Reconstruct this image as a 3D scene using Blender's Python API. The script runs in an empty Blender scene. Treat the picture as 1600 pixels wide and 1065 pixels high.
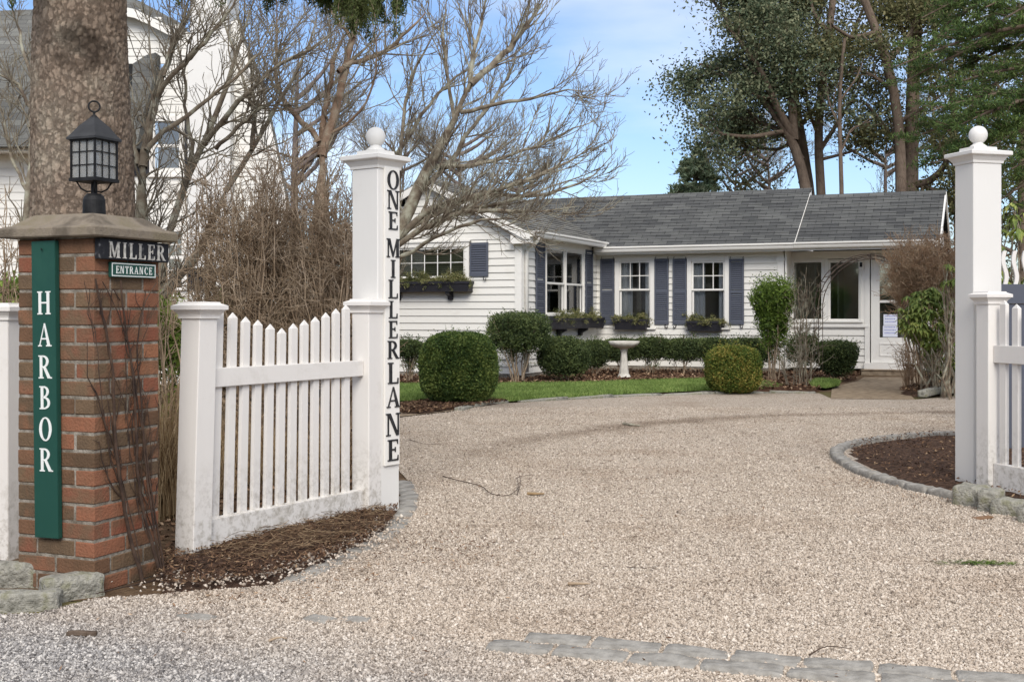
import bpy, math, random
import numpy as np
from mathutils import Matrix, Vector, Euler
random.seed(7); rng = np.random.default_rng(11)
S = bpy.context.scene; COL = S.collection
R = math.radians
F_PX, HOR, CAMH = 1850.0, 489.0, 1.2          # focal length in photo pixels, horizon row, eye height

# ---------------------------------------------------------------- camera
cd = bpy.data.cameras.new('camera'); cam = bpy.data.objects.new('camera', cd); COL.objects.link(cam)
cam.location = (0, 0, CAMH); cam.rotation_euler = (R(90), 0, 0)
cd.sensor_width = 36; cd.lens = 36 * F_PX / 1600; cd.shift_y = -(532.5 - HOR) / 1600
cd.clip_start = .1; cd.clip_end = 2000
S.camera = cam
# ---------------------------------------------------------------- sky, sun, exposure
SUN_EL, SUN_AZ = R(36), R(174)                 # azimuth clockwise from +Y: behind the camera, slightly right
w = bpy.data.worlds.new('World'); S.world = w; w.use_nodes = True
nt = w.node_tree; nt.nodes.clear()
wo = nt.nodes.new('ShaderNodeOutputWorld'); bg = nt.nodes.new('ShaderNodeBackground'); bg.inputs[1].default_value = .135
sky = nt.nodes.new('ShaderNodeTexSky'); sky.sky_type = 'NISHITA'; sky.sun_disc = False
sky.sun_elevation = SUN_EL; sky.sun_rotation = SUN_AZ; sky.air_density = 1.0; sky.dust_density = .9; sky.ozone_density = 1.7
tc = nt.nodes.new('ShaderNodeTexCoord'); mp = nt.nodes.new('ShaderNodeMapping'); mp.inputs['Scale'].default_value = (1.2, 1.2, 4.5)
mp.inputs['Location'].default_value = (.35, .2, .3)
nz = nt.nodes.new('ShaderNodeTexNoise'); nz.inputs['Scale'].default_value = 1.9; nz.inputs['Detail'].default_value = 7; nz.inputs['Roughness'].default_value = .5
rp = nt.nodes.new('ShaderNodeValToRGB'); rp.color_ramp.elements[0].position = .44; rp.color_ramp.elements[0].color = (0.0,)*3+(1,)
rp.color_ramp.elements[1].position = .80; rp.color_ramp.elements[1].color = (.75,)*3+(1,)
mx = nt.nodes.new('ShaderNodeMixRGB'); mx.inputs[2].default_value = (7.4, 7.3, 7.3, 1)
L = nt.links.new
# unseen cloud added overhead, above the view, for neutral soft fill light
spz = nt.nodes.new('ShaderNodeSeparateXYZ'); mrz = nt.nodes.new('ShaderNodeMapRange'); mrz.inputs[1].default_value = .3; mrz.inputs[2].default_value = .6; mrz.inputs[4].default_value = .42
adz = nt.nodes.new('ShaderNodeMath'); adz.operation = 'ADD'
L(tc.outputs['Generated'], spz.inputs[0]); L(spz.outputs[2], mrz.inputs[0]); L(mrz.outputs[0], adz.inputs[1])
L(tc.outputs['Generated'], mp.inputs[0]); L(mp.outputs[0], nz.inputs[0]); L(nz.outputs[0], adz.inputs[0]); L(adz.outputs[0], rp.inputs[0])
L(rp.outputs[0], mx.inputs[0]); tint = nt.nodes.new('ShaderNodeMixRGB'); tint.blend_type = 'MULTIPLY'; tint.inputs[0].default_value = 1; tint.inputs[2].default_value = (.74, .80, .94, 1)
L(sky.outputs[0], tint.inputs[1]); L(tint.outputs[0], mx.inputs[1]); L(mx.outputs[0], bg.inputs[0]); L(bg.outputs[0], wo.inputs[0])
sd = bpy.data.lights.new('sun', 'SUN'); sd.energy = 2.0; sd.angle = R(30); sd.color = (1, .95, .88)
sun = bpy.data.objects.new('sun', sd); COL.objects.link(sun)
to_sun = Vector((math.sin(SUN_AZ)*math.cos(SUN_EL), math.cos(SUN_AZ)*math.cos(SUN_EL), math.sin(SUN_EL)))
sun.rotation_euler = to_sun.to_track_quat('Z', 'Y').to_euler(); sun.location = (0, -5, 20)
S.view_settings.view_transform = 'Standard'; S.view_settings.look = 'None'
S.view_settings.exposure = .42; S.view_settings.gamma = 1
S.render.engine = 'CYCLES'

# ---------------------------------------------------------------- helpers
def P(px, py, Y): return np.array(((px-800)/F_PX*Y, Y, CAMH+(HOR-py)/F_PX*Y))
def G(px, py): Y = CAMH*F_PX/(py-HOR); return np.array(((px-800)/F_PX*Y, Y))
def pxr(n, Y): return n/F_PX*Y

def srgb(r, g, b):
    f = lambda c: (c/255/12.92 if c/255 <= .04045 else ((c/255+.055)/1.055)**2.4)
    return (f(r), f(g), f(b), 1)

def new_mat(name):
    m = bpy.data.materials.new(name); m.use_nodes = True
    return m, m.node_tree, m.node_tree.nodes['Principled BSDF']
def nd(t, kind, **kw):
    n = t.nodes.new('ShaderNode'+kind)
    for k, v in kw.items():
        if k.startswith('i_'): n.inputs[k[2:].replace('_', ' ')].default_value = v
        else: setattr(n, k, v)
    return n
def ramp(t, stops):
    r = nd(t, 'ValToRGB'); e = r.color_ramp.elements
    while len(e) < len(stops): e.new(.5)
    for k, (p, c) in enumerate(stops): e[k].position = p; e[k].color = c
    return r
def mat_noise(name, c1, c2, scale=4, rough=.7, bump=.2, bscale=30, detail=6, lo=.35, hi=.65, dist=.01, spec=.4, stretch=(1,1,1), third=None):
    m, t, b = new_mat(name); tc = nd(t, 'TexCoord'); mp = nd(t, 'Mapping'); mp.inputs['Scale'].default_value = stretch
    t.links.new(tc.outputs['Object'], mp.inputs[0])
    n = nd(t, 'TexNoise', i_Scale=scale, i_Detail=detail); t.links.new(mp.outputs[0], n.inputs[0])
    st = [(lo, c1), (hi, c2)]
    if third: st = [(lo, c1), ((lo+hi)/2, c2), (hi, third)]
    r = ramp(t, st); t.links.new(n.outputs[0], r.inputs[0]); t.links.new(r.outputs[0], b.inputs['Base Color'])
    b.inputs['Roughness'].default_value = rough; b.inputs['Specular IOR Level'].default_value = spec
    if bump:
        n2 = nd(t, 'TexNoise', i_Scale=bscale, i_Detail=5); t.links.new(mp.outputs[0], n2.inputs[0])
        bp = nd(t, 'Bump', i_Strength=bump, i_Distance=dist); t.links.new(n2.outputs[0], bp.inputs['Height']); t.links.new(bp.outputs[0], b.inputs['Normal'])
    return m
def mat_island(name, stops, rough=.6, trans=0., spec=.3, noise=None, bump=0, bscale=60, namp=1.6):
    m, t, b = new_mat(name); g = nd(t, 'NewGeometry'); r = ramp(t, stops)
    if noise:      # break colour up with a large soft noise
        tc = nd(t, 'TexCoord'); n = nd(t, 'TexNoise', i_Scale=noise, i_Detail=3); t.links.new(tc.outputs['Object'], n.inputs[0])
        ma = nd(t, 'Math', operation='MULTIPLY_ADD'); ma.inputs[1].default_value = namp; ma.inputs[2].default_value = -namp/2
        t.links.new(n.outputs[0], ma.inputs[0]); ad = nd(t, 'Math', operation='ADD', use_clamp=True)
        t.links.new(ma.outputs[0], ad.inputs[0]); t.links.new(g.outputs['Random Per Island'], ad.inputs[1]); t.links.new(ad.outputs[0], r.inputs[0])
    else: t.links.new(g.outputs['Random Per Island'], r.inputs[0])
    t.links.new(r.outputs[0], b.inputs['Base Color']); b.inputs['Roughness'].default_value = rough
    b.inputs['Specular IOR Level'].default_value = spec
    if bump:
        tc = nd(t, 'TexCoord'); n2 = nd(t, 'TexNoise', i_Scale=bscale, i_Detail=5); t.links.new(tc.outputs['Object'], n2.inputs[0])
        bp = nd(t, 'Bump', i_Strength=bump, i_Distance=.01); t.links.new(n2.outputs[0], bp.inputs['Height']); t.links.new(bp.outputs[0], b.inputs['Normal'])
    if trans:
        tr = nd(t, 'BsdfTranslucent'); ms = nd(t, 'MixShader'); ms.inputs[0].default_value = trans
        t.links.new(r.outputs[0], tr.inputs[0]); t.links.new(b.outputs[0], ms.inputs[1]); t.links.new(tr.outputs[0], ms.inputs[2])
        t.links.new(ms.outputs[0], t.nodes['Material Output'].inputs[0])
    return m

MATS = {}
def local_inv(parent):
    m = Matrix.Identity(4); o = parent
    while o is not None:
        m = Matrix.LocRotScale(o.location, o.rotation_euler, o.scale) @ m; o = o.parent
    return m.inverted()
def link(name, me, mat, parent=None, world=True, smooth=False):
    if world and parent is not None:
        me.transform(local_inv(parent))
    me.materials.append(mat)
    if smooth: me.polygons.foreach_set('use_smooth', [True]*len(me.polygons))
    o = bpy.data.objects.new(name, me); COL.objects.link(o); o.parent = parent
    return o
def tag(o, label=None, cat=None, group=None, kind=None):
    if label: o['label'] = label
    if cat: o['category'] = cat
    if group: o['group'] = group
    if kind: o['kind'] = kind
    return o
def empty(name, loc, rz=0, label=None, cat=None, group=None):
    o = bpy.data.objects.new(name, None); COL.objects.link(o); o.location = loc; o.rotation_euler = (0, 0, rz)
    o.empty_display_size = .1
    return tag(o, label, cat, group)

class MB:
    def __init__(s): s.v = []; s.f = []
    def add(s, V, Fc):
        k = len(s.v); s.v += [tuple(map(float, p)) for p in V]; s.f += [tuple(i+k for i in f) for f in Fc]; return s
    def box(s, x0, x1, y0, y1, z0, z1, jit=0, M=None):
        V = [(x, y, z) for z in (z0, z1) for y in (y0, y1) for x in (x0, x1)]
        if jit: V = [tuple(c+random.uniform(-jit, jit) for c in p) for p in V]
        if M is not None: V = [tuple(M @ Vector(p)) for p in V]
        return s.add(V, [(0,2,3,1),(4,5,7,6),(0,1,5,4),(2,6,7,3),(0,4,6,2),(1,3,7,5)])
    def cbox(s, x0, x1, y0, y1, z0, z1, c=.004, M=None, jit=0):   # chamfered box
        bm = []; 
        V = []; idx = {}
        for a, (X, sx) in enumerate(((x0, 1), (x1, -1))):
            for b_, (Y, sy) in enumerate(((y0, 1), (y1, -1))):
                for d, (Z, sz) in enumerate(((z0, 1), (z1, -1))):
                    for ax in range(3):
                        p = [X+sx*c, Y+sy*c, Z+sz*c]; p[ax] = (X, Y, Z)[ax]
                        if jit: p = [q+random.uniform(-jit, jit) for q in p]
                        idx[a, b_, d, ax] = len(V); V.append(tuple(p))
        Fc = []
        for ax in range(3):
            o1, o2 = [i for i in range(3) if i != ax]
            for sgn in (0, 1):
                def key(i, j):
                    k = [0, 0, 0]; k[ax] = sgn; k[o1] = i; k[o2] = j; return idx[k[0], k[1], k[2], ax]
                q = [key(0, 0), key(1, 0), key(1, 1), key(0, 1)]
                if (ax == 1) ^ (sgn == 0): q = q[::-1]
                Fc.append(tuple(q))
            for i in (0, 1):
                for j in (0, 1):       # edge chamfers along ax
                    k0 = [0,0,0]; k1 = [0,0,0]; k0[o1] = k1[o1] = i; k0[o2] = k1[o2] = j; k0[ax] = 0; k1[ax] = 1
                    Fc.append((idx[(*k0, o1)], idx[(*k1, o1)], idx[(*k1, o2)], idx[(*k0, o2)]))
        for a in (0, 1):
            for b_ in (0, 1):
                for d in (0, 1): Fc.append((idx[a,b_,d,0], idx[a,b_,d,1], idx[a,b_,d,2]))
        if M is not None: V = [tuple(M @ Vector(p)) for p in V]
        return s.add(V, Fc)
    def prism(s, poly, d0, d1, fn):        # poly: 2-D outline; fn(a,b,d) -> 3-D point
        n = len(poly); V = [fn(a, b, d0) for a, b in poly]+[fn(a, b, d1) for a, b in poly]
        return s.add(V, [tuple(range(n))[::-1], tuple(range(n, 2*n))]+[(i, (i+1) % n, n+(i+1) % n, n+i) for i in range(n)])
    def lathe(s, prof, cx, cy, n=24, square=False, rot=0, sx=1, sy=1):
        V = []; Fc = []
        if square: n = 4
        for (r, z) in prof:
            for i in range(n):
                a = 2*math.pi*i/n + rot
                V.append((cx+r*math.cos(a)*sx, cy+r*math.sin(a)*sy, z))
        for j in range(len(prof)-1):
            for i in range(n):
                k = (i+1) % n; Fc.append((j*n+i, j*n+k, (j+1)*n+k, (j+1)*n+i))
        Fc.append(tuple(range(n))[::-1]); Fc.append(tuple((len(prof)-1)*n+i for i in range(n)))
        return s.add(V, Fc)
    def tube(s, pts, r, k=8):
        pts = np.array(pts, float); n = len(pts); rr = np.full(n, r, float) if np.isscalar(r) else np.array(r, float)
        V, Q = tubes(pts[None], rr[None], k)
        s.add(V, [tuple(q) for q in Q]); 
        k0 = len(s.v)-len(V); s.f.append(tuple(k0+i for i in range(k))[::-1]); s.f.append(tuple(k0+(n-1)*k+i for i in range(k))); return s
    def build(s, name, mat, parent=None, world=True, smooth=False, fix=True, bevel=0):
        me = bpy.data.meshes.new(name); me.from_pydata(s.v, [], s.f); me.update()
        if fix:
            import bmesh
            bm = bmesh.new(); bm.from_mesh(me); bmesh.ops.recalc_face_normals(bm, faces=bm.faces)
            if bevel: bmesh.ops.bevel(bm, geom=[e for e in bm.edges if e.calc_face_angle(0) > .5], offset=bevel, segments=2, affect='EDGES', clamp_overlap=True)
            bm.to_mesh(me); bm.free()
        return link(name, me, mat, parent, world, smooth)

def arr_mesh(name, V, Q, mat, parent=None, smooth=False, world=True):
    V = np.asarray(V, np.float32); Q = np.asarray(Q, np.int32); me = bpy.data.meshes.new(name)
    me.vertices.add(len(V)); me.vertices.foreach_set('co', V.ravel())
    k = Q.shape[1]; me.loops.add(Q.size); me.loops.foreach_set('vertex_index', Q.ravel())
    me.polygons.add(len(Q)); me.polygons.foreach_set('loop_start', np.arange(0, Q.size, k, dtype=np.int32))
    me.update(calc_edges=True); me.validate()
    o = link(name, me, mat, parent, world)
    if smooth: me.polygons.foreach_set('use_smooth', np.ones(len(Q), bool))
    return o

def tubes(Pp, Rr, k=4):                      # Pp (T,n,3) paths, Rr (T,n) radii -> verts, quads
    T, n, _ = Pp.shape
    tan = np.gradient(Pp, axis=1); tan /= np.linalg.norm(tan, axis=2, keepdims=True)+1e-9
    mean = Pp[:, -1]-Pp[:, 0]; ref = np.where(np.abs(mean[:, 2:3]) < .7*np.linalg.norm(mean, axis=1, keepdims=True), [[0, 0, 1.]], [[.83, .55, 0.]])
    a = np.cross(tan, ref[:, None, :]); a /= np.linalg.norm(a, axis=2, keepdims=True)+1e-9; b = np.cross(tan, a)
    ang = np.arange(k)*2*np.pi/k
    V = Pp[:, :, None, :]+Rr[:, :, None, None]*(np.cos(ang)[None, None, :, None]*a[:, :, None, :]+np.sin(ang)[None, None, :, None]*b[:, :, None, :])
    base = (np.arange(T)[:, None, None]*n+np.arange(n-1)[None, :, None])*k
    i = np.arange(k)[None, None, :]; j = (i+1) % k
    Q = np.stack([base+i, base+j, base+k+j, base+k+i], -1).reshape(-1, 4)
    return V.reshape(-1, 3), Q
def resample(pts, n):
    pts = np.array(pts, float); d = np.r_[0, np.cumsum(np.linalg.norm(np.diff(pts[:, :3], axis=0), axis=1))]
    # smooth with Catmull-like cubic through np.interp on oversampled points
    t = np.linspace(0, d[-1], n); out = np.stack([np.interp(t, d, pts[:, c]) for c in range(pts.shape[1])], 1)
    for _ in range(2): out[1:-1] = .25*out[:-2]+.5*out[1:-1]+.25*out[2:]
    return out
def spawn(Pp, Rr, m, lo, hi, ang=(25, 55), up=.25, n=6, tmin=.15, tmax=1., rs=.55, rtip=.0012, wig=.12, rmax=.03, by_len=True, rng=rng):
    T, k, _ = Pp.shape
    if by_len:
        ln = np.linalg.norm(np.diff(Pp, axis=1), axis=2).sum(1); cnt = np.maximum(1, rng.poisson(m*ln)); idx = np.repeat(np.arange(T), cnt)
    else: idx = np.repeat(np.arange(T), m)
    N = len(idx); t = rng.uniform(tmin, tmax, N)*(k-1); i0 = np.minimum(t.astype(int), k-2); fr = (t-i0)[:, None]
    p0 = Pp[idx, i0]*(1-fr)+Pp[idx, i0+1]*fr; r0 = (Rr[idx, i0]*(1-fr[:, 0])+Rr[idx, i0+1]*fr[:, 0])
    d = Pp[idx, i0+1]-Pp[idx, i0]; d /= np.linalg.norm(d, axis=1, keepdims=True)+1e-9
    rnd = rng.normal(size=(N, 3)); rnd -= (rnd*d).sum(1, keepdims=True)*d; rnd /= np.linalg.norm(rnd, axis=1, keepdims=True)
    a = np.radians(rng.uniform(*ang, N))[:, None]; nd_ = d*np.cos(a)+rnd*np.sin(a)
    taper = 1-.45*t/(k-1); length = rng.uniform(lo, hi, N)*taper
    out = np.zeros((N, n, 3)); out[:, 0] = p0; cur = nd_; step = (length/(n-1))[:, None]
    for j in range(1, n):
        cur = cur+np.array([0, 0, up])*.35+rng.normal(size=(N, 3))*wig; cur /= np.linalg.norm(cur, axis=1, keepdims=True)
        out[:, j] = out[:, j-1]+cur*step
    rb = np.clip(r0*rs, rtip*1.3, rmax); rad = rb[:, None]*(1-np.linspace(0, 1, n)[None]**1.1)+rtip*np.linspace(0, 1, n)[None]
    return out, np.minimum(rad, r0[:, None])
def cat_tubes(parts):
    Vs = []; Qs = []; o = 0
    for (Pp, Rr, k) in parts:
        V, Q = tubes(Pp, Rr, k); Vs.append(V); Qs.append(Q+o); o += len(V)
    return np.concatenate(Vs), np.concatenate(Qs)
def leaf_quads(C, length, width, axis=None, up=0., rng=rng, droop=0., flat=0.):
    N = len(C); a = rng.normal(size=(N, 3)) if axis is None else axis+rng.normal(size=(N, 3))*.35
    a[:, 2] -= droop; a /= np.linalg.norm(a, axis=1, keepdims=True)
    nrm = rng.normal(size=(N, 3)); nrm[:, 2] += flat; b = np.cross(a, nrm); b /= np.linalg.norm(b, axis=1, keepdims=True)+1e-9
    s = rng.uniform(.65, 1.25, (N, 1)); a = a*length*.5*s; b = b*width*.5*s
    V = np.stack([C-a, C+b, C+a, C-b], 1).reshape(-1, 3); return V, np.arange(4*N).reshape(-1, 4)
def in_poly(x, y, poly):
    c = np.zeros(len(x), bool); n = len(poly)
    for i in range(n):
        x0, y0 = poly[i]; x1, y1 = poly[(i+1) % n]
        if y0 == y1: continue
        k = ((y0 > y) != (y1 > y)) & (x < (x1-x0)*(y-y0)/(y1-y0)+x0); c ^= k
    return c
def smooth_poly(pts, it=2):
    pts = [np.array(p, float) for p in pts]
    for _ in range(it):
        q = []
        for i in range(len(pts)):
            a, b = pts[i], pts[(i+1) % len(pts)]; q += [a*.75+b*.25, a*.25+b*.75]
        pts = q
    return pts
def sheet(name, poly, z, mat, kind='structure'):
    from mathutils.geometry import tessellate_polygon
    V = [(p[0], p[1], z) for p in poly]; tri = tessellate_polygon([[Vector(v) for v in V]])
    me = bpy.data.meshes.new(name); me.from_pydata(V, [], [t for t in tri]); me.update()
    if me.polygons and sum(p.normal.z for p in me.polygons) < 0: me.flip_normals()
    o = link(name, me, mat); o['kind'] = kind; return o
# ---------------------------------------------------------------- materials
def paint(name, col, dirt, scale=3, dirt_lo=.58, dirt_hi=.85, low_dirt=False, rough=.55):
    """painted wood: base colour, cloudy weathering, fine grain bump, mildew/soil near the ground"""
    m, t, b = new_mat(name); tc = nd(t, 'TexCoord'); n = nd(t, 'TexNoise', i_Scale=scale, i_Detail=9, i_Roughness=.68)
    t.links.new(tc.outputs['Object'], n.inputs[0]); r = ramp(t, [(dirt_lo, col), (dirt_hi, dirt)]); t.links.new(n.outputs[0], r.inputs[0])
    out = r.outputs[0]
    if low_dirt:
        sp = nd(t, 'SeparateXYZ'); t.links.new(tc.outputs['Object'], sp.inputs[0])
        mr = nd(t, 'MapRange'); mr.inputs[1].default_value = .5; mr.inputs[2].default_value = 0; mr.inputs[3].default_value = 0; mr.inputs[4].default_value = 1
        n3 = nd(t, 'TexNoise', i_Scale=22, i_Detail=8, i_Roughness=.75); t.links.new(tc.outputs['Object'], n3.inputs[0])
        t.links.new(sp.outputs[2], mr.inputs[0]); r3 = ramp(t, [(.46, (0,0,0,1)), (.66, (1,1,1,1))]); t.links.new(n3.outputs[0], r3.inputs[0])
        mu = nd(t, 'Math', operation='MULTIPLY'); t.links.new(mr.outputs[0], mu.inputs[0]); t.links.new(r3.outputs[0], mu.inputs[1])
        mxx = nd(t, 'MixRGB'); mxx.inputs[2].default_value = srgb(146, 138, 122); t.links.new(mu.outputs[0], mxx.inputs[0]); t.links.new(out, mxx.inputs[1]); out = mxx.outputs[0]
    t.links.new(out, b.inputs['Base Color']); b.inputs['Roughness'].default_value = rough; b.inputs['Specular IOR Level'].default_value = .35
    n2 = nd(t, 'TexNoise', i_Scale=60, i_Detail=4); mp = nd(t, 'Mapping'); mp.inputs['Scale'].default_value = (1, 1, .12)
    t.links.new(tc.outputs['Object'], mp.inputs[0]); t.links.new(mp.outputs[0], n2.inputs[0])
    bp = nd(t, 'Bump', i_Strength=.25, i_Distance=.003); t.links.new(n2.outputs[0], bp.inputs['Height']); t.links.new(bp.outputs[0], b.inputs['Normal'])
    return m
M_WHITE = paint('white_paint', srgb(226, 222, 216), srgb(196, 190, 180), low_dirt=True)
M_PILLAR = paint('pillar_paint', srgb(222, 220, 215), srgb(204, 200, 192), scale=3)
M_SIDING = paint('siding_paint', srgb(226, 223, 215), srgb(208, 203, 192), scale=1.2)
M_TRIM = paint('trim_paint', srgb(232, 229, 222), srgb(215, 211, 202), scale=2)
M_SHUT = paint('shutter_paint', srgb(84, 88, 99), srgb(104, 107, 115), scale=4)
M_BOXP = paint('window_box_paint', srgb(38, 37, 42), srgb(66, 64, 66), scale=6)
M_GREENS = paint('sign_green_paint', srgb(28, 72, 62), srgb(40, 84, 70), scale=3, dirt_lo=.5, dirt_hi=.8)
M_LETTER_W = paint('letter_white', srgb(228, 230, 226), srgb(200, 204, 200), scale=20)
M_LETTER_K = mat_noise('letter_black', srgb(28, 28, 30), srgb(52, 52, 52), scale=20, rough=.6, bump=0)
M_MILLER = mat_noise('weathered_sign_black', srgb(26, 27, 32), srgb(38, 38, 42), scale=30, lo=.5, hi=.72, rough=.7, bump=.3, third=srgb(120, 120, 120))
M_MLET = mat_noise('weathered_letter', srgb(150, 148, 142), srgb(205, 202, 194), scale=60, lo=.35, hi=.6, rough=.8, bump=.3)
M_BRICK = mat_island('brick', [(0, srgb(92, 74, 58)), (.2, srgb(120, 90, 70)), (.35, srgb(142, 96, 74)), (.48, srgb(110, 90, 72)), (.6, srgb(132, 84, 66)), (.72, srgb(114, 94, 74)), (.86, srgb(98, 82, 66)), (1, srgb(150, 104, 78))], rough=.9, spec=.1, noise=9, bump=.6, bscale=90, namp=.35)
M_MORTAR = mat_noise('mortar', srgb(112, 104, 92), srgb(158, 150, 138), scale=25, rough=.95, bump=.8, bscale=120)
M_CAP = mat_noise('cast_stone', srgb(98, 89, 77), srgb(132, 121, 106), scale=9, rough=.95, bump=.5, bscale=160, third=srgb(122, 112, 92))
M_ARCH = mat_noise('weathered_arch_iron', srgb(62, 52, 46), srgb(92, 78, 68), scale=12, rough=.8, bump=.2)
M_IRON = mat_noise('black_iron', srgb(24, 24, 25), srgb(38, 38, 39), scale=20, rough=.6, spec=.25, bump=.2, bscale=90)
M_ROOFI = mat_noise('lantern_roof_metal', srgb(42, 43, 45), srgb(58, 59, 61), scale=9, rough=.65, spec=.25, bump=.15)
M_STONE = mat_noise('granite_block', srgb(118, 116, 106), srgb(160, 157, 146), scale=16, rough=.95, bump=.9, bscale=70, dist=.02, third=srgb(134, 132, 110))
M_STONE2 = mat_noise('grey_cobble', srgb(130, 126, 119), srgb(168, 164, 156), scale=14, rough=.9, bump=.7, bscale=60, dist=.012)
M_SOIL = mat_noise('soil', srgb(78, 60, 46), srgb(120, 100, 78), scale=5, rough=1, bump=1, bscale=45, dist=.03, spec=.1)
M_FIELD = mat_noise('dry_lawn_ground', srgb(92, 84, 56), srgb(112, 104, 70), scale=.8, rough=1, bump=.8, bscale=20, dist=.05, spec=.1)
M_MULCH = mat_noise('dark_mulch', srgb(60, 47, 40), srgb(104, 82, 68), scale=28, rough=1, bump=1, bscale=60, dist=.04, spec=.1, detail=9)
M_MULCHR = mat_noise('reddish_mulch', srgb(66, 46, 36), srgb(104, 76, 58), scale=22, rough=1, bump=1, bscale=50, dist=.04, spec=.1, detail=9)
M_PATH = mat_noise('sandy_path', srgb(122, 106, 88), srgb(156, 140, 118), scale=9, rough=1, bump=.5, bscale=60, spec=.1)
M_CHIP = mat_island('mulch_chip', [(0, srgb(58, 45, 38)), (.5, srgb(98, 76, 62)), (.85, srgb(120, 94, 72)), (1, srgb(165, 140, 112))], rough=1, spec=.05)
M_LITTER = mat_island('leaf_litter', [(0, srgb(72, 54, 44)), (.5, srgb(108, 84, 66)), (.85, srgb(140, 112, 88)), (1, srgb(186, 160, 132))], rough=.9, spec=.1)
M_STRAW = mat_island('straw', [(0, srgb(110, 88, 64)), (.5, srgb(150, 126, 94)), (1, srgb(192, 170, 134))], rough=.9, spec=.1)
M_GRASS = mat_island('grass_blade', [(0, srgb(90, 108, 52)), (.5, srgb(116, 142, 70)), (1, srgb(156, 172, 100))], rough=.7, trans=.25, noise=2)
M_LAWN = mat_noise('lawn_base', srgb(66, 90, 38), srgb(88, 116, 52), scale=14, rough=1, bump=.6, bscale=90)

def gravel_color(t, base_rand_socket):
    """shared: beige gravel inside the drive, blue-grey stone towards the street, patchy wear"""
    g = nd(t, 'NewGeometry'); sp = nd(t, 'SeparateXYZ'); t.links.new(g.outputs['Position'], sp.inputs[0])
    a = nd(t, 'Math', operation='MULTIPLY_ADD'); a.inputs[1].default_value = .62; t.links.new(sp.outputs[0], a.inputs[0]); t.links.new(sp.outputs[1], a.inputs[2])
    n = nd(t, 'TexNoise', i_Scale=1.3, i_Detail=5, i_Roughness=.65); t.links.new(g.outputs['Position'], n.inputs[0])
    a2 = nd(t, 'Math', operation='MULTIPLY_ADD'); a2.inputs[1].default_value = 1.1; t.links.new(n.outputs[0], a2.inputs[0]); t.links.new(a.outputs[0], a2.inputs[2])
    mr = nd(t, 'MapRange'); mr.inputs[1].default_value = 3.75; mr.inputs[2].default_value = 4.75; t.links.new(a2.outputs[0], mr.inputs[0])
    ra = ramp(t, [(0, srgb(96, 92, 90)), (.25, srgb(134, 131, 129)), (.6, srgb(162, 158, 154)), (1, srgb(210, 205, 198))])
    rb = ramp(t, [(0, srgb(120, 108, 96)), (.12, srgb(156, 143, 129)), (.4, srgb(186, 172, 156)), (.8, srgb(202, 189, 173)), (1, srgb(224, 213, 199))])
    for r in (ra, rb): t.links.new(base_rand_socket, r.inputs[0])
    mx = nd(t, 'MixRGB'); t.links.new(mr.outputs[0], mx.inputs[0]); t.links.new(ra.outputs[0], mx.inputs[1]); t.links.new(rb.outputs[0], mx.inputs[2])
    n2 = nd(t, 'TexNoise', i_Scale=.9, i_Detail=6, i_Roughness=.7); mp = nd(t, 'Mapping'); mp.inputs['Location'].default_value = (7, 3, 0)
    t.links.new(g.outputs['Position'], mp.inputs[0]); t.links.new(mp.outputs[0], n2.inputs[0])
    r2 = ramp(t, [(.3, srgb(205, 190, 175)), (.52, (1, 1, 1, 1)), (.75, (1, 1, 1, 1))]); t.links.new(n2.outputs[0], r2.inputs[0])
    m2 = nd(t, 'MixRGB', blend_type='MULTIPLY'); m2.inputs[0].default_value = .45; t.links.new(mx.outputs[0], m2.inputs[1]); t.links.new(r2.outputs[0], m2.inputs[2])
    # worn wheel track: a soil-stained arc
    vm = nd(t, 'VectorMath', operation='DISTANCE'); vm.inputs[1].default_value = (5.4, 8.3, 0)
    fl = nd(t, 'VectorMath', operation='MULTIPLY'); fl.inputs[1].default_value = (1, 1, 0); t.links.new(g.outputs['Position'], fl.inputs[0]); t.links.new(fl.outputs[0], vm.inputs[0])
    sb = nd(t, 'Math', operation='SUBTRACT'); sb.inputs[1].default_value = 5.9; ab = nd(t, 'Math', operation='ABSOLUTE'); t.links.new(vm.outputs['Value'], sb.inputs[0]); t.links.new(sb.outputs[0], ab.inputs[0])
    ad = nd(t, 'Math', operation='MULTIPLY_ADD'); ad.inputs[1].default_value = 1.1; t.links.new(n.outputs[0], ad.inputs[0]); t.links.new(ab.outputs[0], ad.inputs[2])
    mr2 = nd(t, 'MapRange'); mr2.inputs[1].default_value = .55; mr2.inputs[2].default_value = .9; mr2.inputs[3].default_value = .6; mr2.inputs[4].default_value = 0; t.links.new(ad.outputs[0], mr2.inputs[0])
    far = nd(t, 'MapRange'); far.inputs[1].default_value = 8.5; far.inputs[2].default_value = 12; t.links.new(sp.outputs[1], far.inputs[0]); fm = nd(t, 'Math', operation='MULTIPLY'); t.links.new(mr2.outputs[0], fm.inputs[0]); t.links.new(far.outputs[0], fm.inputs[1]); mr2 = fm
    m3 = nd(t, 'MixRGB', blend_type='MULTIPLY'); m3.inputs[2].default_value = srgb(160, 146, 132); t.links.new(mr2.outputs[0], m3.inputs[0]); t.links.new(m2.outputs[0], m3.inputs[1])
    return m3.outputs[0]
m, t, b = new_mat('gravel_surface'); g_ = nd(t, 'NewGeometry')
vo = nd(t, 'TexVoronoi', i_Scale=88, feature='F1'); t.links.new(g_.outputs['Position'], vo.inputs[0])
sp_ = nd(t, 'SeparateXYZ'); t.links.new(vo.outputs['Color'], sp_.inputs[0]); col = gravel_color(t, sp_.outputs[0])
vr = ramp(t, [(.3, (1, 1, 1, 1)), (.8, srgb(170, 156, 142))]); t.links.new(vo.outputs['Distance'], vr.inputs[0])
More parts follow.
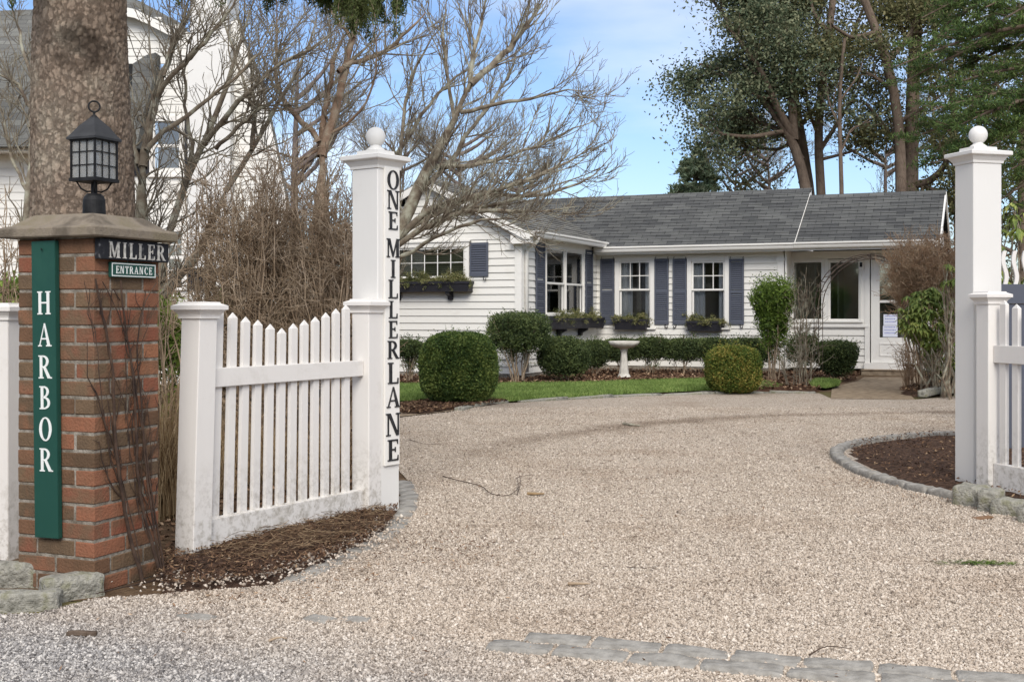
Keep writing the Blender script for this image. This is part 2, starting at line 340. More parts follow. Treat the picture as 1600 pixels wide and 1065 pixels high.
mm = nd(t, 'MixRGB', blend_type='MULTIPLY'); mm.inputs[0].default_value = .35; t.links.new(col, mm.inputs[1]); t.links.new(vr.outputs[0], mm.inputs[2])
t.links.new(mm.outputs[0], b.inputs['Base Color']); b.inputs['Roughness'].default_value = .95; b.inputs['Specular IOR Level'].default_value = .15
inv = nd(t, 'Math', operation='SUBTRACT'); inv.inputs[0].default_value = 1; t.links.new(vo.outputs['Distance'], inv.inputs[1])
bp = nd(t, 'Bump', i_Strength=1, i_Distance=.012); t.links.new(inv.outputs[0], bp.inputs['Height']); t.links.new(bp.outputs[0], b.inputs['Normal'])
M_GRAVEL = m
m, t, b = new_mat('gravel_pebble'); g_ = nd(t, 'NewGeometry'); col = gravel_color(t, g_.outputs['Random Per Island'])
t.links.new(col, b.inputs['Base Color']); b.inputs['Roughness'].default_value = .85; b.inputs['Specular IOR Level'].default_value = .2
M_PEBBLE = m

def bark(name, c1, c2, c3, scale=10, bump=1, dist=.02, zs=.35, plates=False):
    m, t, b = new_mat(name); tc = nd(t, 'TexCoord'); mp = nd(t, 'Mapping'); mp.inputs['Scale'].default_value = (1, 1, zs)
    t.links.new(tc.outputs['Object'], mp.inputs[0]); v = nd(t, 'TexVoronoi', i_Scale=scale, feature='DISTANCE_TO_EDGE')
    n = nd(t, 'TexNoise', i_Scale=scale*.35, i_Detail=8, i_Roughness=.7); n4 = nd(t, 'TexNoise', i_Scale=scale*2.5, i_Detail=8, i_Roughness=.7)
    dv = nd(t, 'MixRGB'); dv.inputs[0].default_value = .06; t.links.new(mp.outputs[0], dv.inputs[1]); t.links.new(n4.outputs[1], dv.inputs[2]); t.links.new(dv.outputs[0], v.inputs[0])
    t.links.new(mp.outputs[0], n4.inputs[0]); t.links.new(tc.outputs['Object'], n.inputs[0])
    r = ramp(t, [(.35, c1), (.52, c2), (.7, c3)]); t.links.new(n.outputs[0], r.inputs[0])
    r2 = ramp(t, [(0, (.62, .59, .57, 1)), (.04, (1, 1, 1, 1))]); t.links.new(v.outputs[0], r2.inputs[0])
    if plates:
        n.inputs['Scale'].default_value = 2.2; vc = nd(t, 'TexVoronoi', i_Scale=scale, feature='F1'); t.links.new(dv.outputs[0], vc.inputs[0]); sx = nd(t, 'SeparateXYZ'); t.links.new(vc.outputs['Color'], sx.inputs[0])
        rc_ = ramp(t, [(0, (.86, .85, .84, 1)), (.5, (1, 1, 1, 1)), (1, (1.08, 1.06, 1.04, 1))]); t.links.new(sx.outputs[0], rc_.inputs[0])
        mp_ = nd(t, 'MixRGB', blend_type='MULTIPLY'); mp_.inputs[0].default_value = 1; t.links.new(r.outputs[0], mp_.inputs[1]); t.links.new(rc_.outputs[0], mp_.inputs[2]); r = mp_
    mu = nd(t, 'MixRGB', blend_type='MULTIPLY'); mu.inputs[0].default_value = .7; t.links.new(r.outputs[0], mu.inputs[1]); t.links.new(r2.outputs[0], mu.inputs[2])
    r5 = ramp(t, [(.3, (.82, .82, .82, 1)), (.7, (1.1, 1.1, 1.1, 1))]); t.links.new(n4.outputs[0], r5.inputs[0])
    mu2 = nd(t, 'MixRGB', blend_type='MULTIPLY'); mu2.inputs[0].default_value = .8; t.links.new(mu.outputs[0], mu2.inputs[1]); t.links.new(r5.outputs[0], mu2.inputs[2])
    t.links.new(mu2.outputs[0], b.inputs['Base Color']); b.inputs['Roughness'].default_value = .95; b.inputs['Specular IOR Level'].default_value = .1
    mi = nd(t, 'Math', operation='MINIMUM'); mi.inputs[1].default_value = .15; t.links.new(v.outputs[0], mi.inputs[0])
    ad = nd(t, 'Math', operation='MULTIPLY_ADD'); ad.inputs[1].default_value = .25; t.links.new(n4.outputs[0], ad.inputs[0]); t.links.new(mi.outputs[0], ad.inputs[2])
    bp = nd(t, 'Bump', i_Strength=bump, i_Distance=dist*2); t.links.new(ad.outputs[0], bp.inputs['Height']); t.links.new(bp.outputs[0], b.inputs['Normal'])
    return m
M_SPRUCE0 = bark('spruce_bark', srgb(134, 117, 102), srgb(154, 138, 122), srgb(170, 160, 143), scale=24, zs=.62, plates=True)
M_SPRUCE = M_SPRUCE0
def scarred(m, c, r):
    """a dark ragged branch wound at point c of the trunk (tree's own frame)"""
    t = m.node_tree; b = t.nodes['Principled BSDF']; src = b.inputs['Base Color'].links[0].from_socket
    tc = nd(t, 'TexCoord'); n = nd(t, 'TexNoise', i_Scale=9, i_Detail=6); t.links.new(tc.outputs['Object'], n.inputs[0])
    mp = nd(t, 'Mapping'); mp.inputs['Location'].default_value = (-c[0], -c[1], -c[2]*1.35); mp.inputs['Scale'].default_value = (1, 1, 1.35); t.links.new(tc.outputs['Object'], mp.inputs[0])
    ln = nd(t, 'VectorMath', operation='LENGTH'); t.links.new(mp.outputs[0], ln.inputs[0])
    ad = nd(t, 'Math', operation='MULTIPLY_ADD'); ad.inputs[1].default_value = .42; t.links.new(n.outputs[0], ad.inputs[0]); t.links.new(ln.outputs['Value'], ad.inputs[2])
    mr = nd(t, 'MapRange'); mr.inputs[1].default_value = r*.45+.21; mr.inputs[2].default_value = r*1.3+.21; mr.inputs[3].default_value = .75; mr.inputs[4].default_value = 0; t.links.new(ad.outputs[0], mr.inputs[0])
    mx = nd(t, 'MixRGB'); mx.inputs[2].default_value = srgb(52, 44, 38); t.links.new(mr.outputs[0], mx.inputs[0]); t.links.new(src, mx.inputs[1]); t.links.new(mx.outputs[0], b.inputs['Base Color'])
M_TWIG_L = mat_noise('lichen_bark', srgb(98, 84, 70), srgb(128, 116, 98), scale=9, rough=.95, bump=.5, bscale=70, third=srgb(160, 158, 140))
M_TWIG_P = mat_noise('pale_bark', srgb(96, 84, 72), srgb(128, 118, 102), scale=9, rough=.95, bump=.7, bscale=60, third=srgb(164, 162, 144))
M_TWIG_D = mat_noise('dark_twig', srgb(100, 90, 76), srgb(128, 118, 102), scale=6, rough=.95, bump=0, third=srgb(148, 142, 124))
M_TWIG_R = mat_noise('reddish_bark', srgb(106, 86, 70), srgb(134, 112, 94), scale=9, rough=.95, bump=.5, bscale=70, third=srgb(150, 138, 120))
M_TWIG_G = mat_noise('grey_far_bark', srgb(96, 84, 80), srgb(124, 112, 106), scale=5, rough=.95, bump=.2)
M_TWIG_B = mat_noise('brown_twig', srgb(136, 116, 94), srgb(164, 144, 120), scale=7, rough=.95, bump=.2, third=srgb(182, 164, 142))
M_RUST = mat_noise('rust_twig', srgb(148, 120, 94), srgb(174, 146, 118), scale=7, rough=.95, bump=0, third=srgb(192, 168, 140))
M_VINE = mat_noise('vine_stem', srgb(50, 38, 32), srgb(84, 66, 54), scale=14, rough=.95, bump=.4)
M_OAKB = bark('oak_bark', srgb(84, 72, 62), srgb(110, 96, 84), srgb(126, 112, 98), scale=5, zs=.3)
def leafm(name, a, b_, c, noise=1.2, trans=.25, rough=.6): return mat_island(name, [(0, a), (.5, b_), (1, c)], rough=rough, trans=trans, noise=noise, spec=.18)
M_BOXW = leafm('boxwood_leaf', srgb(54, 74, 40), srgb(86, 108, 54), srgb(134, 148, 80), noise=4)
M_BOXY = leafm('golden_boxwood_leaf', srgb(64, 84, 36), srgb(98, 114, 50), srgb(156, 142, 74), noise=3)
M_DEADST = mat_island('dead_stem', [(0, srgb(70, 54, 42)), (.6, srgb(116, 94, 74)), (1, srgb(168, 146, 116))], rough=.9, spec=.1)
M_YEW = leafm('yew_leaf', srgb(50, 62, 40), srgb(76, 90, 54), srgb(110, 122, 74), noise=3)
M_TOPI = leafm('topiary_leaf', srgb(56, 74, 34), srgb(90, 112, 48), srgb(124, 146, 66), noise=3)
M_RHODO = leafm('rhododendron_leaf', srgb(92, 112, 58), srgb(136, 152, 82), srgb(184, 186, 108), noise=1, trans=.3)
M_EUON = leafm('euonymus_leaf', srgb(88, 110, 46), srgb(134, 156, 72), srgb(178, 196, 110), noise=3)
M_BROADL = leafm('oak_leaf', srgb(66, 70, 46), srgb(94, 96, 62), srgb(130, 124, 88), noise=.4)
M_BLUEL = leafm('bluish_leaf', srgb(66, 80, 60), srgb(98, 108, 82), srgb(132, 134, 104), noise=.4)
M_CONIF = leafm('conifer_needle', srgb(56, 78, 44), srgb(84, 106, 56), srgb(120, 136, 78), noise=.8)
M_SPRN = leafm('spruce_needle', srgb(52, 64, 36), srgb(74, 86, 48), srgb(96, 104, 62), noise=2)
M_FARCON = leafm('far_conifer', srgb(104, 124, 96), srgb(134, 150, 118), srgb(164, 172, 142), noise=.7)  # needle colours paled, distance haze is put into the colour
M_PLANTER = leafm('planter_green', srgb(74, 84, 50), srgb(116, 118, 74), srgb(156, 150, 104), noise=3)
def glass(name, tint, alpha=.5, rough=.04):
    m, t, b = new_mat(name); t.nodes.remove(b); out = t.nodes['Material Output']
    gl = nd(t, 'BsdfGlossy', i_Roughness=rough); tr = nd(t, 'BsdfTransparent'); tr.inputs[0].default_value = tint
    fr = nd(t, 'Fresnel', i_IOR=1.5); ma = nd(t, 'Math', operation='MULTIPLY_ADD', use_clamp=True); ma.inputs[1].default_value = 1; ma.inputs[2].default_value = alpha
    t.links.new(fr.outputs[0], ma.inputs[0]); ms = nd(t, 'MixShader'); t.links.new(ma.outputs[0], ms.inputs[0]); t.links.new(tr.outputs[0], ms.inputs[1]); t.links.new(gl.outputs[0], ms.inputs[2])
    t.links.new(ms.outputs[0], out.inputs[0]); return m
M_GLASS = glass('window_glass', (.88, .9, .9, 1), .07)
m, t, b = new_mat('lantern_glass'); b.inputs['Base Color'].default_value = srgb(170, 172, 170); b.inputs['Roughness'].default_value = .25; b.inputs['Alpha'].default_value = .4; M_LGLASS = m
m, t, b = new_mat('dark_interior'); b.inputs['Base Color'].default_value = srgb(122, 116, 110); b.inputs['Roughness'].default_value = 1; M_DARK = m
M_GLASS2 = glass('porch_glass', (.8, .84, .8, 1), .16)
m, t, b = new_mat('grey_blind'); b.inputs['Base Color'].default_value = srgb(150, 152, 158); b.inputs['Roughness'].default_value = 1; M_BLINDG = m
m, t, b = new_mat('curtain'); b.inputs['Base Color'].default_value = srgb(200, 200, 205); b.inputs['Roughness'].default_value = 1; M_CURT = m
m, t, b = new_mat('porch_lining'); b.inputs['Base Color'].default_value = srgb(168, 168, 162); b.inputs['Roughness'].default_value = 1; M_PORCH = m
m, t, b = new_mat('blind'); tc_ = nd(t, 'TexCoord'); wv = nd(t, 'TexWave', bands_direction='Z', i_Scale=9); t.links.new(tc_.outputs['Object'], wv.inputs[0])
r_ = ramp(t, [(.2, srgb(74, 76, 56)), (.6, srgb(122, 122, 94))]); t.links.new(wv.outputs[0], r_.inputs[0]); t.links.new(r_.outputs[0], b.inputs['Base Color']); M_BLIND = m
m, t, b = new_mat('paper_notice'); b.inputs['Base Color'].default_value = srgb(225, 228, 240); b.inputs['Roughness'].default_value = .9; M_PAPER = m
m, t, b = new_mat('blue_ink'); b.inputs['Base Color'].default_value = srgb(120, 130, 200); M_INK = m
def shingles(name, mode, pitch_s, c1, c2, cm):
    """asphalt shingles: brick pattern measured along the eave and up the slope, in the building's own frame"""
    m, t, b = new_mat(name); tc = nd(t, 'TexCoord'); sp = nd(t, 'SeparateXYZ'); t.links.new(tc.outputs['Object'], sp.inputs[0])
    ml = nd(t, 'Math', operation='MULTIPLY'); ml.inputs[1].default_value = 1/pitch_s; t.links.new(sp.outputs[2], ml.inputs[0])
    cb = nd(t, 'CombineXYZ'); t.links.new(sp.outputs[0 if mode == 'x' else 1], cb.inputs[0]); t.links.new(ml.outputs[0], cb.inputs[1])
    bk = nd(t, 'TexBrick', i_Scale=1); bk.inputs['Color1'].default_value = c1; bk.inputs['Color2'].default_value = c2; bk.inputs['Mortar'].default_value = cm
    bk.inputs['Mortar Size'].default_value = .006; bk.inputs['Brick Width'].default_value = .3; bk.inputs['Row Height'].default_value = .142; bk.inputs['Bias'].default_value = -.1
    t.links.new(cb.outputs[0], bk.inputs[0])
    n = nd(t, 'TexNoise', i_Scale=90, i_Detail=3); t.links.new(tc.outputs['Object'], n.inputs[0]); r = ramp(t, [(.3, (.55, .55, .55, 1)), (.7, (1.25, 1.25, 1.25, 1))]); t.links.new(n.outputs[0], r.inputs[0])
    n5 = nd(t, 'TexNoise', i_Scale=1.2, i_Detail=5, i_Roughness=.7); t.links.new(tc.outputs['Object'], n5.inputs[0]); r5 = ramp(t, [(.3, (.72, .72, .7, 1)), (.7, (1.15, 1.14, 1.1, 1))]); t.links.new(n5.outputs[0], r5.inputs[0])
    mu = nd(t, 'MixRGB', blend_type='MULTIPLY'); mu.inputs[0].default_value = .8; t.links.new(bk.outputs[0], mu.inputs[1]); t.links.new(r.outputs[0], mu.inputs[2])
    mu2 = nd(t, 'MixRGB', blend_type='MULTIPLY'); mu2.inputs[0].default_value = .8; t.links.new(mu.outputs[0], mu2.inputs[1]); t.links.new(r5.outputs[0], mu2.inputs[2])
    t.links.new(mu2.outputs[0], b.inputs['Base Color']); b.inputs['Roughness'].default_value = .95; b.inputs['Specular IOR Level'].default_value = .15
    return m

# ---------------------------------------------------------------- serif letters as solid shapes
def glyph(ch):
    T, h, s = .17, .07, .055        # stem, hairline, serif height
    rc = lambda x0, x1, y0, y1: [(x0, y0), (x1, y0), (x1, y1), (x0, y1)]
    def arc(cx, cy, rx, ry, tx, ty, a0, a1, n=10):
        out = []
        for i in range(n):
            u, v = R(a0+(a1-a0)*i/n), R(a0+(a1-a0)*(i+1)/n)
            out.append([(cx+rx*math.cos(u), cy+ry*math.sin(u)), (cx+rx*math.cos(v), cy+ry*math.sin(v)), (cx+(rx-tx)*math.cos(v), cy+(ry-ty)*math.sin(v)), (cx+(rx-tx)*math.cos(u), cy+(ry-ty)*math.sin(u))])
        return out
    def stem(x, x2=None, top=1, bot=1): 
        o = [rc(x, x+T, 0, 1)]
        if bot: o.append(rc(x-.08, x+T+.08, 0, s))
        if top: o.append(rc(x-.08, x+T+.08, 1-s, 1))
        return o
    if ch == 'H': return .86, stem(.08)+stem(.61)+[rc(.25, .61, .47, .47+h)]
    if ch == 'I': return .33, stem(.08)
    if ch == 'L': return .64, stem(.08)+[rc(.25, .62, 0, h), [(.56, 0), (.64, 0), (.64, .27), (.6, .27)]]
    if ch == 'E': return .66, stem(.08)+[rc(.25, .6, 0, h), rc(.25, .58, 1-h, 1), rc(.25, .46, .49, .49+h), [(.57, 0), (.65, 0), (.65, .25), (.62, .25)], [(.55, 1), (.62, 1), (.62, .77), (.59, .77)], rc(.44, .48, .4, .64)]
    if ch == 'T': return .72, [rc(.275, .275+T, 0, 1), rc(.19, .53, 0, s), rc(.04, .68, 1-h, 1), [(.02, 1), (.1, 1), (.06, .76), (.02, .76)], [(.62, 1), (.7, 1), (.7, .76), (.66, .76)]]
    if ch == 'O': return .84, arc(.42, .5, .4, .52, .17, .06, 0, 360, 28)
    if ch == 'C': return .76, arc(.44, .5, .4, .52, .17, .07, 48, 312, 20)+[rc(.66, .71, .68, .96), rc(.68, .72, .12, .2)]
    if ch == 'A': return .82, [[(.06, 0), (.13, 0), (.43, .95), (.4, 1)], [(.38, 1), (.46, 1), (.8, 0), (.61, 0)], rc(.22, .6, .3, .3+h*.9), rc(0, .24, 0, s), rc(.52, .88, 0, s)]
    if ch == 'N': return .84, [rc(.1, .17, 0, 1), rc(.68, .75, 0, 1), [(.1, 1), (.27, 1), (.75, 0), (.6, 0)], rc(.02, .27, 0, s), rc(0, .24, 1-s, 1), rc(.58, .85, 1-s, 1)]
    if ch == 'M': return 1.0, [rc(.1, .17, 0, 1), rc(.74, .92, 0, 1), [(.1, 1), (.27, 1), (.54, .12), (.45, .02)], [(.45, .02), (.52, .02), (.83, 1), (.76, 1)], rc(.02, .26, 0, s), rc(.67, 1.0, 0, s), rc(.02, .2, 1-s, 1), rc(.84, 1.0, 1-s, 1)]
    if ch in 'RB':
        o = stem(.08, top=1)
        if ch == 'R': return .8, o+arc(.3, .73, .36, .27, .16, h, -90, 90, 12)+[rc(.2, .3, .46, .46+h), rc(.2, .3, 1-h, 1), [(.3, .49), (.46, .49), (.78, .03), (.6, .0)], rc(.6, .86, 0, s)]
        return .72, o+arc(.3, .755, .31, .245, .15, h, -90, 90, 12)+arc(.3, .27, .38, .27, .16, h, -90, 90, 12)+[rc(.2, .3, .47, .47+h), rc(.2, .3, 1-h, 1), rc(.2, .3, 0, h)]
    return .4, []
def letter(ch, hgt, origin, U, W, N, mat, parent, name, depth=.004, wide=1.0, center=True):
    """one raised letter; origin is its bottom centre, U reads right, W up, N out of the board"""
    wd, polys = glyph(ch); mb = MB(); o = np.array(origin, float); U, W, N = map(lambda v: np.array(v, float), (U, W, N))
    for i, pl in enumerate(polys):
        d = depth+.00012*(i % 9)
        mb.prism(pl, 0, d, lambda a, b_, dd: o+U*((a-wd/2)*hgt*wide)+W*(b_*hgt)+N*dd)
    return mb.build(name, mat, parent)
# ================================================================ GROUND
def gp(*pts): return [tuple(G(x, y)) for x, y in pts]
sheet('ground', [(-400, -60), (400, -60), (400, 600), (-400, 600)], 0, M_FIELD)
garden_soil = gp((-900, 900), (0, 945), (140, 938), (400, 920), (500, 885), (640, 800), (640, 760), (700, 640), (760, 627), (900, 620), (1300, 612), (1500, 615), (1900, 615))
garden_soil += [(26, 34), (-26, 34), (-12, 5.2)]
sheet('garden_soil', garden_soil, .004, M_SOIL)
drive = [(-14, 4.35), (-3.2, 4.6)]+gp((60, 962), (150, 938), (250, 932), (330, 925), (430, 918), (480, 898), (560, 866), (620, 828), (648, 790), (640, 755), (600, 712), (575, 688), (562, 668), (600, 656), (700, 645), (725, 640), (770, 632), (840, 628), (940, 623), (1040, 618), (1150, 615.5), (1280, 615), (1300, 624), (1430, 625), (1490, 620))
drive += [(9.5, 17.6), (16, 17), (30, 12), (40, -20), (-40, -20)]
sheet('gravel_drive', drive, .010, M_GRAVEL)
island = smooth_poly(gp((1318, 707), (1345, 695), (1400, 688), (1490, 682))+[(7, 10.9), (9.5, 10), (9.5, 5.5), (5.5, 5.2), (3.6, 6.9)]+gp((1545, 790), (1500, 772), (1450, 764), (1400, 752), (1350, 735)), 2)
# raised planting bed: a gently domed mulch surface
def mound(name, poly, h, mat, step=.12, edge=.35, bump=.02, kind='structure', base=.012):
    poly = np.array(poly); x0, y0 = poly.min(0); x1, y1 = poly.max(0)
    nx = int((x1-x0)/step)+2; ny = int((y1-y0)/step)+2
    X, Y = np.meshgrid(x0+np.arange(nx)*step, y0+np.arange(ny)*step); xf, yf = X.ravel(), Y.ravel(); ins = in_poly(xf, yf, poly)
    d = np.full(len(xf), 9.)
    for i in range(len(poly)):
        a, b_ = poly[i], poly[(i+1) % len(poly)]; ab = b_-a; tt = np.clip(((xf-a[0])*ab[0]+(yf-a[1])*ab[1])/(ab@ab+1e-9), 0, 1)
        d = np.minimum(d, np.hypot(xf-a[0]-tt*ab[0], yf-a[1]-tt*ab[1]))
    k = np.clip(d/edge, 0, 1); z = base+h*k*k*(3-2*k)+rng.normal(size=len(xf))*bump*k*.4
    keep = ins.reshape(ny, nx); q = keep[:-1, :-1] | keep[1:, :-1] | keep[:-1, 1:] | keep[1:, 1:]
    z[~ins] = base-.03
    i, j = np.nonzero(q); Q = np.stack([i*nx+j, i*nx+j+1, (i+1)*nx+j+1, (i+1)*nx+j], 1)
    o = arr_mesh(name, np.stack([xf, yf, z], 1), Q, mat, smooth=True); o['kind'] = kind
    return lambda xx, yy: base+h*.9
mound('island_bed', island, .05, M_MULCH, step=.07)
front_bed = gp((250, 930), (330, 924), (430, 914), (500, 888), (565, 862), (612, 826), (622, 800), (600, 770), (560, 775), (300, 850), (235, 890))
mound('gate_bed', front_bed, .035, M_MULCH, step=.05, edge=.2)
house_bed = gp((560, 622), (625, 604), (700, 604), (780, 603.5), (900, 602.5), (1010, 598.5), (1110, 596), (1150, 597), (1180, 612), (1280, 612.5), (1296, 601), (1338, 594), (1345, 584))+[(3.5, 24), (-3, 25), (-4, 20)]
mound('house_bed', house_bed, .03, M_MULCHR, step=.12, edge=.4, bump=.03)
box_bed = smooth_poly(gp((600, 640), (625, 634), (680, 627), (760, 627), (800, 630), (775, 633), (720, 641), (640, 652)), 1)
mound('shrub_bed', box_bed, .03, M_MULCH, step=.08, edge=.2)
lawn = gp((540, 628), (560, 611), (625, 603.5), (780, 602.5), (900, 601.5), (1000, 598), (1100, 595), (1200, 600), (1225, 607), (1200, 609.5), (1090, 612.5), (950, 619), (800, 629), (735, 630), (690, 629), (625, 628.5))
sheet('lawn', lawn, .022, M_LAWN)
lawn2 = gp((1268, 604), (1280, 600), (1308, 602), (1312, 607), (1290, 611), (1270, 609))
sheet('lawn_patch', lawn2, .048, M_LAWN)
path = gp((1298, 624), (1300, 606), (1340, 596), (1350, 590), (1470, 590), (1490, 600), (1420, 616), (1430, 625.5))
sheet('garden_path', path, .014, M_PATH)
side_path = gp((560, 668), (600, 655), (700, 644.5), (722, 640), (700, 640), (640, 641), (560, 648))
sheet('brick_dust_path', side_path, .016, M_PATH)
right_bed = smooth_poly(gp((1395, 618), (1430, 606), (1500, 600), (1600, 600), (1700, 608), (1700, 616), (1500, 617), (1450, 621)), 1)
mound('rhododendron_bed', right_bed, .05, M_MULCH, step=.1, edge=.3, base=.02)

def scatter(poly, n, rngx=rng, ylim=None):
    poly = np.array(poly); x0, y0 = poly.min(0); x1, y1 = poly.max(0); out = []; got = 0
    while got < n:
        x = rngx.uniform(x0, x1, n*2); y = rngx.uniform(y0, y1, n*2); k = in_poly(x, y, poly); out.append(np.stack([x[k], y[k]], 1)); got += k.sum()
        if k.sum() == 0: break
    return np.concatenate(out)[:n]
# lawn blades
def blades(name, poly, n, h, z, mat, label_kind='stuff', lean=.5, wid=.004):
    p = scatter(poly, n); a = rng.uniform(0, 2*np.pi, n); hh = h*rng.uniform(.6, 1.3, n)
    d = np.stack([np.cos(a), np.sin(a)], 1)*wid; l = rng.normal(size=(n, 2))*lean*hh[:, None]
    V = np.zeros((n, 4, 3)); V[:, 0, :2] = p-d; V[:, 1, :2] = p+d; V[:, 2, :2] = p+d*.2+l; V[:, 3, :2] = p-d*.2+l; V[:, :2, 2] = z; V[:, 2:, 2] = z+hh[:, None]
    o = arr_mesh(name, V.reshape(-1, 3), np.arange(4*n).reshape(-1, 4), mat); return tag(o, kind='stuff')
tag(blades('grass', lawn, 80000, .05, .02, M_GRASS, wid=.005), 'short green lawn grass in the strip before the cottage beds', 'grass')
tag(blades('grass_patch', lawn2, 4000, .07, .045, M_GRASS, wid=.006), 'small patch of bright grass beside the garden arch foot', 'grass')

# loose gravel: real stones near the camera, thinning into the textured surface
ico = np.array([(0, 0, 1), (1, 0, 0), (0, 1, 0), (-1, 0, 0), (0, -1, 0), (0, 0, -1.)])
icf = np.array([(0, 1, 2), (0, 2, 3), (0, 3, 4), (0, 4, 1), (5, 2, 1), (5, 3, 2), (5, 4, 3), (5, 1, 4)])
def stones(name, p, size, mat, zc=.012):
    n = len(p); V = ico[None]*(1+rng.normal(size=(n, 6, 1))*.16)+rng.normal(size=(n, 6, 3))*.16; s = size*rng.lognormal(0, .3, n)
    V = V*(s[:, None]*np.stack([np.ones(n), rng.uniform(.6, .9, n), rng.uniform(.45, .75, n)], 1))[:, None, :]
    th = rng.uniform(0, 2*np.pi, n); tl = rng.normal(size=(n, 2))*.3; c, sn = np.cos(th), np.sin(th)
    X = V[..., 0]*c[:, None]-V[..., 1]*sn[:, None]; Y = V[..., 0]*sn[:, None]+V[..., 1]*c[:, None]; Z = V[..., 2]+X*tl[:, :1]+Y*tl[:, 1:]
    X += p[:, :1]; Y += p[:, 1:2]; Z += (zc+s*.25)[:, None]
    Fq = (icf[None]+np.arange(n)[:, None, None]*6).reshape(-1, 3)
    return arr_mesh(name, np.stack([X, Y, Z], -1).reshape(-1, 3), Fq, mat, smooth=True)
NP_ = 600000
yy = 3.5*np.exp(rng.uniform(0, math.log(15/3.5), NP_)) # denser near
ky = rng.uniform(-.46, .46, NP_); px_ = np.stack([ky*yy, yy], 1)
ok = in_poly(px_[:, 0], px_[:, 1], drive) & ~in_poly(px_[:, 0], px_[:, 1], [tuple(q) for q in island])
px_ = px_[ok]
tag(stones('loose_gravel', px_, .0058, M_PEBBLE, zc=.010), 'loose beige and grey pebbles covering the driveway', 'gravel', kind='stuff')
# stray pebbles in the dark bed by the gate
eg = resample([(*G(x, y), 0) for x, y in ((255, 925), (330, 918), (430, 908), (500, 882), (565, 857), (612, 822))], 60)[:, :2]; sp = np.r_[scatter(front_bed, 350), eg[rng.integers(0, 60, 900)]+rng.normal(size=(900, 2))*np.array((.13, .13))]
tag(stones('stray_pebbles', sp, .008, M_PEBBLE, zc=.035), 'pale pebbles strewn over the dark soil by the picket panel', 'pebbles', kind='stuff')
def chips(name, poly, n, L, W, z, mat, zr=.02, flat=2.5):
    p = scatter(poly, n); C = np.c_[p, z+rng.uniform(0, zr, n)]; ax = rng.normal(size=(n, 3)); ax[:, 2] *= .25
    V, Q = leaf_quads(C, L, W, axis=ax, flat=flat); V[:, 2] = np.maximum(V[:, 2], z-.01); return arr_mesh(name, V, Q, mat)
tag(chips('mulch', island, 16000, .03, .012, .058, M_CHIP), 'dark shredded bark mulch in the kerbed island bed', 'mulch', kind='stuff')
tag(chips('mulch', front_bed, 9000, .028, .008, .044, M_CHIP), 'dark bark crumbs and soil before the picket panel', 'mulch', kind='stuff')
tag(chips('leaf_litter', house_bed, 16000, .06, .035, .04, M_LITTER, .04), 'dry brown leaves lying in the beds along the cottage', 'leaf litter', kind='stuff')
tag(chips('mulch', box_bed, 4000, .05, .02, .04, M_CHIP), 'dark mulch round the foot of the big round boxwood', 'mulch', kind='stuff')
tag(chips('mulch', right_bed, 5000, .05, .02, .07, M_CHIP, .03), 'dark mulch under the rhododendron', 'mulch', kind='stuff')
back_soil = gp((30, 870), (250, 880), (560, 780), (600, 700), (560, 668), (420, 640), (-100, 650), (-150, 800))
tag(chips('leaf_litter', back_soil, 12000, .05, .025, .006, M_LITTER, .03), 'dry leaves and straw on the ground behind the picket panel', 'leaf litter', kind='stuff')
# pine straw heap in front of the panel
straw_poly = gp((330, 880), (400, 850), (520, 822), (600, 808), (610, 826), (560, 852), (480, 880), (400, 900))
c_ = scatter(straw_poly, 650); n = len(c_); a = rng.normal(.5, 1.0, n); l = rng.uniform(.03, .15, n); c_ += rng.normal(size=c_.shape)*.04
Pp = np.zeros((n, 5, 3)); tt = np.linspace(-.5, .5, 5)
Pp[:, :, 0] = c_[:, :1]+np.cos(a)[:, None]*l[:, None]*tt; Pp[:, :, 1] = c_[:, 1:]+np.sin(a)[:, None]*l[:, None]*tt+(rng.normal(size=(n, 1))*.02)*(tt**2*4); Pp[:, :, 2] = .055+rng.uniform(0, .035, (n, 1))+rng.normal(size=(n, 1))*.015*tt
V, Q = tubes(Pp, np.full((n, 5), .0013), 3); tag(arr_mesh('straw', V, Q, M_DEADST), 'heap of dry straw and dead stems before the picket panel', 'straw', kind='stuff')

# ---------------------------------------------------------------- stone blocks
def block(name, c, L, W, H, ang, z0, mat, label, group, cat='paving stone', rough=.012, seg=5):
    """a rough split-stone block: a subdivided box with worn corners and an uneven face"""
    import bmesh
    bm = bmesh.new(); bmesh.ops.create_cube(bm, size=1); bmesh.ops.subdivide_edges(bm, edges=bm.edges, cuts=seg, use_grid_fill=True)
    sd_ = Vector((random.random()*50, random.random()*50, 0)); from mathutils import noise as mn
    for v in bm.verts:
        p = v.co.copy(); q = Vector([max(-.5, min(.5, x)) for x in p]); 
        # round the corners
        s = Vector((q.x*L, q.y*W, q.z*H)); r = min(L, W, H)*.16; cc = Vector([max(-d/2+r, min(d/2-r, x)) for x, d in zip(s, (L, W, H))])
        dlt = s-cc; s = cc+(dlt.normalized()*r if dlt.length > r else dlt) if dlt.length > 0 else s
        s += Vector((mn.noise(s*14+sd_), mn.noise(s*14+sd_+Vector((9, 0, 0))), mn.noise(s*14+sd_+Vector((0, 9, 0)))))*rough*1.4
        s += Vector((mn.noise(s*45+sd_), mn.noise(s*45-sd_), mn.noise(s*45+sd_*2)))*rough*.4
        v.co = s+Vector((0, 0, H/2))
    me = bpy.data.meshes.new(name); bm.to_mesh(me); bm.free()
    o = link(name, me, mat, None, smooth=True); o.location = (c[0], c[1], z0); o.rotation_euler = (random.uniform(-.03, .03), random.uniform(-.03, .03), ang)
    return tag(o, label, cat, group)
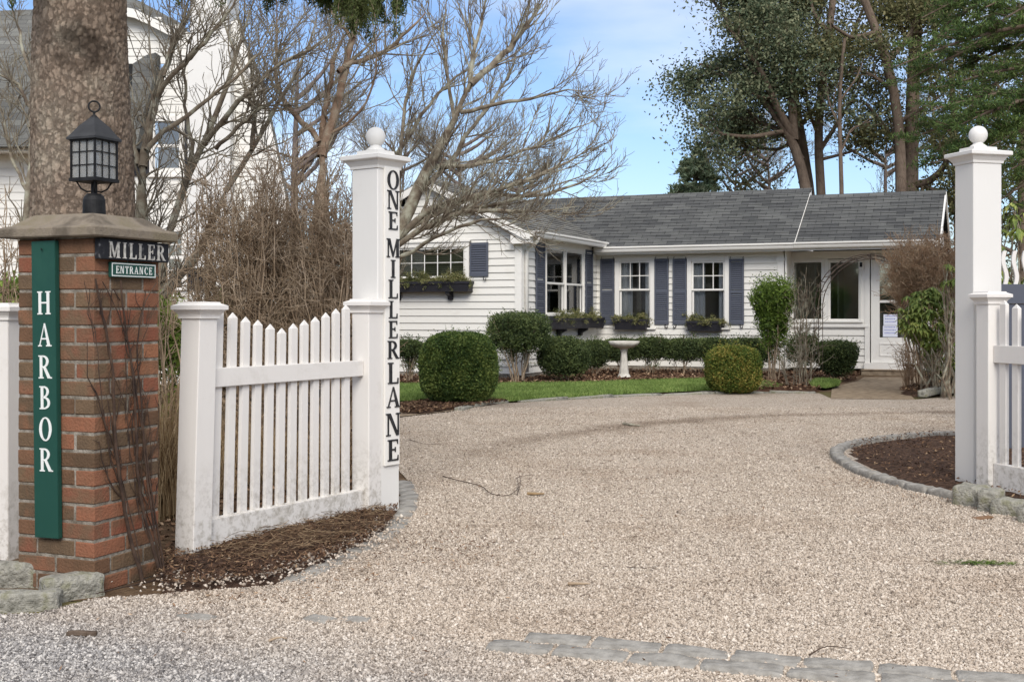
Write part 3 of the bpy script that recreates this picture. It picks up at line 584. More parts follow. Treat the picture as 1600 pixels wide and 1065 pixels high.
a0 = np.array(G(828, 1002)); a1 = np.array(G(1480, 1061)); dv = a1-a0; dl = np.linalg.norm(dv); dv /= dl; nv = np.array((dv[1], -dv[0])); ang = math.atan2(dv[1], dv[0])
nv = nv if nv[1] < 0 else -nv
pos = -.02; k = 0
grp_a = 'granite pavers flush across the driveway mouth'
while pos < 2.3:
    L_ = random.uniform(.235, .28)
    block('paver', a0+dv*(pos+L_/2)+nv*random.uniform(-.006, .006), L_-.014, .118, .07, ang+random.uniform(-.02, .02), -.044, M_STONE2, 'flat grey stone in the back row of the driveway threshold', 'back row of threshold stones', rough=.006)
    pos += L_
pos = -.12
while pos < 2.3:
    L_ = random.uniform(.24, .29)
    block('paver', a0+dv*(pos+L_/2)+nv*(.135+random.uniform(-.006, .006)), L_-.014, .122, .07, ang+random.uniform(-.02, .02), -.045, M_STONE2, 'flat grey stone in the front row of the driveway threshold', 'front row of threshold stones', rough=.006)
    pos += L_
# half-buried stones that carry the edging round to the gate pillar
for (x, y) in [(308, 968), (500, 971), (556, 972)]:
    block('paver', G(x, y), random.uniform(.12, .2), .09, .06, ang+random.uniform(-.3, .3), -.040, M_STONE2, 'small grey stone almost buried in the gravel before the gate bed', 'half-buried stones in the gravel', rough=.006)
def kerb_run(pts, L0, W_, H_, z0, mat, label, group, name='kerb_stone', rough=.008, cat='kerb stone', gap=.012, jit=.02):
    pts = resample([(*G(*p), 0) for p in pts], 60); d = np.r_[0, np.cumsum(np.linalg.norm(np.diff(pts, axis=0), axis=1))]; s = 0
    while s < d[-1]-L0*.5:
        l = L0*random.uniform(.8, 1.2); f = lambda q: np.array([np.interp(q, d, pts[:, i]) for i in (0, 1)])
        p0, p1 = f(s), f(min(s+l, d[-1])); c = (p0+p1)/2; a = math.atan2(*(p1-p0)[::-1])
        block(name, c, max(.06, np.linalg.norm(p1-p0)-gap), W_*random.uniform(.92, 1.05), H_, a+random.uniform(-jit, jit), z0, mat, label, group, cat, rough=rough, seg=4)
        s += l
kerb_run([(628, 752), (638, 772), (638, 792), (626, 816), (608, 836), (580, 852), (552, 866), (520, 882), (486, 898), (452, 914)], .17, .12, .06, -.043, M_STONE2, 'flat grey kerb stone curving round the foot of the lettered gate pillar', 'kerb stones round the lettered pillar')
kerb_run([(1500, 682), (1440, 684), (1380, 689), (1335, 696), (1308, 706), (1306, 717), (1325, 731), (1352, 745), (1390, 757), (1430, 768), (1470, 777), (1500, 783)], .24, .105, .1, -.045, M_STONE2, 'low grey kerb stone edging the mulched island bed', 'kerb stones of the island bed')
big = [((1519, 790), .2, .2, .17, 'rough upright granite block at the foot of the right gate post'), ((1550, 800), .13, .15, .18, 'narrow rounded granite block between two larger kerb blocks'), ((1582, 806), .22, .16, .14, 'low flat-topped granite block under the right fence, ending in a rounded corner'), ((1622, 818), .2, .16, .13, 'granite kerb block cut by the right edge of the view')]
for (p, l, w_, h, lb) in big: block('granite_block', G(*p), l, w_, h, R(-38), -.04, M_STONE, lb, None, 'kerb stone', rough=.007, seg=8)
cm = [((30, 952), .32, .10, .125, R(10), 'long mossy granite block in the front row left of the brick pillar'), ((112, 934), .25, .11, .15, R(36), 'tilted granite block against the corner of the brick pillar'), ((18, 916), .28, .10, .16, R(4), 'granite block set higher behind the front row at the left edge'), ((-75, 958), .3, .11, .12, R(6), 'granite block at the far left, cut by the frame')]
for (p, l, w_, h, a, lb) in cm: block('granite_block', G(*p), l, w_, h, a, -.05, M_STONE, lb, None, 'kerb stone', rough=.006, seg=9)
kerb_run([(716, 643), (728, 639), (750, 634), (775, 631), (800, 629.5)], .5, .12, .07, -.02, M_STONE, 'curved grey edging stone at the corner of the round boxwood bed', 'edging stones of the boxwood bed')
kerb_run([(810, 629), (900, 623.5), (1000, 619.5), (1100, 616.5), (1200, 614.5), (1275, 615)], .9, .1, .055, -.015, M_STONE, 'thin grey edging strip between lawn and gravel', 'edging strips between lawn and gravel')
kerb_run([(1440, 623), (1460, 619.5), (1500, 617.5), (1560, 617)], .6, .12, .1, .03, M_STONE, 'edging stone in front of the rhododendron bed', 'edging stones of the rhododendron bed')

# ---------------------------------------------------------------- small debris on the gravel
def stick(pts, r, label, name='twig', mat=M_VINE, k=6, cat='twig', jit=.3):
    base = np.array([*G(*pts[0][:2]), .02]); path = [np.array([*G(x, y), .022+z]) for x, y, z in pts]
    e = empty(name, tuple(base), 0, label, cat) if False else None
    path = resample(path, max(6, len(path)*3)); rr = np.linspace(r, r*.45, len(path)); V, Q = tubes(path[None], rr[None], k)
    o = arr_mesh(name, V, Q, mat, smooth=True); return tag(o, label, cat)
stick([(692, 748, 0), (722, 759, .01), (755, 763, 0), (763, 778, .01), (790, 783, .0), (812, 770, .01), (806, 752, .02), (835, 748, .01)], .0035, 'long thin crooked twig curled on the gravel right of the lettered pillar')
stick([(808, 778, 0), (814, 762, .02), (810, 748, .03)], .003, 'short forked twig lying over the curled twig')
stick([(888, 919, 0), (905, 921, .006), (922, 919, 0)], .008, 'short dark stick in the middle of the gravel', mat=M_TWIG_B)
stick([(975, 665, 0), (987, 668, .01), (1000, 668, 0)], .022, 'piece of mossy branch far up the drive', mat=M_TWIG_P)
stick([(825, 776, 0), (838, 778, .008), (850, 776, 0)], .012, 'yellowish dry leaf curl on the gravel', name='dry_leaf', mat=M_STRAW, cat='leaf')
stick([(420, 1010, 0), (436, 1008, .01), (448, 1006, 0)], .005, 'dark splinter of bark in the street gravel', mat=M_TWIG_B)
stick([(640, 690, 0), (665, 700, .01), (690, 697, 0)], .003, 'thin twig lying on pale gravel behind the lettered pillar')
stick([(1265, 1032, .0), (1290, 1026, .02), (1330, 1027, .01)], .0025, 'thin curved stem lying on a threshold stone')
stick([(980, 893, 0), (1010, 898, .01), (1030, 890, 0)], .002, 'fine reddish stem on the middle of the drive')
block('bark_piece', G(128, 998), .11, .028, .018, .05, .012, M_OAKB, 'flat dark slab of bark on the grey gravel before the brick pillar', None, 'bark', rough=.006)
block('fallen_leaf', G(1535, 813), .11, .05, .012, .3, .012, M_LITTER, 'curled orange-brown leaf beside the right kerb blocks', None, 'leaf', rough=.01)
block('rock', G(325, 862), .07, .04, .035, .4, .04, M_STONE2, 'small dark grey stone at the foot of the left panel post', None, 'stone', rough=.006)
n = 260; c = np.array(G(1530, 886)); p = c+rng.normal(size=(n, 2))*(.07, .02)+np.outer(np.linspace(-.1, .13, n), (1, -.12)); V, Q = leaf_quads(np.c_[p, np.full(n, .024)], .05, .004, axis=np.tile((1., -.2, 0), (n, 1)), flat=3)
tag(arr_mesh('moss', V, Q, M_TOPI), 'long green tuft of moss and needles on the gravel near the right edge', 'moss', kind='stuff')

dp = [tuple(q) for q in drive]; c2 = np.c_[rng.uniform(-4, 8, 5000), 3.8*np.exp(rng.uniform(0, 1.5, 5000))]; c2 = c2[in_poly(c2[:, 0], c2[:, 1], dp) & ~in_poly(c2[:, 0], c2[:, 1], [tuple(q) for q in island])][:1500]
ed_ = np.concatenate([np.array(G(x, y))[None]+rng.normal(size=(110, 2))*.16 for x, y in ((640, 850), (600, 880), (560, 905), (470, 935), (340, 945), (700, 850), (730, 870), (1350, 760), (1440, 785))])
C = np.r_[np.c_[c2, np.full(len(c2), .026)], np.c_[ed_, np.full(len(ed_), .026)]]; ax = rng.normal(size=(len(C), 3)); ax[:, 2] *= .2; V, Q = leaf_quads(C, .022, .006, axis=ax, flat=2)
tag(arr_mesh('gravel_litter', V, Q, M_LITTER), 'bits of dead leaf and bark scattered over the gravel', 'litter', kind='stuff')
# ================================================================ BRICK GATE PIER
TH = math.atan(.41); RD = np.array((math.sin(TH), math.cos(TH))); LD = np.array((-math.cos(TH), math.sin(TH)))   # right face / left face directions
PC = np.array((-1.776, 5.03)); BW = .42
pier = empty('brick_pier', (PC[0], PC[1], 0), math.pi/2-TH, 'square weathered brick pier with a cast stone cap, bare vines up its right face', 'gate pier')
# local frame: x = right face direction (away), y = left face direction (away); origin = near corner
mb = MB(); H_ = .0762
for c in range(-1, 20):
    z0, z1 = c*H_+.006, (c+1)*H_-.006; g = .006
    def br(x0, x1, y0, y1):
        o = [random.uniform(-.002, .002) for _ in range(2)]; mb.cbox(x0+g*.8+o[0], x1-g*.8+o[0], y0+g*.8+o[1], y1-g*.8+o[1], z0+random.uniform(-.001, .001), z1+random.uniform(-.001, .001), .004, jit=.0012)
    s = c % 2
    def both(a0, a1, b0, b1, swap): br(*( (b0, b1, a0, a1) if swap else (a0, a1, b0, b1)))
    h = random.uniform(-.012, .012)
    for side in (0, 1):
        b0, b1 = (0, .105) if side == 0 else (BW-.105, BW)
        both(0-.0048, BW/2+h, b0-(.0048 if side == 0 else 0), b1+(.0048 if side else 0), s); both(BW/2+h, BW+.0048, b0-(.0048 if side == 0 else 0), b1+(.0048 if side else 0), s)
        both(b0-(.0048 if side == 0 else 0), b1+(.0048 if side else 0), .105, BW-.105, s)
mb.build('brickwork', M_BRICK, pier, world=False)
MB().box(.004, BW-.004, .004, BW-.004, -.1, 20*H_).build('mortar_core', M_MORTAR, pier, world=False)
cp = MB(); r2 = math.sqrt(.5)
prof = [(BW/2+.02, 1.524), (BW/2+.055, 1.525), (BW/2+.060, 1.530), (BW/2+.060, 1.562), (BW/2+.055, 1.568), (BW/2+.02, 1.580), (BW/2-.035, 1.622), (BW/2-.05, 1.630), (.02, 1.634)]
cp.lathe([(r/r2, z) for r, z in prof], BW/2, BW/2, square=True, rot=math.pi/4)
cp.build('cap', M_CAP, pier, world=False)
def PIER(x, y, z): return np.array((*(PC+RD*x+LD*y), z))
def s_right(px):   # distance along right face for a photo column
    k = (px-800)/F_PX; return (PC[0]-k*PC[1])/(k*RD[1]-RD[0])
def s_left(px):
    k = (px-800)/F_PX; return (PC[0]-k*PC[1])/(k*LD[1]-LD[0])
def zY(py, Y): return CAMH+(HOR-py)/F_PX*Y
# ---- lantern
lc = PIER(BW/2+.01, BW/2-.015, 0)
lan = empty('post_lantern', (lc[0], lc[1], 1.63), R(66), 'black iron lantern with small-paned frosted sides and a ring finial on the brick pier', 'lantern')
def ring_prof(pts): return [(r, z) for r, z in pts]
MB().lathe([(.062, -.004), (.062, .004), (.05, .012), (.048, .075), (.042, .092), (.036, .098), (.03, .104)], 0, 0, 28).build('socket', M_IRON, lan, world=False, smooth=False)
MB().lathe([(.014, .10), (.014, .2)], 0, 0, 14).build('stem', M_IRON, lan, world=False)
hs = .064; zb, zt = .168, .345
fr = MB()
for sx in (-1, 1):
    for sy in (-1, 1): fr.box(*(sorted((sx*hs, sx*(hs+.008)))), *(sorted((sy*hs, sy*(hs+.008)))), zb, zt)
fr.box(-hs-.012, hs+.012, -hs-.012, hs+.012, zb-.012, zb+.003)
for (z0, z1) in ((zt-.010, zt+.004),):
    for s in (-1, 1):
        fr.box(-hs-.010, hs+.010, *(sorted((s*hs, s*(hs+.010)))), z0, z1); fr.box(*(sorted((s*hs, s*(hs+.0095)))), -hs-.009, hs+.009, z0-.0006, z1+.0006)
fr.build('frame', M_IRON, lan, world=False)
br_ = MB()
for s in range(4):
    a = s*math.pi/2+math.pi/4; pts = [(math.cos(a)*q, math.sin(a)*q, z) for q, z in ((.014, .115), (.03, .112), (.055, .125), (.075, .158))]; br_.tube(pts, .004, 6)
br_.build('bracket', M_IRON, lan, world=False, smooth=True)
for s in range(4):
    M_ = Matrix.Rotation(s*math.pi/2, 4, 'Z'); gm = MB()
    gm.box(-hs, hs, hs-.002, hs+.0005, zb+.003, zt-.01, M=M_); pane = gm.build('glass_pane', M_LGLASS, lan, world=False)
    bm_ = MB()
    for q in (-hs/3, hs/3): bm_.box(q-.0022, q+.0022, hs+.001, hs+.0055, zb, zt-.008, M=M_)
    for q in (zb+(zt-zb)/3, zb+(zt-zb)*2/3): bm_.box(-hs, hs, hs+.0013, hs+.0050, q-.0022, q+.0022, M=M_)
    bm_.build('glazing_bars', M_IRON, lan, world=False)
MB().lathe([(.012, zb), (.012, zb+.06), (.020, zb+.075), (.022, zb+.1), (.012, zb+.125), (.003, zb+.13)], 0, 0, 12).build('bulb', M_CURT, lan, world=False, smooth=True)
rf = MB(); rf.lathe([(q*math.sqrt(2), z) for q, z in ((.083, zt-.004), (.083, zt+.006), (.070, zt+.022), (.045, zt+.062), (.014, zt+.098), (.012, zt+.104))], 0, 0, square=True, rot=math.pi/4)
rf.build('roof', M_ROOFI, lan, world=False)
fn = MB(); fn.lathe([(.012, zt+.10), (.014, zt+.106), (.006, zt+.112), (.005, zt+.120), (.009, zt+.124), (.004, zt+.128)], 0, 0, 12)
rp_ = [(math.cos(a)*.024*math.cos(R(-46)), math.cos(a)*.024*math.sin(R(-46)), zt+.150+math.sin(a)*.024) for a in np.linspace(0, 2*math.pi, 29)]
fn.tube(rp_, .0042, 8); fn.build('ring_finial', M_IRON, lan, world=False, smooth=True)

# ---- signs on the pier
W3 = np.array((0, 0, 1.)); LDp = np.array((*LD, 0)); RDp = np.array((*RD, 0)); NL = -RDp; NR = -LDp      # outward normals of left and right faces
def sign(name, c, U, N, w_, h_, th, mat, label, lean=0., cat='sign'):
    """board centred on c; U reads left-to-right, N faces out; returns empty and frame"""
    e = empty(name, tuple(c-W3*h_/2), 0, label, cat)
    Wv = W3*math.cos(lean)+U*math.sin(lean); Uv = U*math.cos(lean)-W3*math.sin(lean)
    return e, Uv, Wv
sl0, sl1 = s_left(98), s_left(58); sc = (sl0+sl1)/2; wb = abs(sl1-sl0)*.93
Yc = (PC+LD*sc)[1]-.03; zt_, zb_ = zY(376, Yc), zY(840, Yc); U = -LDp; c = PIER(-.016, sc, (zt_+zb_)/2)
e, Uv, Wv = sign('name_board', c, U, NL, wb, zt_-zb_, .02, M_GREENS, 'tall narrow green board reading HARBOR downwards in white serif letters', lean=R(-.9))
mb = MB(); mb.prism([(-wb/2, -(zt_-zb_)/2), (wb/2, -(zt_-zb_)/2), (wb/2, (zt_-zb_)/2), (-wb/2, (zt_-zb_)/2)], -.010, .014, lambda a, b_, d: c+Uv*a+Wv*b_+NL*d); mb.build('board', M_GREENS, e, bevel=.002)
MB().tube([c+Wv*((zt_-zb_)/2-.035)+NL*.012-Uv*.012, c+Wv*((zt_-zb_)/2-.035)+NL*.03+Uv*.006], .003, 6).build('nail', M_IRON, e)
for ch, y in zip('HARBOR', (473, 523, 573, 621, 670, 718)):
    zc = zY(y, Yc); hh = 36/F_PX*Yc*1.0; o = c+Wv*(zc-c[2]-hh/2)+NL*.0143+Uv*.003
    letter(ch, hh, o, Uv, Wv, NL, M_LETTER_W, e, 'letter', wide=.86, depth=.002)
s0, s1 = s_right(146), s_right(255); Yc = (PC+RD*(s0+s1)/2)[1]; z1, z0 = zY(377, Yc), zY(407.5, Yc); c = PIER((s0+s1)/2, -.02, (z0+z1)/2); w_ = s1-s0; h_ = z1-z0
e, Uv, Wv = sign('name_plaque', c, RDp, NR, w_, h_, .025, M_MILLER, 'weathered black plaque with carved pale letters MILLER under the pier cap')
MB().prism([(-w_/2, -h_/2), (w_/2, -h_/2), (w_/2, h_/2), (-w_/2, h_/2)], -.014, .012, lambda a, b_, d: c+Uv*a+Wv*b_+NR*d).build('board', M_MILLER, e, bevel=.002)
xs = [-.285, -.15, -.04, .085, .215, .355]; 
for ch, x in zip('MILLER', xs): letter(ch, h_*.80, c+Uv*(x*w_*1.05-.0)-Wv*h_*.42+NR*.0123, Uv, Wv, NR, M_MLET, e, 'letter', wide=1.02, depth=.003)
s0, s1 = s_right(168), s_right(238); Yc = (PC+RD*(s0+s1)/2)[1]; z1, z0 = zY(411, Yc), zY(434, Yc); c = PIER((s0+s1)/2, -.012, (z0+z1)/2); w_ = s1-s0; h_ = z1-z0
e, Uv, Wv = sign('entrance_plate', c, RDp, NR, w_, h_, .02, M_GREENS, 'small dark green plate with white border reading ENTRANCE on the brick pier')
MB().prism([(-w_/2, -h_/2), (w_/2, -h_/2), (w_/2, h_/2), (-w_/2, h_/2)], -.008, .008, lambda a, b_, d: c+Uv*a+Wv*b_+NR*d).build('board', M_GREENS, e, bevel=.001)
bd = MB(); q = .004
for (a0_, a1_, b0_, b1_) in ((-w_/2+q, w_/2-q, h_/2-2*q, h_/2-q), (-w_/2+q, w_/2-q, -h_/2+q, -h_/2+2*q), (-w_/2+q, -w_/2+2*q, -h_/2+2*q, h_/2-2*q), (w_/2-2*q, w_/2-q, -h_/2+2*q, h_/2-2*q)):
    bd.prism([(a0_, b0_), (a1_, b0_), (a1_, b1_), (a0_, b1_)], .007, .0095, lambda a, b_, d: c+Uv*a+Wv*b_+NR*d)
bd.build('border', M_LETTER_W, e)
xx = -.385
for ch, adv in zip('ENTRANCE', (.094, .108, .098, .108, .112, .112, .104, .09)):
    letter(ch, h_*.5, c+Uv*((xx+adv*.2)*w_)-Wv*h_*.25+NR*.0083, Uv, Wv, NR, M_LETTER_W, e, 'letter', wide=.92, depth=.0015); xx += adv

# ---- climbing stems on the right face
def vine_net():
    P_ = []; R_ = []
    roots = [((.30, -.07), [(205, 905), (196, 830), (176, 700), (172, 560), (158, 500), (148, 450), (147, 436)], .009),
             ((.33, -.06), [(232, 890), (216, 800), (206, 660), (196, 540), (186, 470), (184, 438)], .008),
             ((.35, -.05), [(236, 890), (222, 760), (214, 640), (208, 520), (222, 465), (238, 442)], .0055),
             ((.36, -.05), [(238, 885), (228, 780), (205, 600), (188, 520), (170, 470), (150, 440)], .005),
             ((.3, -.06), [(206, 900), (190, 780), (150, 640), (140, 540), (128, 470), (120, 440)], .003),
             ((.3, -.06), [(236, 890), (214, 800), (190, 660), (200, 590), (225, 510), (246, 470)], .0025)]
    for (_, pl, r) in roots:
        pts = []
        for (x, y) in pl:
            s = s_right(x); Y = (PC+RD*s)[1]; pts.append(PIER(s, -.02-(.04 if y > 880 else 0), max(.02, zY(y, Y))))
        p = resample(pts, 26); p[:, :2] += (np.cumsum(rng.normal(size=(26, 1)), 0)*.004)*RD; P_.append(p); R_.append(np.linspace(r, r*.5, 26))
    P_ = np.array(P_); R_ = np.array(R_); s1_ = spawn(P_, R_, 7, .12, .5, (15, 45), .5, n=8, tmin=.1, rtip=.0016, wig=.18, rmax=.004); s2_ = spawn(*s1_, 8, .05, .2, (25, 60), .2, n=6, rtip=.0013, wig=.22, rmax=.003)
    for (A, B) in (s1_, s2_):      # keep them lying against the brick face
        d = (A[:, :, 0]-PC[0])*NR[0]+(A[:, :, 1]-PC[1])*NR[1]; fix = np.clip(.009+np.abs(d)*.0, .007, .012)-d
        A[:, :, 0] += fix*NR[0]; A[:, :, 1] += fix*NR[1]
        s = (A[:, :, 0]-PC[0])*RD[0]+(A[:, :, 1]-PC[1])*RD[1]; o = np.clip(s, -.05, .41)-s; A[:, :, 0] += o*RD[0]; A[:, :, 1] += o*RD[1]; A[:, :, 2] = np.clip(A[:, :, 2], .03, 1.30+.0*A[:, :, 2])
    return cat_tubes([(P_, R_, 6), (*s1_, 4), (*s2_, 3)])
V, Q = vine_net(); tag(arr_mesh('climbing_vine', V, Q, M_VINE, smooth=True), 'bare woody climbing stems spreading up the right face of the brick pier', 'vine')
rt = [np.array([*G(x, y), z]) for x, y, z in ((232, 893, .05), (252, 903, .05), (262, 905, .035), (240, 918, .03), (190, 928, .03), (150, 938, .03))]
V, Q = tubes(resample(rt, 20)[None], np.linspace(.006, .002, 20)[None], 6); tag(arr_mesh('vine_root', V, Q, M_VINE, smooth=True), 'exposed root running over the soil from the foot of the vine', 'root')

# ================================================================ PICKET PANELS
def gate_post_cap(mb, x, y, z, hw, rot=0):
    """moulded cap: stepped square profile"""
    pr = [(hw+.002, z-.064), (hw+.010, z-.062), (hw+.010, z-.050), (hw+.014, z-.040), (hw+.026, z-.026), (hw+.028, z-.021), (hw+.037, z-.019), (hw+.037, z+.001), (hw+.010, z+.012), (hw+.008, z+.019), (.01, z+.021)]
    mb.lathe([(r*math.sqrt(2), q) for r, q in pr], x, y, square=True, rot=rot+math.pi/4)
def picket_panel(A, B, tops, post_h, postw, label, lean=0., npk=12, rail=(.92, 1.03), brail=(.20, .33), ends=(True, True), stile=True, z0=0.0, post_ext=(0., 0.), pk_w=.049):
    """A, B: plan positions of the two ends of the infill; local x runs from A to B"""
    A = np.array(A); B = np.array(B); d = B-A; Ln = np.linalg.norm(d); ang = math.atan2(d[1], d[0])
    root = empty('picket_panel', (A[0], A[1], 0), ang, label, 'fence')
    shear = lambda mbb: mbb
    def lean_fix(m):     # the near end leans; the far end stands upright
        m.v = [(x+z*lean*max(0, 1-x/Ln), y, z) for x, y, z in m.v]; return m
    for i, on in enumerate(ends):
        if not on: continue
        x0 = -postw if i == 0 else Ln; m = MB(); m.cbox(x0, x0+postw, -postw/2, postw/2, -.15+post_ext[i], post_h[i]-.03, .004)
        po = lean_fix(m).build('post', M_WHITE, root, world=False)
        m = MB(); gate_post_cap(m, x0+postw/2, 0, post_h[i]-.012, postw/2); lean_fix(m).build('cap', M_WHITE, po, world=False)
    for nm, (a, b_), dep in (('top_rail', rail, .05), ('bottom_rail', brail, .055)):
        m = MB(); fa = a if isinstance(a, tuple) else (a, a); fb = b_ if isinstance(b_, tuple) else (b_, b_)
        m.add([(0.002, -dep/2, fa[0]), (0.002, dep/2, fa[0]), (0.002, dep/2, fb[0]), (0.002, -dep/2, fb[0]), (Ln-.002, -dep/2, fa[1]), (Ln-.002, dep/2, fa[1]), (Ln-.002, dep/2, fb[1]), (Ln-.002, -dep/2, fb[1])],
              [(0, 1, 2, 3), (7, 6, 5, 4), (0, 4, 5, 1), (1, 5, 6, 2), (2, 6, 7, 3), (3, 7, 4, 0)])
        lean_fix(m).build(nm, M_WHITE, root, world=False, bevel=.003)
    zb_at = lambda x: (brail[1][0]+(brail[1][1]-brail[1][0])*x/Ln) if isinstance(brail[1], tuple) else brail[1]
    for (x, zt2) in tops:
        m = MB(); h2 = pk_w/2
        m.lathe([(h2*math.sqrt(2), zb_at(x)-.004), (h2*math.sqrt(2), zt2-.028), (.002, zt2)], x, .0, square=True, rot=math.pi/4); m.v = [(a_, b_*.5+.006, c_) for a_, b_, c_ in m.v]
        lean_fix(m).build('picket', M_WHITE, root, world=False)
    if stile:
        for q in (0.002,):
            m = MB(); m.cbox(q, q+.032, -.020, .020, brail[0] if not isinstance(brail[0], tuple) else brail[0][0], post_h[0]-.085, .002); lean_fix(m).build('stile', M_WHITE, root, world=False)
    return root
FA, FB = np.array((-1.60+.515*.125, 5.76+.857*.125)), np.array((-.842-.515*.10, 7.06-.857*.10)); FL = np.linalg.norm(FB-FA); FD = (FB-FA)/FL
def along(px, A, D):  # x position along a panel for a photo column
    k = (px-800)/F_PX; return (k*A[1]-A[0])/(D[0]-k*D[1])
tops = []
for px, py in zip((341, 363, 383.4, 402.8, 422.2, 440.4, 458.6, 475.9, 493.2, 509.7, 525.7, 541.4), (480.7, 488, 494.6, 499.7, 506, 512.4, 505, 499.7, 494.6, 488, 482, 475.6)):
    x = along(px, FA, FD); Y = FA[1]+FD[1]*x; z = zY(py, Y); x -= z*.035*max(0, 1-x/FL)*.8; tops.append((x, z))
def rz(pl, pr): return (zY(pl, FA[1]), zY(pr, FB[1]))
picket_panel(FA, FB, tops, (zY(474, 5.9), zY(469, 7.05)), .125, 'white picket panel dipping in a curve between two capped posts, left of the drive', lean=.036,
             rail=(rz(606, 587), rz(576, 563)), brail=(rz(861, 804), rz(812, 764)))
# far-left panel, cut by the frame
LB = np.array((P(30, 489, 5.80)[0], 5.80))-np.array((.125, .0)); LA = LB-np.array((1.5, -.35)); Ld = LB-LA; Ll = np.linalg.norm(Ld)
tp = [(Ll*(i+.6)/12.2, 1.12-.16*math.sin(math.pi*(i+.5)/12)+.0) for i in range(12)]
picket_panel(LA, LB, tp, (zY(476, 5.8), zY(476, 5.8)), .125, 'white picket panel end running out of view left of the brick pier', rail=(.82, .93), brail=(.02, .14))
# right-hand panel
ra = np.array((.27, -.963)); RP = np.array((3.133, 7.79)); RA = RP+ra*.005+np.array((.963, .27))*.06; RB = RA+ra*1.9
tp = []
for i in range(16):
    x = .07+i*.118; tp.append((x, 1.30-.13*math.sin(math.pi*min(1, x/1.8))))
picket_panel(RA, RB, tp, (zY(457, 7.8), zY(457, 7.8)), .125, 'white picket panel beside the right gate pillar, cut by the frame', rail=(zY(569, 7.55), zY(541, 7.55)), brail=(zY(772, 7.6), zY(729, 7.6)), stile=False, pk_w=.055)

# ================================================================ GATE PILLARS
def gate_pillar(corner, ang, w0, w1, H, ballr, label, name='gate_pillar'):
    """corner nearest the camera; local x = right face direction, y = left face direction"""
    root = empty(name, (corner[0], corner[1], 0), ang, label, 'gate pillar')
    MB().cbox(0, w0, 0, w1, -.1, H+.005, .005).build('shaft', M_PILLAR, root, world=False)
    m = MB()
    pr = [(.002, H-.03), (.008, H-.028), (.010, H-.012), (.030, H+.016), (.048, H+.024), (.050, H+.028), (.050, H+.048), (.044, H+.052), (-.02, H+.066), (-.022, H+.085), (-.06, H+.088)]
    V = []; 
    for (o, z) in pr: V += [(-o, -o, z), (w0+o, -o, z), (w0+o, w1+o, z), (-o, w1+o, z)]
    Fc = [(0, 3, 2, 1)]+[(4*j+i, 4*j+(i+1) % 4, 4*j+4+(i+1) % 4, 4*j+4+i) for j in range(len(pr)-1) for i in range(4)]+[tuple(4*(len(pr)-1)+i for i in range(4))]
    m.add(V, Fc); m.build('moulded_cap', M_PILLAR, root, world=False)
    zb2 = H+.086; pf = [(.058, zb2), (.058, zb2+.008), (.046, zb2+.018), (.034, zb2+.026), (.032, zb2+.034)]
    cz = zb2+.034+ballr*.88
    for a in np.linspace(-62, 90, 18): pf.append((max(.001, ballr*math.cos(R(a))), cz+ballr*math.sin(R(a))))
    MB().lathe(pf, w0/2, w1/2, 32).build('ball_finial', M_PILLAR, root, world=False, smooth=True)
    return root
MC = np.array((-.797, 7.025)); ma = math.atan2(.80, .60)
gate_pillar(MC, ma-R(0), .19, .212, zY(254, 7.02), .060, 'tall white square pillar with a ball finial carrying the vertical lane name board')
MRD = np.array((math.cos(ma), math.sin(ma))); MLD = np.array((-math.sin(ma), math.cos(ma)))
MN = np.array((*(-MLD), 0)); MU = np.array((*MRD, 0))
def s_m(px): k = (px-800)/F_PX; return (MC[0]-k*MC[1])/(k*MRD[1]-MRD[0])
s0, s1 = s_m(598.5), s_m(621.5); sc = (s0+s1)/2; Yc = (MC+MRD*sc)[1]; z1, z0 = zY(262, Yc), zY(726, Yc); c = np.array((*(MC+MRD*sc), (z0+z1)/2)); w_ = s1-s0; h_ = z1-z0
e = empty('lane_board', (c[0], c[1], z0), 0, 'long white board reading ONE MILLER LANE downwards in black serif letters', 'sign')
MB().prism([(-w_/2, -h_/2), (w_/2, -h_/2), (w_/2, h_/2), (-w_/2, h_/2)], .001, .016, lambda a, b_, d: c+MU*a+W3*b_+MN*d).build('board', M_TRIM, e, bevel=.002)
for ch, y0_, y1_ in (('O', 267, 296), ('N', 298, 327), ('E', 331, 359), ('M', 373, 402), ('I', 406, 434), ('L', 437, 466), ('L', 470, 497), ('E', 501, 528), ('R', 532, 560), ('L', 566, 599), ('A', 604, 636), ('N', 645, 680), ('E', 686, 719)):
    za, zb2 = zY(y1_, Yc), zY(y0_, Yc); letter(ch, zb2-za, np.array((*(MC+MRD*(sc+.004)), za))+MN*.0163, MU, W3, MN, M_LETTER_K, e, 'letter', wide=1.12 if ch != 'M' else 1.05, depth=.005)
ca = math.atan2(.27, .963)
gate_pillar((3.118, 8.0), ca, .225, .20, zY(247, 8.0), .062, 'plain white square pillar with a ball finial at the right edge of the drive')

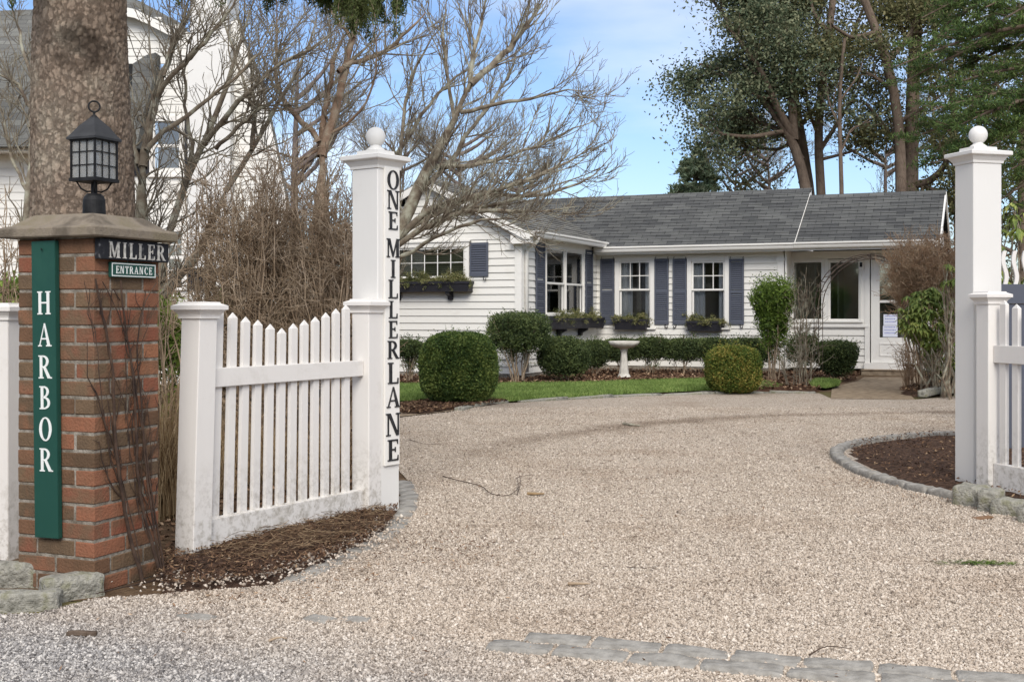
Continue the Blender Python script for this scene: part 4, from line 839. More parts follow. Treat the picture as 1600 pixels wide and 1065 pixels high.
# ---- fence with sawn wavy balusters behind the right panel
root = empty('baluster_fence', (P(1566, 489, 10)[0], 10, 0), R(-4), 'white wavy sawn balusters above a grey board, behind the right gate pillar', 'fence')
for i in range(11):
    x = .02+i*.085; zt2, zb2 = zY(392, 10), zY(446, 10); mb = MB(); n = 12; pl = []
    for side in (-1, 1):
        rr = range(n) if side < 0 else reversed(range(n))
        for j in rr: q = j/(n-1); pl.append((x+side*(.016)+.014*math.sin(q*2*math.pi), zb2+(zt2-zb2)*q))
    mb.prism(pl, -.012, .012, lambda a, b_, d: (a, d, b_)); mb.build('baluster', M_WHITE, root, world=False)
mb = MB(); mb.box(-.05, 1.0, -.03, .03, zY(474, 10), zY(444, 10)); mb.build('rail', M_SHUT, root, world=False)
for i in range(7):
    mb = MB(); mb.box(-.04+i*.15, .10+i*.15, -.015, .015, .02, zY(474, 10)-.003); mb.build('board', M_SHUT, root, world=False)
# ================================================================ COTTAGE (local x = along the main wall, y = away, origin on the main wall)
HO = np.array((270/F_PX*24, 24.0)); HU = np.array((.9191, -.3940)); HV = np.array((.3940, .9191)); HA = math.atan2(-.3940, .9191)
def hu(px, v=0.): k = (px-800)/F_PX; return (k*(HO[1]+HV[1]*v)-HO[0]-HV[0]*v)/(HU[0]-k*HU[1])
def hv(px, u): k = (px-800)/F_PX; return (k*(HO[1]+HU[1]*u)-HO[0]-HU[0]*u)/(HV[0]-k*HV[1])
def hz(py, u, v): return CAMH+(HOR-py)/F_PX*(HO[1]+HU[1]*u+HV[1]*v)
cot = empty('cottage', (HO[0], HO[1], 0), HA, 'low white clapboard cottage with grey shingle roofs and slate-blue shutters', 'cottage')
def hb(m, name, mat, parent=None, **k): return m.build(name, mat, parent or cot, world=False, **k)
class Frame:       # a wall plane: a = along, b = outward, z = up, in the cottage frame
    def __init__(s, o, ax, out): s.o = np.array(o, float); s.ax = np.array(ax, float); s.out = np.array(out, float)
    def __call__(s, a, b, z): p = s.o+s.ax*a+s.out*b; return (p[0], p[1], z)
def fbox(m, F, a0, a1, b0, b1, z0, z1):
    return m.add([F(a, b, z) for z in (z0, z1) for b in (b0, b1) for a in (a0, a1)], [(0,2,3,1),(4,5,7,6),(0,1,5,4),(2,6,7,3),(0,4,6,2),(1,3,7,5)])
def siding(F, a0, a1, z0, z1, holes=(), row=.129, top=None, name='clapboard_wall', mat=None, parent=None):
    """lapped boards: each row tilts out at its lower edge; holes = (a0,a1,z0,z1); top(z)->(a0,a1) for gables"""
    m = MB(); z = z0
    while z < z1-.01:
        zt = min(z+row, z1); zm = (z+zt)/2; iv = [(a0, a1)] if top is None else [top(zt-.0)]
        for (h0, h1, g0, g1) in holes:
            if g0 < zm < g1:
                nv_ = []
                for (s, e) in iv:
                    if h1 <= s or h0 >= e: nv_.append((s, e)); continue
                    if h0 > s: nv_.append((s, h0))
                    if h1 < e: nv_.append((h1, e))
                iv = nv_
        for (s, e) in iv:
            if e-s < .01: continue
            bo = .026+random.uniform(-.0015, .0015)
            m.add([F(s, bo, z), F(e, bo, z), F(e, .002, zt+.004), F(s, .002, zt+.004), F(s, -.02, z), F(e, -.02, z), F(e, -.02, zt), F(s, -.02, zt)],
                  [(0, 1, 2, 3), (4, 5, 1, 0), (3, 2, 6, 7), (0, 3, 7, 4), (1, 5, 6, 2), (5, 4, 7, 6)])
        z = zt
    return hb(m, name, mat or M_SIDING, parent)
def window(F, a0, a1, z0, z1, cols=3, rows=2, split=None, casing=.085, gl=None, blind=False, bm_=None, lin=None, name='window', lower=False, curtain=None, head=True, parent=None):
    """double-hung window: casing + sill > sash > pane + bars; a0..z1 = glass extents"""
    fr = MB(); c = casing; o0, o1 = .0, .045
    fbox(fr, F, a0-c, a0-.035, o0, o1, z0-c*.6, z1+c); fbox(fr, F, a1+.035, a1+c, o0, o1, z0-c*.6, z1+c)
    fbox(fr, F, a0-.035, a1+.035, o0, o1-.001, z1+.035, z1+c-.001)
    if head: fbox(fr, F, a0-c-.025, a1+c+.025, o0, .07, z1+c, z1+c+.03)
    fbox(fr, F, a0-c-.03, a1+c+.03, o0, .075, z0-c*.6-.035, z0-c*.6)
    w_ = hb(fr, name, M_TRIM, parent, bevel=.003)
    sh = MB(); zs = split
    def sash(b0, b1, g0, g1):
        fbox(sh, F, a0-.034, a0, b0, b1, g0-.035, g1+.034); fbox(sh, F, a1, a1+.034, b0, b1, g0-.035, g1+.034)
        fbox(sh, F, a0, a1, b0, b1-.001, g1, g1+.034); fbox(sh, F, a0, a1, b0, b1-.001, g0-.035, g0)
    if zs: sash(-.015, .012, zs+.02, z1); sash(-.05, -.022, z0, zs-.02)
    else: sash(-.02, .015, z0, z1)
    bars = [(z0, z1, -.02)] if not zs else [(zs+.02, z1, -.002)]+([(z0, zs-.02, -.036)] if lower else [])
    for (g0, g1, bb) in bars:
        for i in range(1, cols): q = a0+(a1-a0)*i/cols; fbox(sh, F, q-.009, q+.009, bb, bb+.012, g0, g1)
        for i in range(1, rows): q = g0+(g1-g0)*i/rows; fbox(sh, F, a0, a1, bb+.001, bb+.011, q-.009, q+.009)
    s_ = hb(sh, 'sash', M_TRIM, w_); 
    g = MB()
    if zs: fbox(g, F, a0, a1, -.006, -.003, zs+.02, z1); fbox(g, F, a0, a1, -.042, -.039, z0, zs-.02)
    else: fbox(g, F, a0, a1, -.012, -.009, z0, z1)
    hb(g, 'pane', gl or M_GLASS, w_)
    rm = MB(); D = .09 if blind else .8
    pd = .04 if blind else .3
    for (x0, x1, y0, y1, q0, q1) in ((a0-pd, a1+pd, -D-.02, -D, z0-pd, z1+pd*.66),): fbox(rm, F, x0, x1, y0, y1, q0, q1)
    if not blind:
        fbox(rm, F, a0-.32, a0-.3, -D, -.06, z0-.3, z1+.2); fbox(rm, F, a1+.3, a1+.32, -D, -.06, z0-.3, z1+.2); fbox(rm, F, a0-.3, a1+.3, -D, -.06, z0-.32, z0-.3); fbox(rm, F, a0-.3, a1+.3, -D, -.06, z1+.2, z1+.22)
    hb(rm, 'blind' if blind else 'room_lining', (bm_ or M_BLIND) if blind else (lin or M_DARK), w_)
    if curtain:
        for (q0, q1) in curtain:
            cm_ = MB(); n = 16; V = []; 
            for i in range(n+1):
                a = q0+(q1-q0)*i/n; b = -.14+.02*math.sin(i*1.9); V += [F(a, b, z0-.1), F(a, b, z1+.05)]
            cm_.add(V, [(2*i, 2*i+2, 2*i+3, 2*i+1) for i in range(n)]); hb(cm_, 'curtain', M_CURT, w_, fix=False, smooth=True)
    return w_
def shutter(F, a0, a1, z0, z1, hook=1, parent=None):
    m = MB(); s = .035; b0, b1 = .022, .052
    mid = z0+(z1-z0)*.5
    fbox(m, F, a0, a0+s, b0, b1, z0, z1); fbox(m, F, a1-s, a1, b0, b1, z0, z1)
    for q0, q1 in ((z0, z0+.07), (z1-.05, z1)) + (((mid-.03, mid+.03),) if z1-z0 > .8 else ()): fbox(m, F, a0+s, a1-s, b0, b1-.001, q0, q1)
    z = z0+.07
    while z < z1-.06:
        if not (z1-z0 > .8 and mid-.045 < z < mid+.03):
            m.add([F(a0+s, b1-.004, z), F(a1-s, b1-.004, z), F(a1-s, b0+.0, z+.036), F(a0+s, b0+.0, z+.036), F(a0+s, b1-.004, z-.005), F(a1-s, b1-.004, z-.005), F(a1-s, b0+.0, z+.028), F(a0+s, b0+.0, z+.028)],
                  [(0, 1, 2, 3), (7, 6, 5, 4), (0, 4, 5, 1), (2, 6, 7, 3), (0, 3, 7, 4), (1, 5, 6, 2)])
        z += .042
    so = hb(m, 'shutter', M_SHUT, parent)
    if hook:
        q = a0+(a1-a0)*(.75 if hook > 0 else .25); h = MB()
        pts = [F(q, .03, z0+.02), F(q, .045, z0-.02), F(q+.01*hook, .05, z0-.06), F(q+.035*hook, .052, z0-.075), F(q+.055*hook, .052, z0-.055), F(q+.045*hook, .052, z0-.035)]
        h.tube(pts, .0085, 6); hb(h, 'shutter_hook', M_BOXP, so, smooth=True)
        for (q2) in (a0+.02, a1-.02):
            h = MB(); h.tube([F(q2, .03, z1-.0), F(q2, .04, z1+.03), F(q2+.012, .042, z1+.045)], .006, 5); hb(h, 'hinge_pin', M_BOXP, so)
    return so
def wbox(F, a0, a1, z0, z1, depth=.2, brackets=(), parent=None):
    m = MB(); t = .015; dz = .03
    V = []
    for z, o in ((z0, -.02), (z1, 0)): V += [F(a0-o, .02, z), F(a1+o, .02, z), F(a1+o, .02+depth+o, z), F(a0-o, .02+depth+o, z)]
    m.add(V, [(0, 3, 2, 1), (0, 1, 5, 4), (1, 2, 6, 5), (2, 3, 7, 6), (3, 0, 4, 7), (4, 5, 6, 7)])
    fbox(m, F, a0-.012, a1+.012, .02, .02+depth+.012, z1-.035, z1-.001+.012)
    fbox(m, F, a0+.01, a1-.01, .02, .02+depth-.012, z0-.012, z0+.002)
    b = hb(m, 'window_box', M_BOXP, parent)
    for q in brackets:
        pl = [(.02, z0-.013), (.02+depth*.8, z0-.013), (.02+depth*.8, z0-.05), (.02+depth*.35, z0-.10), (.02+depth*.3, z0-.16), (.02, z0-.16)]
        k = MB(); k.prism(pl, q-.04, q+.04, lambda a, b_, d: F(d, a, b_)); hb(k, 'bracket', M_BOXP, b)
    return b

U_I = hu(932); V_F = hv(814, U_I)                    # inner corner, front of the wing
U_C = hu(1223); V_S = .5                            # right end of the main wall; set-back of the sun room
U_AP = hu(672, V_F); U_L = 2*U_AP-U_I                # wing ridge and left corner
FM = Frame((0, 0), (1, 0), (0, -1)); FS = Frame((0, V_S), (1, 0), (0, -1)); FG = Frame((0, V_F), (1, 0), (0, -1)); FW = Frame((U_I, 0), (0, 1), (1, 0))
EZ, EW = 2.50, 2.62
# -- main wall with two windows
def glassM(F, v, x0, x1, y0, y1): a0, a1 = hu(x0, v), hu(x1, v); am = (a0+a1)/2; return a0, a1, hz(y1, am, v), hz(y0, am, v)
w1 = glassM(FM, 0, 970.6, 1014, 410.5, 506); w2 = glassM(FM, 0, 1083.7, 1130, 410.5, 506)
hole = lambda g, c=.06: (g[0]-c, g[1]+c, g[2]-.06, g[3]+.06)
siding(FM, U_I, U_C, .12, EZ-.02, [hole(w1), hole(w2)], name='clapboard_wall')
for g, cu in ((w1, 1), (w2, 1)):
    a0, a1, z0, z1 = g; sp_z = hz(452.6, (a0+a1)/2, 0)
    window(FM, a0, a1, z0, z1, 3, 2, split=sp_z, casing=.125, curtain=[(a0-.1, a0+.2), (a1-.12, a1+.12)])
for (x0, x1, hk) in ((939, 960.5, -1), (1023.5, 1045.5, 1), (1052, 1073.5, -1), (1140, 1163, 1)):
    a0, a1 = hu(x0), hu(x1); am = (a0+a1)/2; shutter(FM, a0, a1, hz(506.5, am, 0), hz(404.5, am, 0), hk)
pl1 = (hu(964), hu(1014), hz(514, hu(990), -.1), hz(499, hu(990), -.1)); wbox(FM, *pl1, .19)
pl2 = (hu(1077), hu(1130), hz(516, hu(1100), -.1), hz(502, hu(1100), -.1)); wbox(FM, *pl2, .19)
# -- wing side wall with paired window
v0, v1 = hv(852.4, U_I), hv(909, U_I); vm = (v0+v1)/2; gz1 = hz(389.5, U_I, v0); gz0 = hz(488, U_I, vm); sz = hz(443.7, U_I, vm)
siding(FW, V_F, 0, .12, EW-.02, [(v0-.06, v1+.06, gz0-.06, gz1+.06)], name='clapboard_wall')
mid = (v0+v1)/2
for (a, b_) in ((v0, mid-.05), (mid+.05, v1)): window(FW, a, b_, gz0, gz1, 1, 1, split=sz, casing=.055, head=False, blind=True, bm_=M_BLINDG)
for (x0, x1, hk) in ((834.6, 848.2, 0), (912.6, 923.2, 0)):
    a0, a1 = hv(x0, U_I), hv(x1, U_I); shutter(FW, a0, a1, gz0-.15, gz1+.10, hk)
pl3 = (hv(857, U_I), hv(925.5, U_I), gz0-.30, gz0-.12); wbox(FW, *pl3, .24, brackets=((pl3[0]+pl3[1])/2+.35, pl3[0]+.4))
# -- wing gable wall
g0, g1 = hu(603, V_F), hu(724.7, V_F); am = hu(700, V_F); zg1, zg0 = hz(389, am, V_F), hz(431, am, V_F)
sl = .50       # wing roof slope
APZ = EW+(U_I+.25-U_AP)*sl
siding(FG, U_L, U_I, .12, EW-.1, [(g0-.06, g1+.06, zg0-.06, zg1+.06)], name='clapboard_wall')
siding(FG, U_L, U_I, EW-.1, APZ-.12, top=lambda z: (U_AP-max(0, (APZ-.10-z)/sl), U_AP+max(0, (APZ-.10-z)/sl)) if z > EW-.02 else (U_L, U_I), name='gable_siding')
window(FG, g0, g1, zg0, zg1, 6, 2, casing=.12, blind=True)
for (x0, x1, hk) in ((735.5, 764, 1),): a0, a1 = hu(x0, V_F), hu(x1, V_F); shutter(FG, a0, a1, hz(432, a0, V_F), hz(379.5, a0, V_F), hk)
pl4 = (hu(592, V_F), hu(737, V_F-.1), hz(454.5, am, V_F-.12), hz(440.5, am, V_F-.12)); wbox(FG, *pl4, .22, brackets=(hu(706, V_F), hu(625, V_F)))
siding(Frame((U_L, 0), (0, 1), (-1, 0)), V_F, 1.6, .12, EW-.02, name='clapboard_wall')
# corner boards, frieze, foundation
m = MB(); cw = .11
fbox(m, FG, U_I-cw, U_I+.022, -.0, .026, .1, EW-.16); fbox(m, FW, V_F-.024, V_F+cw, 0, .024, .1, EW-.02); hb(m, 'corner_board', M_TRIM, bevel=.002)
m = MB(); fbox(m, FM, U_C-.1, U_C+.026, 0, .028, .1, EZ-.10); fbox(m, FM, U_C-.12, U_C+.04, 0, .045, EZ-.28, EZ-.22); hb(m, 'corner_board', M_TRIM, bevel=.002)
m = MB(); fbox(m, FM, U_I, U_C, .0, .032, EZ-.12, EZ-.01); fbox(m, FW, V_F, -.03, 0, .03, EW-.22, EW-.02); hb(m, 'frieze_board', M_TRIM)
m = MB(); fbox(m, FM, U_I+.04, U_C, -.1, .012, -.1, .12); fbox(m, FG, U_L, U_I, -.1, .010, -.1, .12); fbox(m, FW, V_F+.1, 0, -.1, .012, -.1, .12); hb(m, 'foundation', M_MORTAR)
# -- sun room
gA = glassM(FS, V_S, 1241, 1283.5, 410, 498); gB = glassM(FS, V_S, 1297.7, 1341.6, 410, 498); dA0, dA1 = hu(1361, V_S), hu(1437, V_S); U_E = hu(1482, .2); UE2 = hu(1476, 1.2)
dgz = (hz(566, dA0, V_S), hz(397, dA0, V_S))
siding(FS, U_C, dA0-.05, .12, hz(500, gB[0], V_S), name='clapboard_wall'); siding(FS, dA1+.05, UE2-.13, .12, EZ-.1, name='clapboard_wall')
m = MB(); zt_ = gA[3]; zb_ = gA[2]; ztop = EZ-.08
pcs = [(U_C, gA[0]-.06), (gA[1]+.06, gB[0]-.06), (gB[1]+.06, dA0-.03)]
for (a, b_) in pcs: fbox(m, FS, a, b_, -.06, .030, zb_-.12, ztop)
fbox(m, FS, gA[0]-.06, gB[1]+.06, -.06, .029, zt_+.06, ztop-.001); fbox(m, FS, gA[0]-.06, gB[1]+.06, -.06, .029, zb_-.121, zb_-.06); fbox(m, FS, U_C, dA0-.04, .0, .06, zb_-.16, zb_-.122)
fbox(m, FS, dA0-.11, dA0-.02, -.06, .045, .12, ztop-.002)
fbox(m, FS, dA0-.018, dA1+.06, -.05, .030, dgz[1]+.01, ztop-.003); fbox(m, FS, dA1+.012, dA1+.08, -.06, .031, .12, ztop-.004)
hb(m, 'window_surround', M_TRIM)
for g in (gA, gB):
    window(FS, g[0], g[1], g[2], g[3], 1, 1, casing=.059, head=False, name='picture_window', gl=M_GLASS2, lin=M_PORCH)
siding(Frame((U_C, 0), (0, 1), (1, 0)), 0, V_S, .12, EZ-.02, name='return_wall')
# glazed door
d0, d1 = dgz; m = MB(); ga0, ga1 = hu(1374.5, V_S), dA1-(hu(1374.5, V_S)-dA0); gz0_, gz1_ = hz(527, ga0, V_S), hz(413, ga0, V_S); gs = hz(471, ga0, V_S)
fbox(m, FS, dA0, ga0, -.02, .022, d0, d1); fbox(m, FS, ga1, dA1, -.02, .022, d0, d1); fbox(m, FS, ga0, ga1, -.02, .021, gz1_, d1); fbox(m, FS, ga0, ga1, -.02, .021, d0, gz0_); fbox(m, FS, ga0, ga1, -.015, .018, gs-.025, gs+.025)
door = hb(m, 'door', M_TRIM, bevel=.003)
m = MB(); pz0, pz1 = hz(556, ga0, V_S), hz(536, ga0, V_S)
for (a, b_, q0, q1) in ((ga0, ga1, pz1-.02, pz1), (ga0, ga1, pz0, pz0+.02), (ga0, ga0+.02, pz0+.02, pz1-.02), (ga1-.02, ga1, pz0+.02, pz1-.02)): fbox(m, FS, a, b_, .0215, .034, q0, q1)
hb(m, 'panel_moulding', M_TRIM, door)
m = MB(); fbox(m, FS, ga0, ga1, -.004, 0, gz0_, gs-.025); fbox(m, FS, ga0, ga1, -.004, 0, gs+.025, gz1_); hb(m, 'pane', M_GLASS2, door)
m = MB(); m.lathe([(.004, 0), (.025, .004), (.028, .02), (.02, .035), (.01, .04)], 0, 0, 12); kn = np.array(FS(dA1-.06, .045, d0+.95)); m.v = [(p[0]+kn[0], p[1]+kn[1], p[2]+kn[2]) for p in m.v]; hb(m, 'handle', M_IRON, door)
m = MB(); fbox(m, FS, dA0-.3, dA1+.3, -.9, -.88, .1, EZ); fbox(m, FS, U_C, dA0-.3, -1.6, -1.58, .1, EZ); fbox(m, FS, U_C, UE2-.14, -1.6, -.07, .12, .14); hb(m, 'room_lining', M_DARK)
# threshold and doorstep
m = MB(); fbox(m, FS, dA0-.12, dA1+.1, 0, .10, d0-.16, d0-.003); hb(m, 'threshold', M_TRIM, bevel=.004)
m = MB(); fbox(m, FS, dA0-.15, dA1+.1, .0, .30, -.05, .09); fbox(m, FS, dA0-.16, dA1+.11, .0, .315, .09, .115); hb(m, 'doorstep', M_PATH, bevel=.008)
# wall lamp / bell
m = MB(); q = hu(1346, V_S); z = hz(414, q, V_S); fbox(m, FS, q-.045, q+.045, .046, .075, z-.09, z+.12); bell = hb(m, 'camera_bell', M_TRIM, bevel=.006)
m = MB(); fbox(m, FS, q-.025, q+.025, .076, .082, z-.04, z+.05); hb(m, 'bell_face', M_IRON, bell)
# -- roofs: flat shingled slabs with hips cut by their neighbours
SM = (3.77-EZ-.05)/(1.65+.35)      # main slope
def slab(name, mat, quad, th=.05, parent=None, n=(0, 0, -1)):
    m = MB(); k = len(quad); V = list(quad)+[(x, y, z-th) for x, y, z in quad]
    m.add(V, [tuple(range(k)), tuple(range(k, 2*k))[::-1]]+[(i, (i+1) % k, k+(i+1) % k, k+i) for i in range(k)]); return hb(m, name, mat, parent)
def shingled(name, mat, o, U_, W_, ulen, wlen, parent=None, exp=.142, slant=None):
    """overlapping courses from eave o up W_"""
    m = MB(); o, U_, W_ = map(lambda q: np.array(q, float), (o, U_, W_)); N_ = np.cross(U_, W_); N_ /= np.linalg.norm(N_); N_ = N_ if N_[2] > 0 else -N_
    n = int(math.ceil(wlen/exp))
    for i in range(n):
        w0, w1 = i*exp, min((i+1)*exp, wlen); s0 = slant(w0) if slant else (0, ulen); s1_ = slant(w1) if slant else (0, ulen)
        a = o+U_*s0[0]+W_*w0; b_ = o+U_*s0[1]+W_*w0; c_ = o+U_*s1_[1]+W_*w1; d = o+U_*s1_[0]+W_*w1; l = N_*.016; h = N_*.002; dn = -N_*.03
        m.add([a+l, b_+l, c_+h, d+h, a+dn, b_+dn, c_+dn, d+dn], [(0, 1, 2, 3), (0, 4, 5, 1), (1, 5, 6, 2), (0, 3, 7, 4)])
    return hb(m, name, mat, parent, fix=False)
C1, C2, CM = srgb(84, 85, 86), srgb(110, 111, 110), srgb(54, 54, 55)
pm = math.atan(SM); M_RM = shingles('main_shingles', 'x', math.sin(pm), C1, C2, CM)
ridge_v = 1.65; wl = math.hypot(ridge_v+.35, (ridge_v+.35)*SM); UE = hu(1241, -.35)
r_main = shingled('main_roof', M_RM, (U_AP-.4, -.35, EZ+.05), (1, 0, 0), (0, math.cos(pm), math.sin(pm)), UE-(U_AP-.4), wl)
shingled('rear_roof', M_RM, (U_AP-.4, 2*ridge_v+.35, EZ+.05), (1, 0, 0), (0, -math.cos(pm), math.sin(pm)), UE-(U_AP-.4), wl)
RZ = EZ+.05+wl*math.sin(pm)
m = MB(); pl = [(-.14, -.075), (0, .02), (.14, -.075), (.14, -.09), (0, .0), (-.14, -.09)]
m.prism(pl, U_AP-.4, UE+.02, lambda a, b_, d: (d, ridge_v+a, RZ+b_+.012)); hb(m, 'ridge_cap', M_RM)
m = MB(); pl = [(-.38, EZ-.02), (-.38, EZ+.045), (ridge_v, RZ-.0), (ridge_v, RZ-.14)]
m.prism(pl, UE+.002, UE+.012, lambda a, b_, d: (d, a, b_)); hb(m, 'rake_board', M_TRIM)
m = MB(); m.prism([(-.02, .12), (-.02, EZ), (ridge_v, RZ-.08), (2*ridge_v, EZ), (2*ridge_v, .12)], UE-.24, UE-.2, lambda a, b_, d: (d, a, b_)); hb(m, 'gable_wall', M_SIDING)
m = MB(); m.box(U_L, UE-.25, 2*ridge_v-.05, 2*ridge_v, 0, EZ); m.box(U_L+.05, UE-.25, .1, 2*ridge_v-.1, EZ-.06, EZ-.04); hb(m, 'rear_wall', M_SIDING)
# sun-room roof, a little lower
r2v = 1.36; E2 = EZ+.02; wl2 = math.hypot(r2v+.35, (r2v+.35)*SM); UE2 = hu(1476, 1.2)
shingled('sun_room_roof', M_RM, (UE+.03, -.35, E2+.03), (1, 0, 0), (0, math.cos(pm), math.sin(pm)), UE2-UE-.03, wl2)
shingled('rear_roof', M_RM, (UE+.03, 2*r2v+.35, E2+.03), (1, 0, 0), (0, -math.cos(pm), math.sin(pm)), UE2-UE-.03, wl2)
RZ2 = E2+.03+wl2*math.sin(pm); m = MB(); pl = [(-.14, -.075), (0, .02), (.14, -.075), (.14, -.09), (0, .0), (-.14, -.09)]
m.prism(pl, UE+.03, UE2+.02, lambda a, b_, d: (d, r2v+a, RZ2+b_+.012)); hb(m, 'ridge_cap', M_RM)
m = MB(); m.prism([(-.38, E2-.04), (-.38, E2+.03), (r2v, RZ2), (2*r2v+.38, E2+.03), (2*r2v+.38, E2-.04), (r2v, RZ2-.14)], UE2, UE2+.028, lambda a, b_, d: (d, a, b_)); hb(m, 'rake_board', M_TRIM)
m = MB(); m.prism([(V_S, .1), (V_S, EZ+.2), (r2v, RZ2-.07), (2*r2v, EZ), (2*r2v, .1)], UE2-.12, UE2-.08, lambda a, b_, d: (d, a, b_)); m.box(UE, UE2-.13, 2*r2v-.05, 2*r2v, 0, EZ); hb(m, 'gable_wall', M_SIDING)
# soffits + gutters
m = MB(); m.box(U_I, UE, -.345, 0.0, EZ-.012, EZ+.0); m.box(UE+.001, UE2, -.345, V_S+.0, E2-.03, E2-.02); hb(m, 'soffit', M_TRIM)
def gutter(F, a0, a1, zt, b0, parent=None, name='gutter'):
    m = MB(); pl = [(b0, zt-.11), (b0+.07, zt-.11), (b0+.085, zt-.085), (b0+.095, zt-.05), (b0+.12, zt-.03), (b0+.12, zt), (b0+.112, zt), (b0+.108, zt-.02), (b0+.01, zt-.03), (b0, zt)]
    m.prism(pl, a0, a1, lambda a, b_, d: F(d, a, b_)); return hb(m, name, M_TRIM, parent)
gutter(FM, U_I+.1, UE, EZ+.05, .35); gutter(FM, UE+.004, UE2-.1, E2+.035, .35)
m = MB(); fbox(m, FM, U_I+.05, UE2, .335, .349, EZ-.10, EZ+.03); hb(m, 'fascia', M_TRIM)
gutter(FW, V_F-.20, -.28, EW+.03, .25)
# wing roof
pw = math.atan(sl); M_RW = shingles('wing_shingles', 'y', math.sin(pw), srgb(104, 103, 100), srgb(140, 139, 134), srgb(74, 74, 74))
wlw = math.hypot(U_I+.25-U_AP, (U_I+.25-U_AP)*sl)
shingled('wing_roof', M_RW, (U_I+.25, V_F-.22, EW), (0, 1, 0), (-math.cos(pw), 0, math.sin(pw)), 0, wlw, slant=lambda w_: (0, -V_F+.22-.28+w_*math.sin(pw)/SM+.1))
shingled('wing_roof', M_RW, (U_L-.25, V_F-.22, EW), (0, 1, 0), (math.cos(pw), 0, math.sin(pw)), 0, wlw, slant=lambda w_: (0, 6.5))
m = MB(); m.prism([(-.14, -.07), (0, .022), (.14, -.07), (.14, -.085), (0, .0), (-.14, -.085)], V_F-.24, .9, lambda a, b_, d: (U_AP+a, d, APZ+b_+.01)); hb(m, 'ridge_cap', M_RW)
m = MB(); e_ = U_I+.26
m.prism([(e_, EW-.02), (e_, EW-.13), (e_-.1, EW-.13), (U_AP, APZ-.135), (U_AP, APZ-.02)], V_F-.235, V_F-.205, lambda a, b_, d: (a, d, b_))
e2 = U_L-.26; m.prism([(e2, EW-.02), (e2, EW-.13), (e2+.1, EW-.13), (U_AP-.001, APZ-.135), (U_AP-.001, APZ-.02)], V_F-.235, V_F-.205, lambda a, b_, d: (a, d, b_)); hb(m, 'rake_board', M_TRIM)
m = MB(); m.box(U_I-.12, U_I+.245, V_F-.2, V_F-.022, EW-.20, EW-.03); m.box(U_I+.024, U_I+.245, V_F-.02, -.01, EW-.06, EW-.045); m.box(U_I-.28, U_I-.11, V_F-.05, V_F-.02, EW-.30, EW-.20); hb(m, 'eave_return', M_TRIM, bevel=.003)
# downspout
m = MB(); q = V_F+.13
m.tube([FW(q-.05, .30, EW-.07), FW(q-.05, .30, EW-.12), FW(q-.04, .22, EW-.2), FW(q-.02, .10, EW-.26), FW(q, .06, EW-.34), FW(q, .06, .15)], .035, 8); hb(m, 'downspout', M_TRIM, smooth=True)
# -- notices taped to the door glass
nt_ = empty('door_notice', (*(HO+HU*hu(1391, V_S)+HV*V_S), 1.0), HA, 'two sheets of white paper with blue writing taped inside the door glass', 'notice')
for (x0, x1, y0, y1) in ((1380.5, 1402, 491, 508), (1379.5, 1402.5, 508.5, 526)):
    m = MB(); a0, a1 = hu(x0, V_S), hu(x1, V_S); q0, q1 = hz(y1, a0, V_S), hz(y0, a0, V_S); F0 = FS
    W2 = lambda a, b, z: (*(HO+HU*F0(a, b, z)[0]+HV*F0(a, b, z)[1]), z)
    m.add([W2(a0, .001, q0), W2(a1, .001, q0), W2(a1, .001, q1), W2(a0, .001, q1), W2(a0, .003, q0), W2(a1, .003, q0), W2(a1, .003, q1), W2(a0, .003, q1)], [(0, 1, 2, 3), (4, 5, 6, 7), (0, 1, 5, 4), (1, 2, 6, 5), (2, 3, 7, 6), (3, 0, 4, 7)])
    sh_ = m.build('sheet', M_PAPER, nt_)
    m = MB()
    for r_i in range(3):
        z = q1-.04-r_i*.055; a = a0+.03
        while a < a1-.04:
            wdt = random.uniform(.008, .02); m.add([W2(a, .0035, z), W2(a+wdt, .0035, z), W2(a+wdt, .0035, z+.018), W2(a, .0035, z+.018)], [(0, 1, 2, 3)]); a += wdt+.008
    m.build('writing', M_INK, sh_, fix=False)
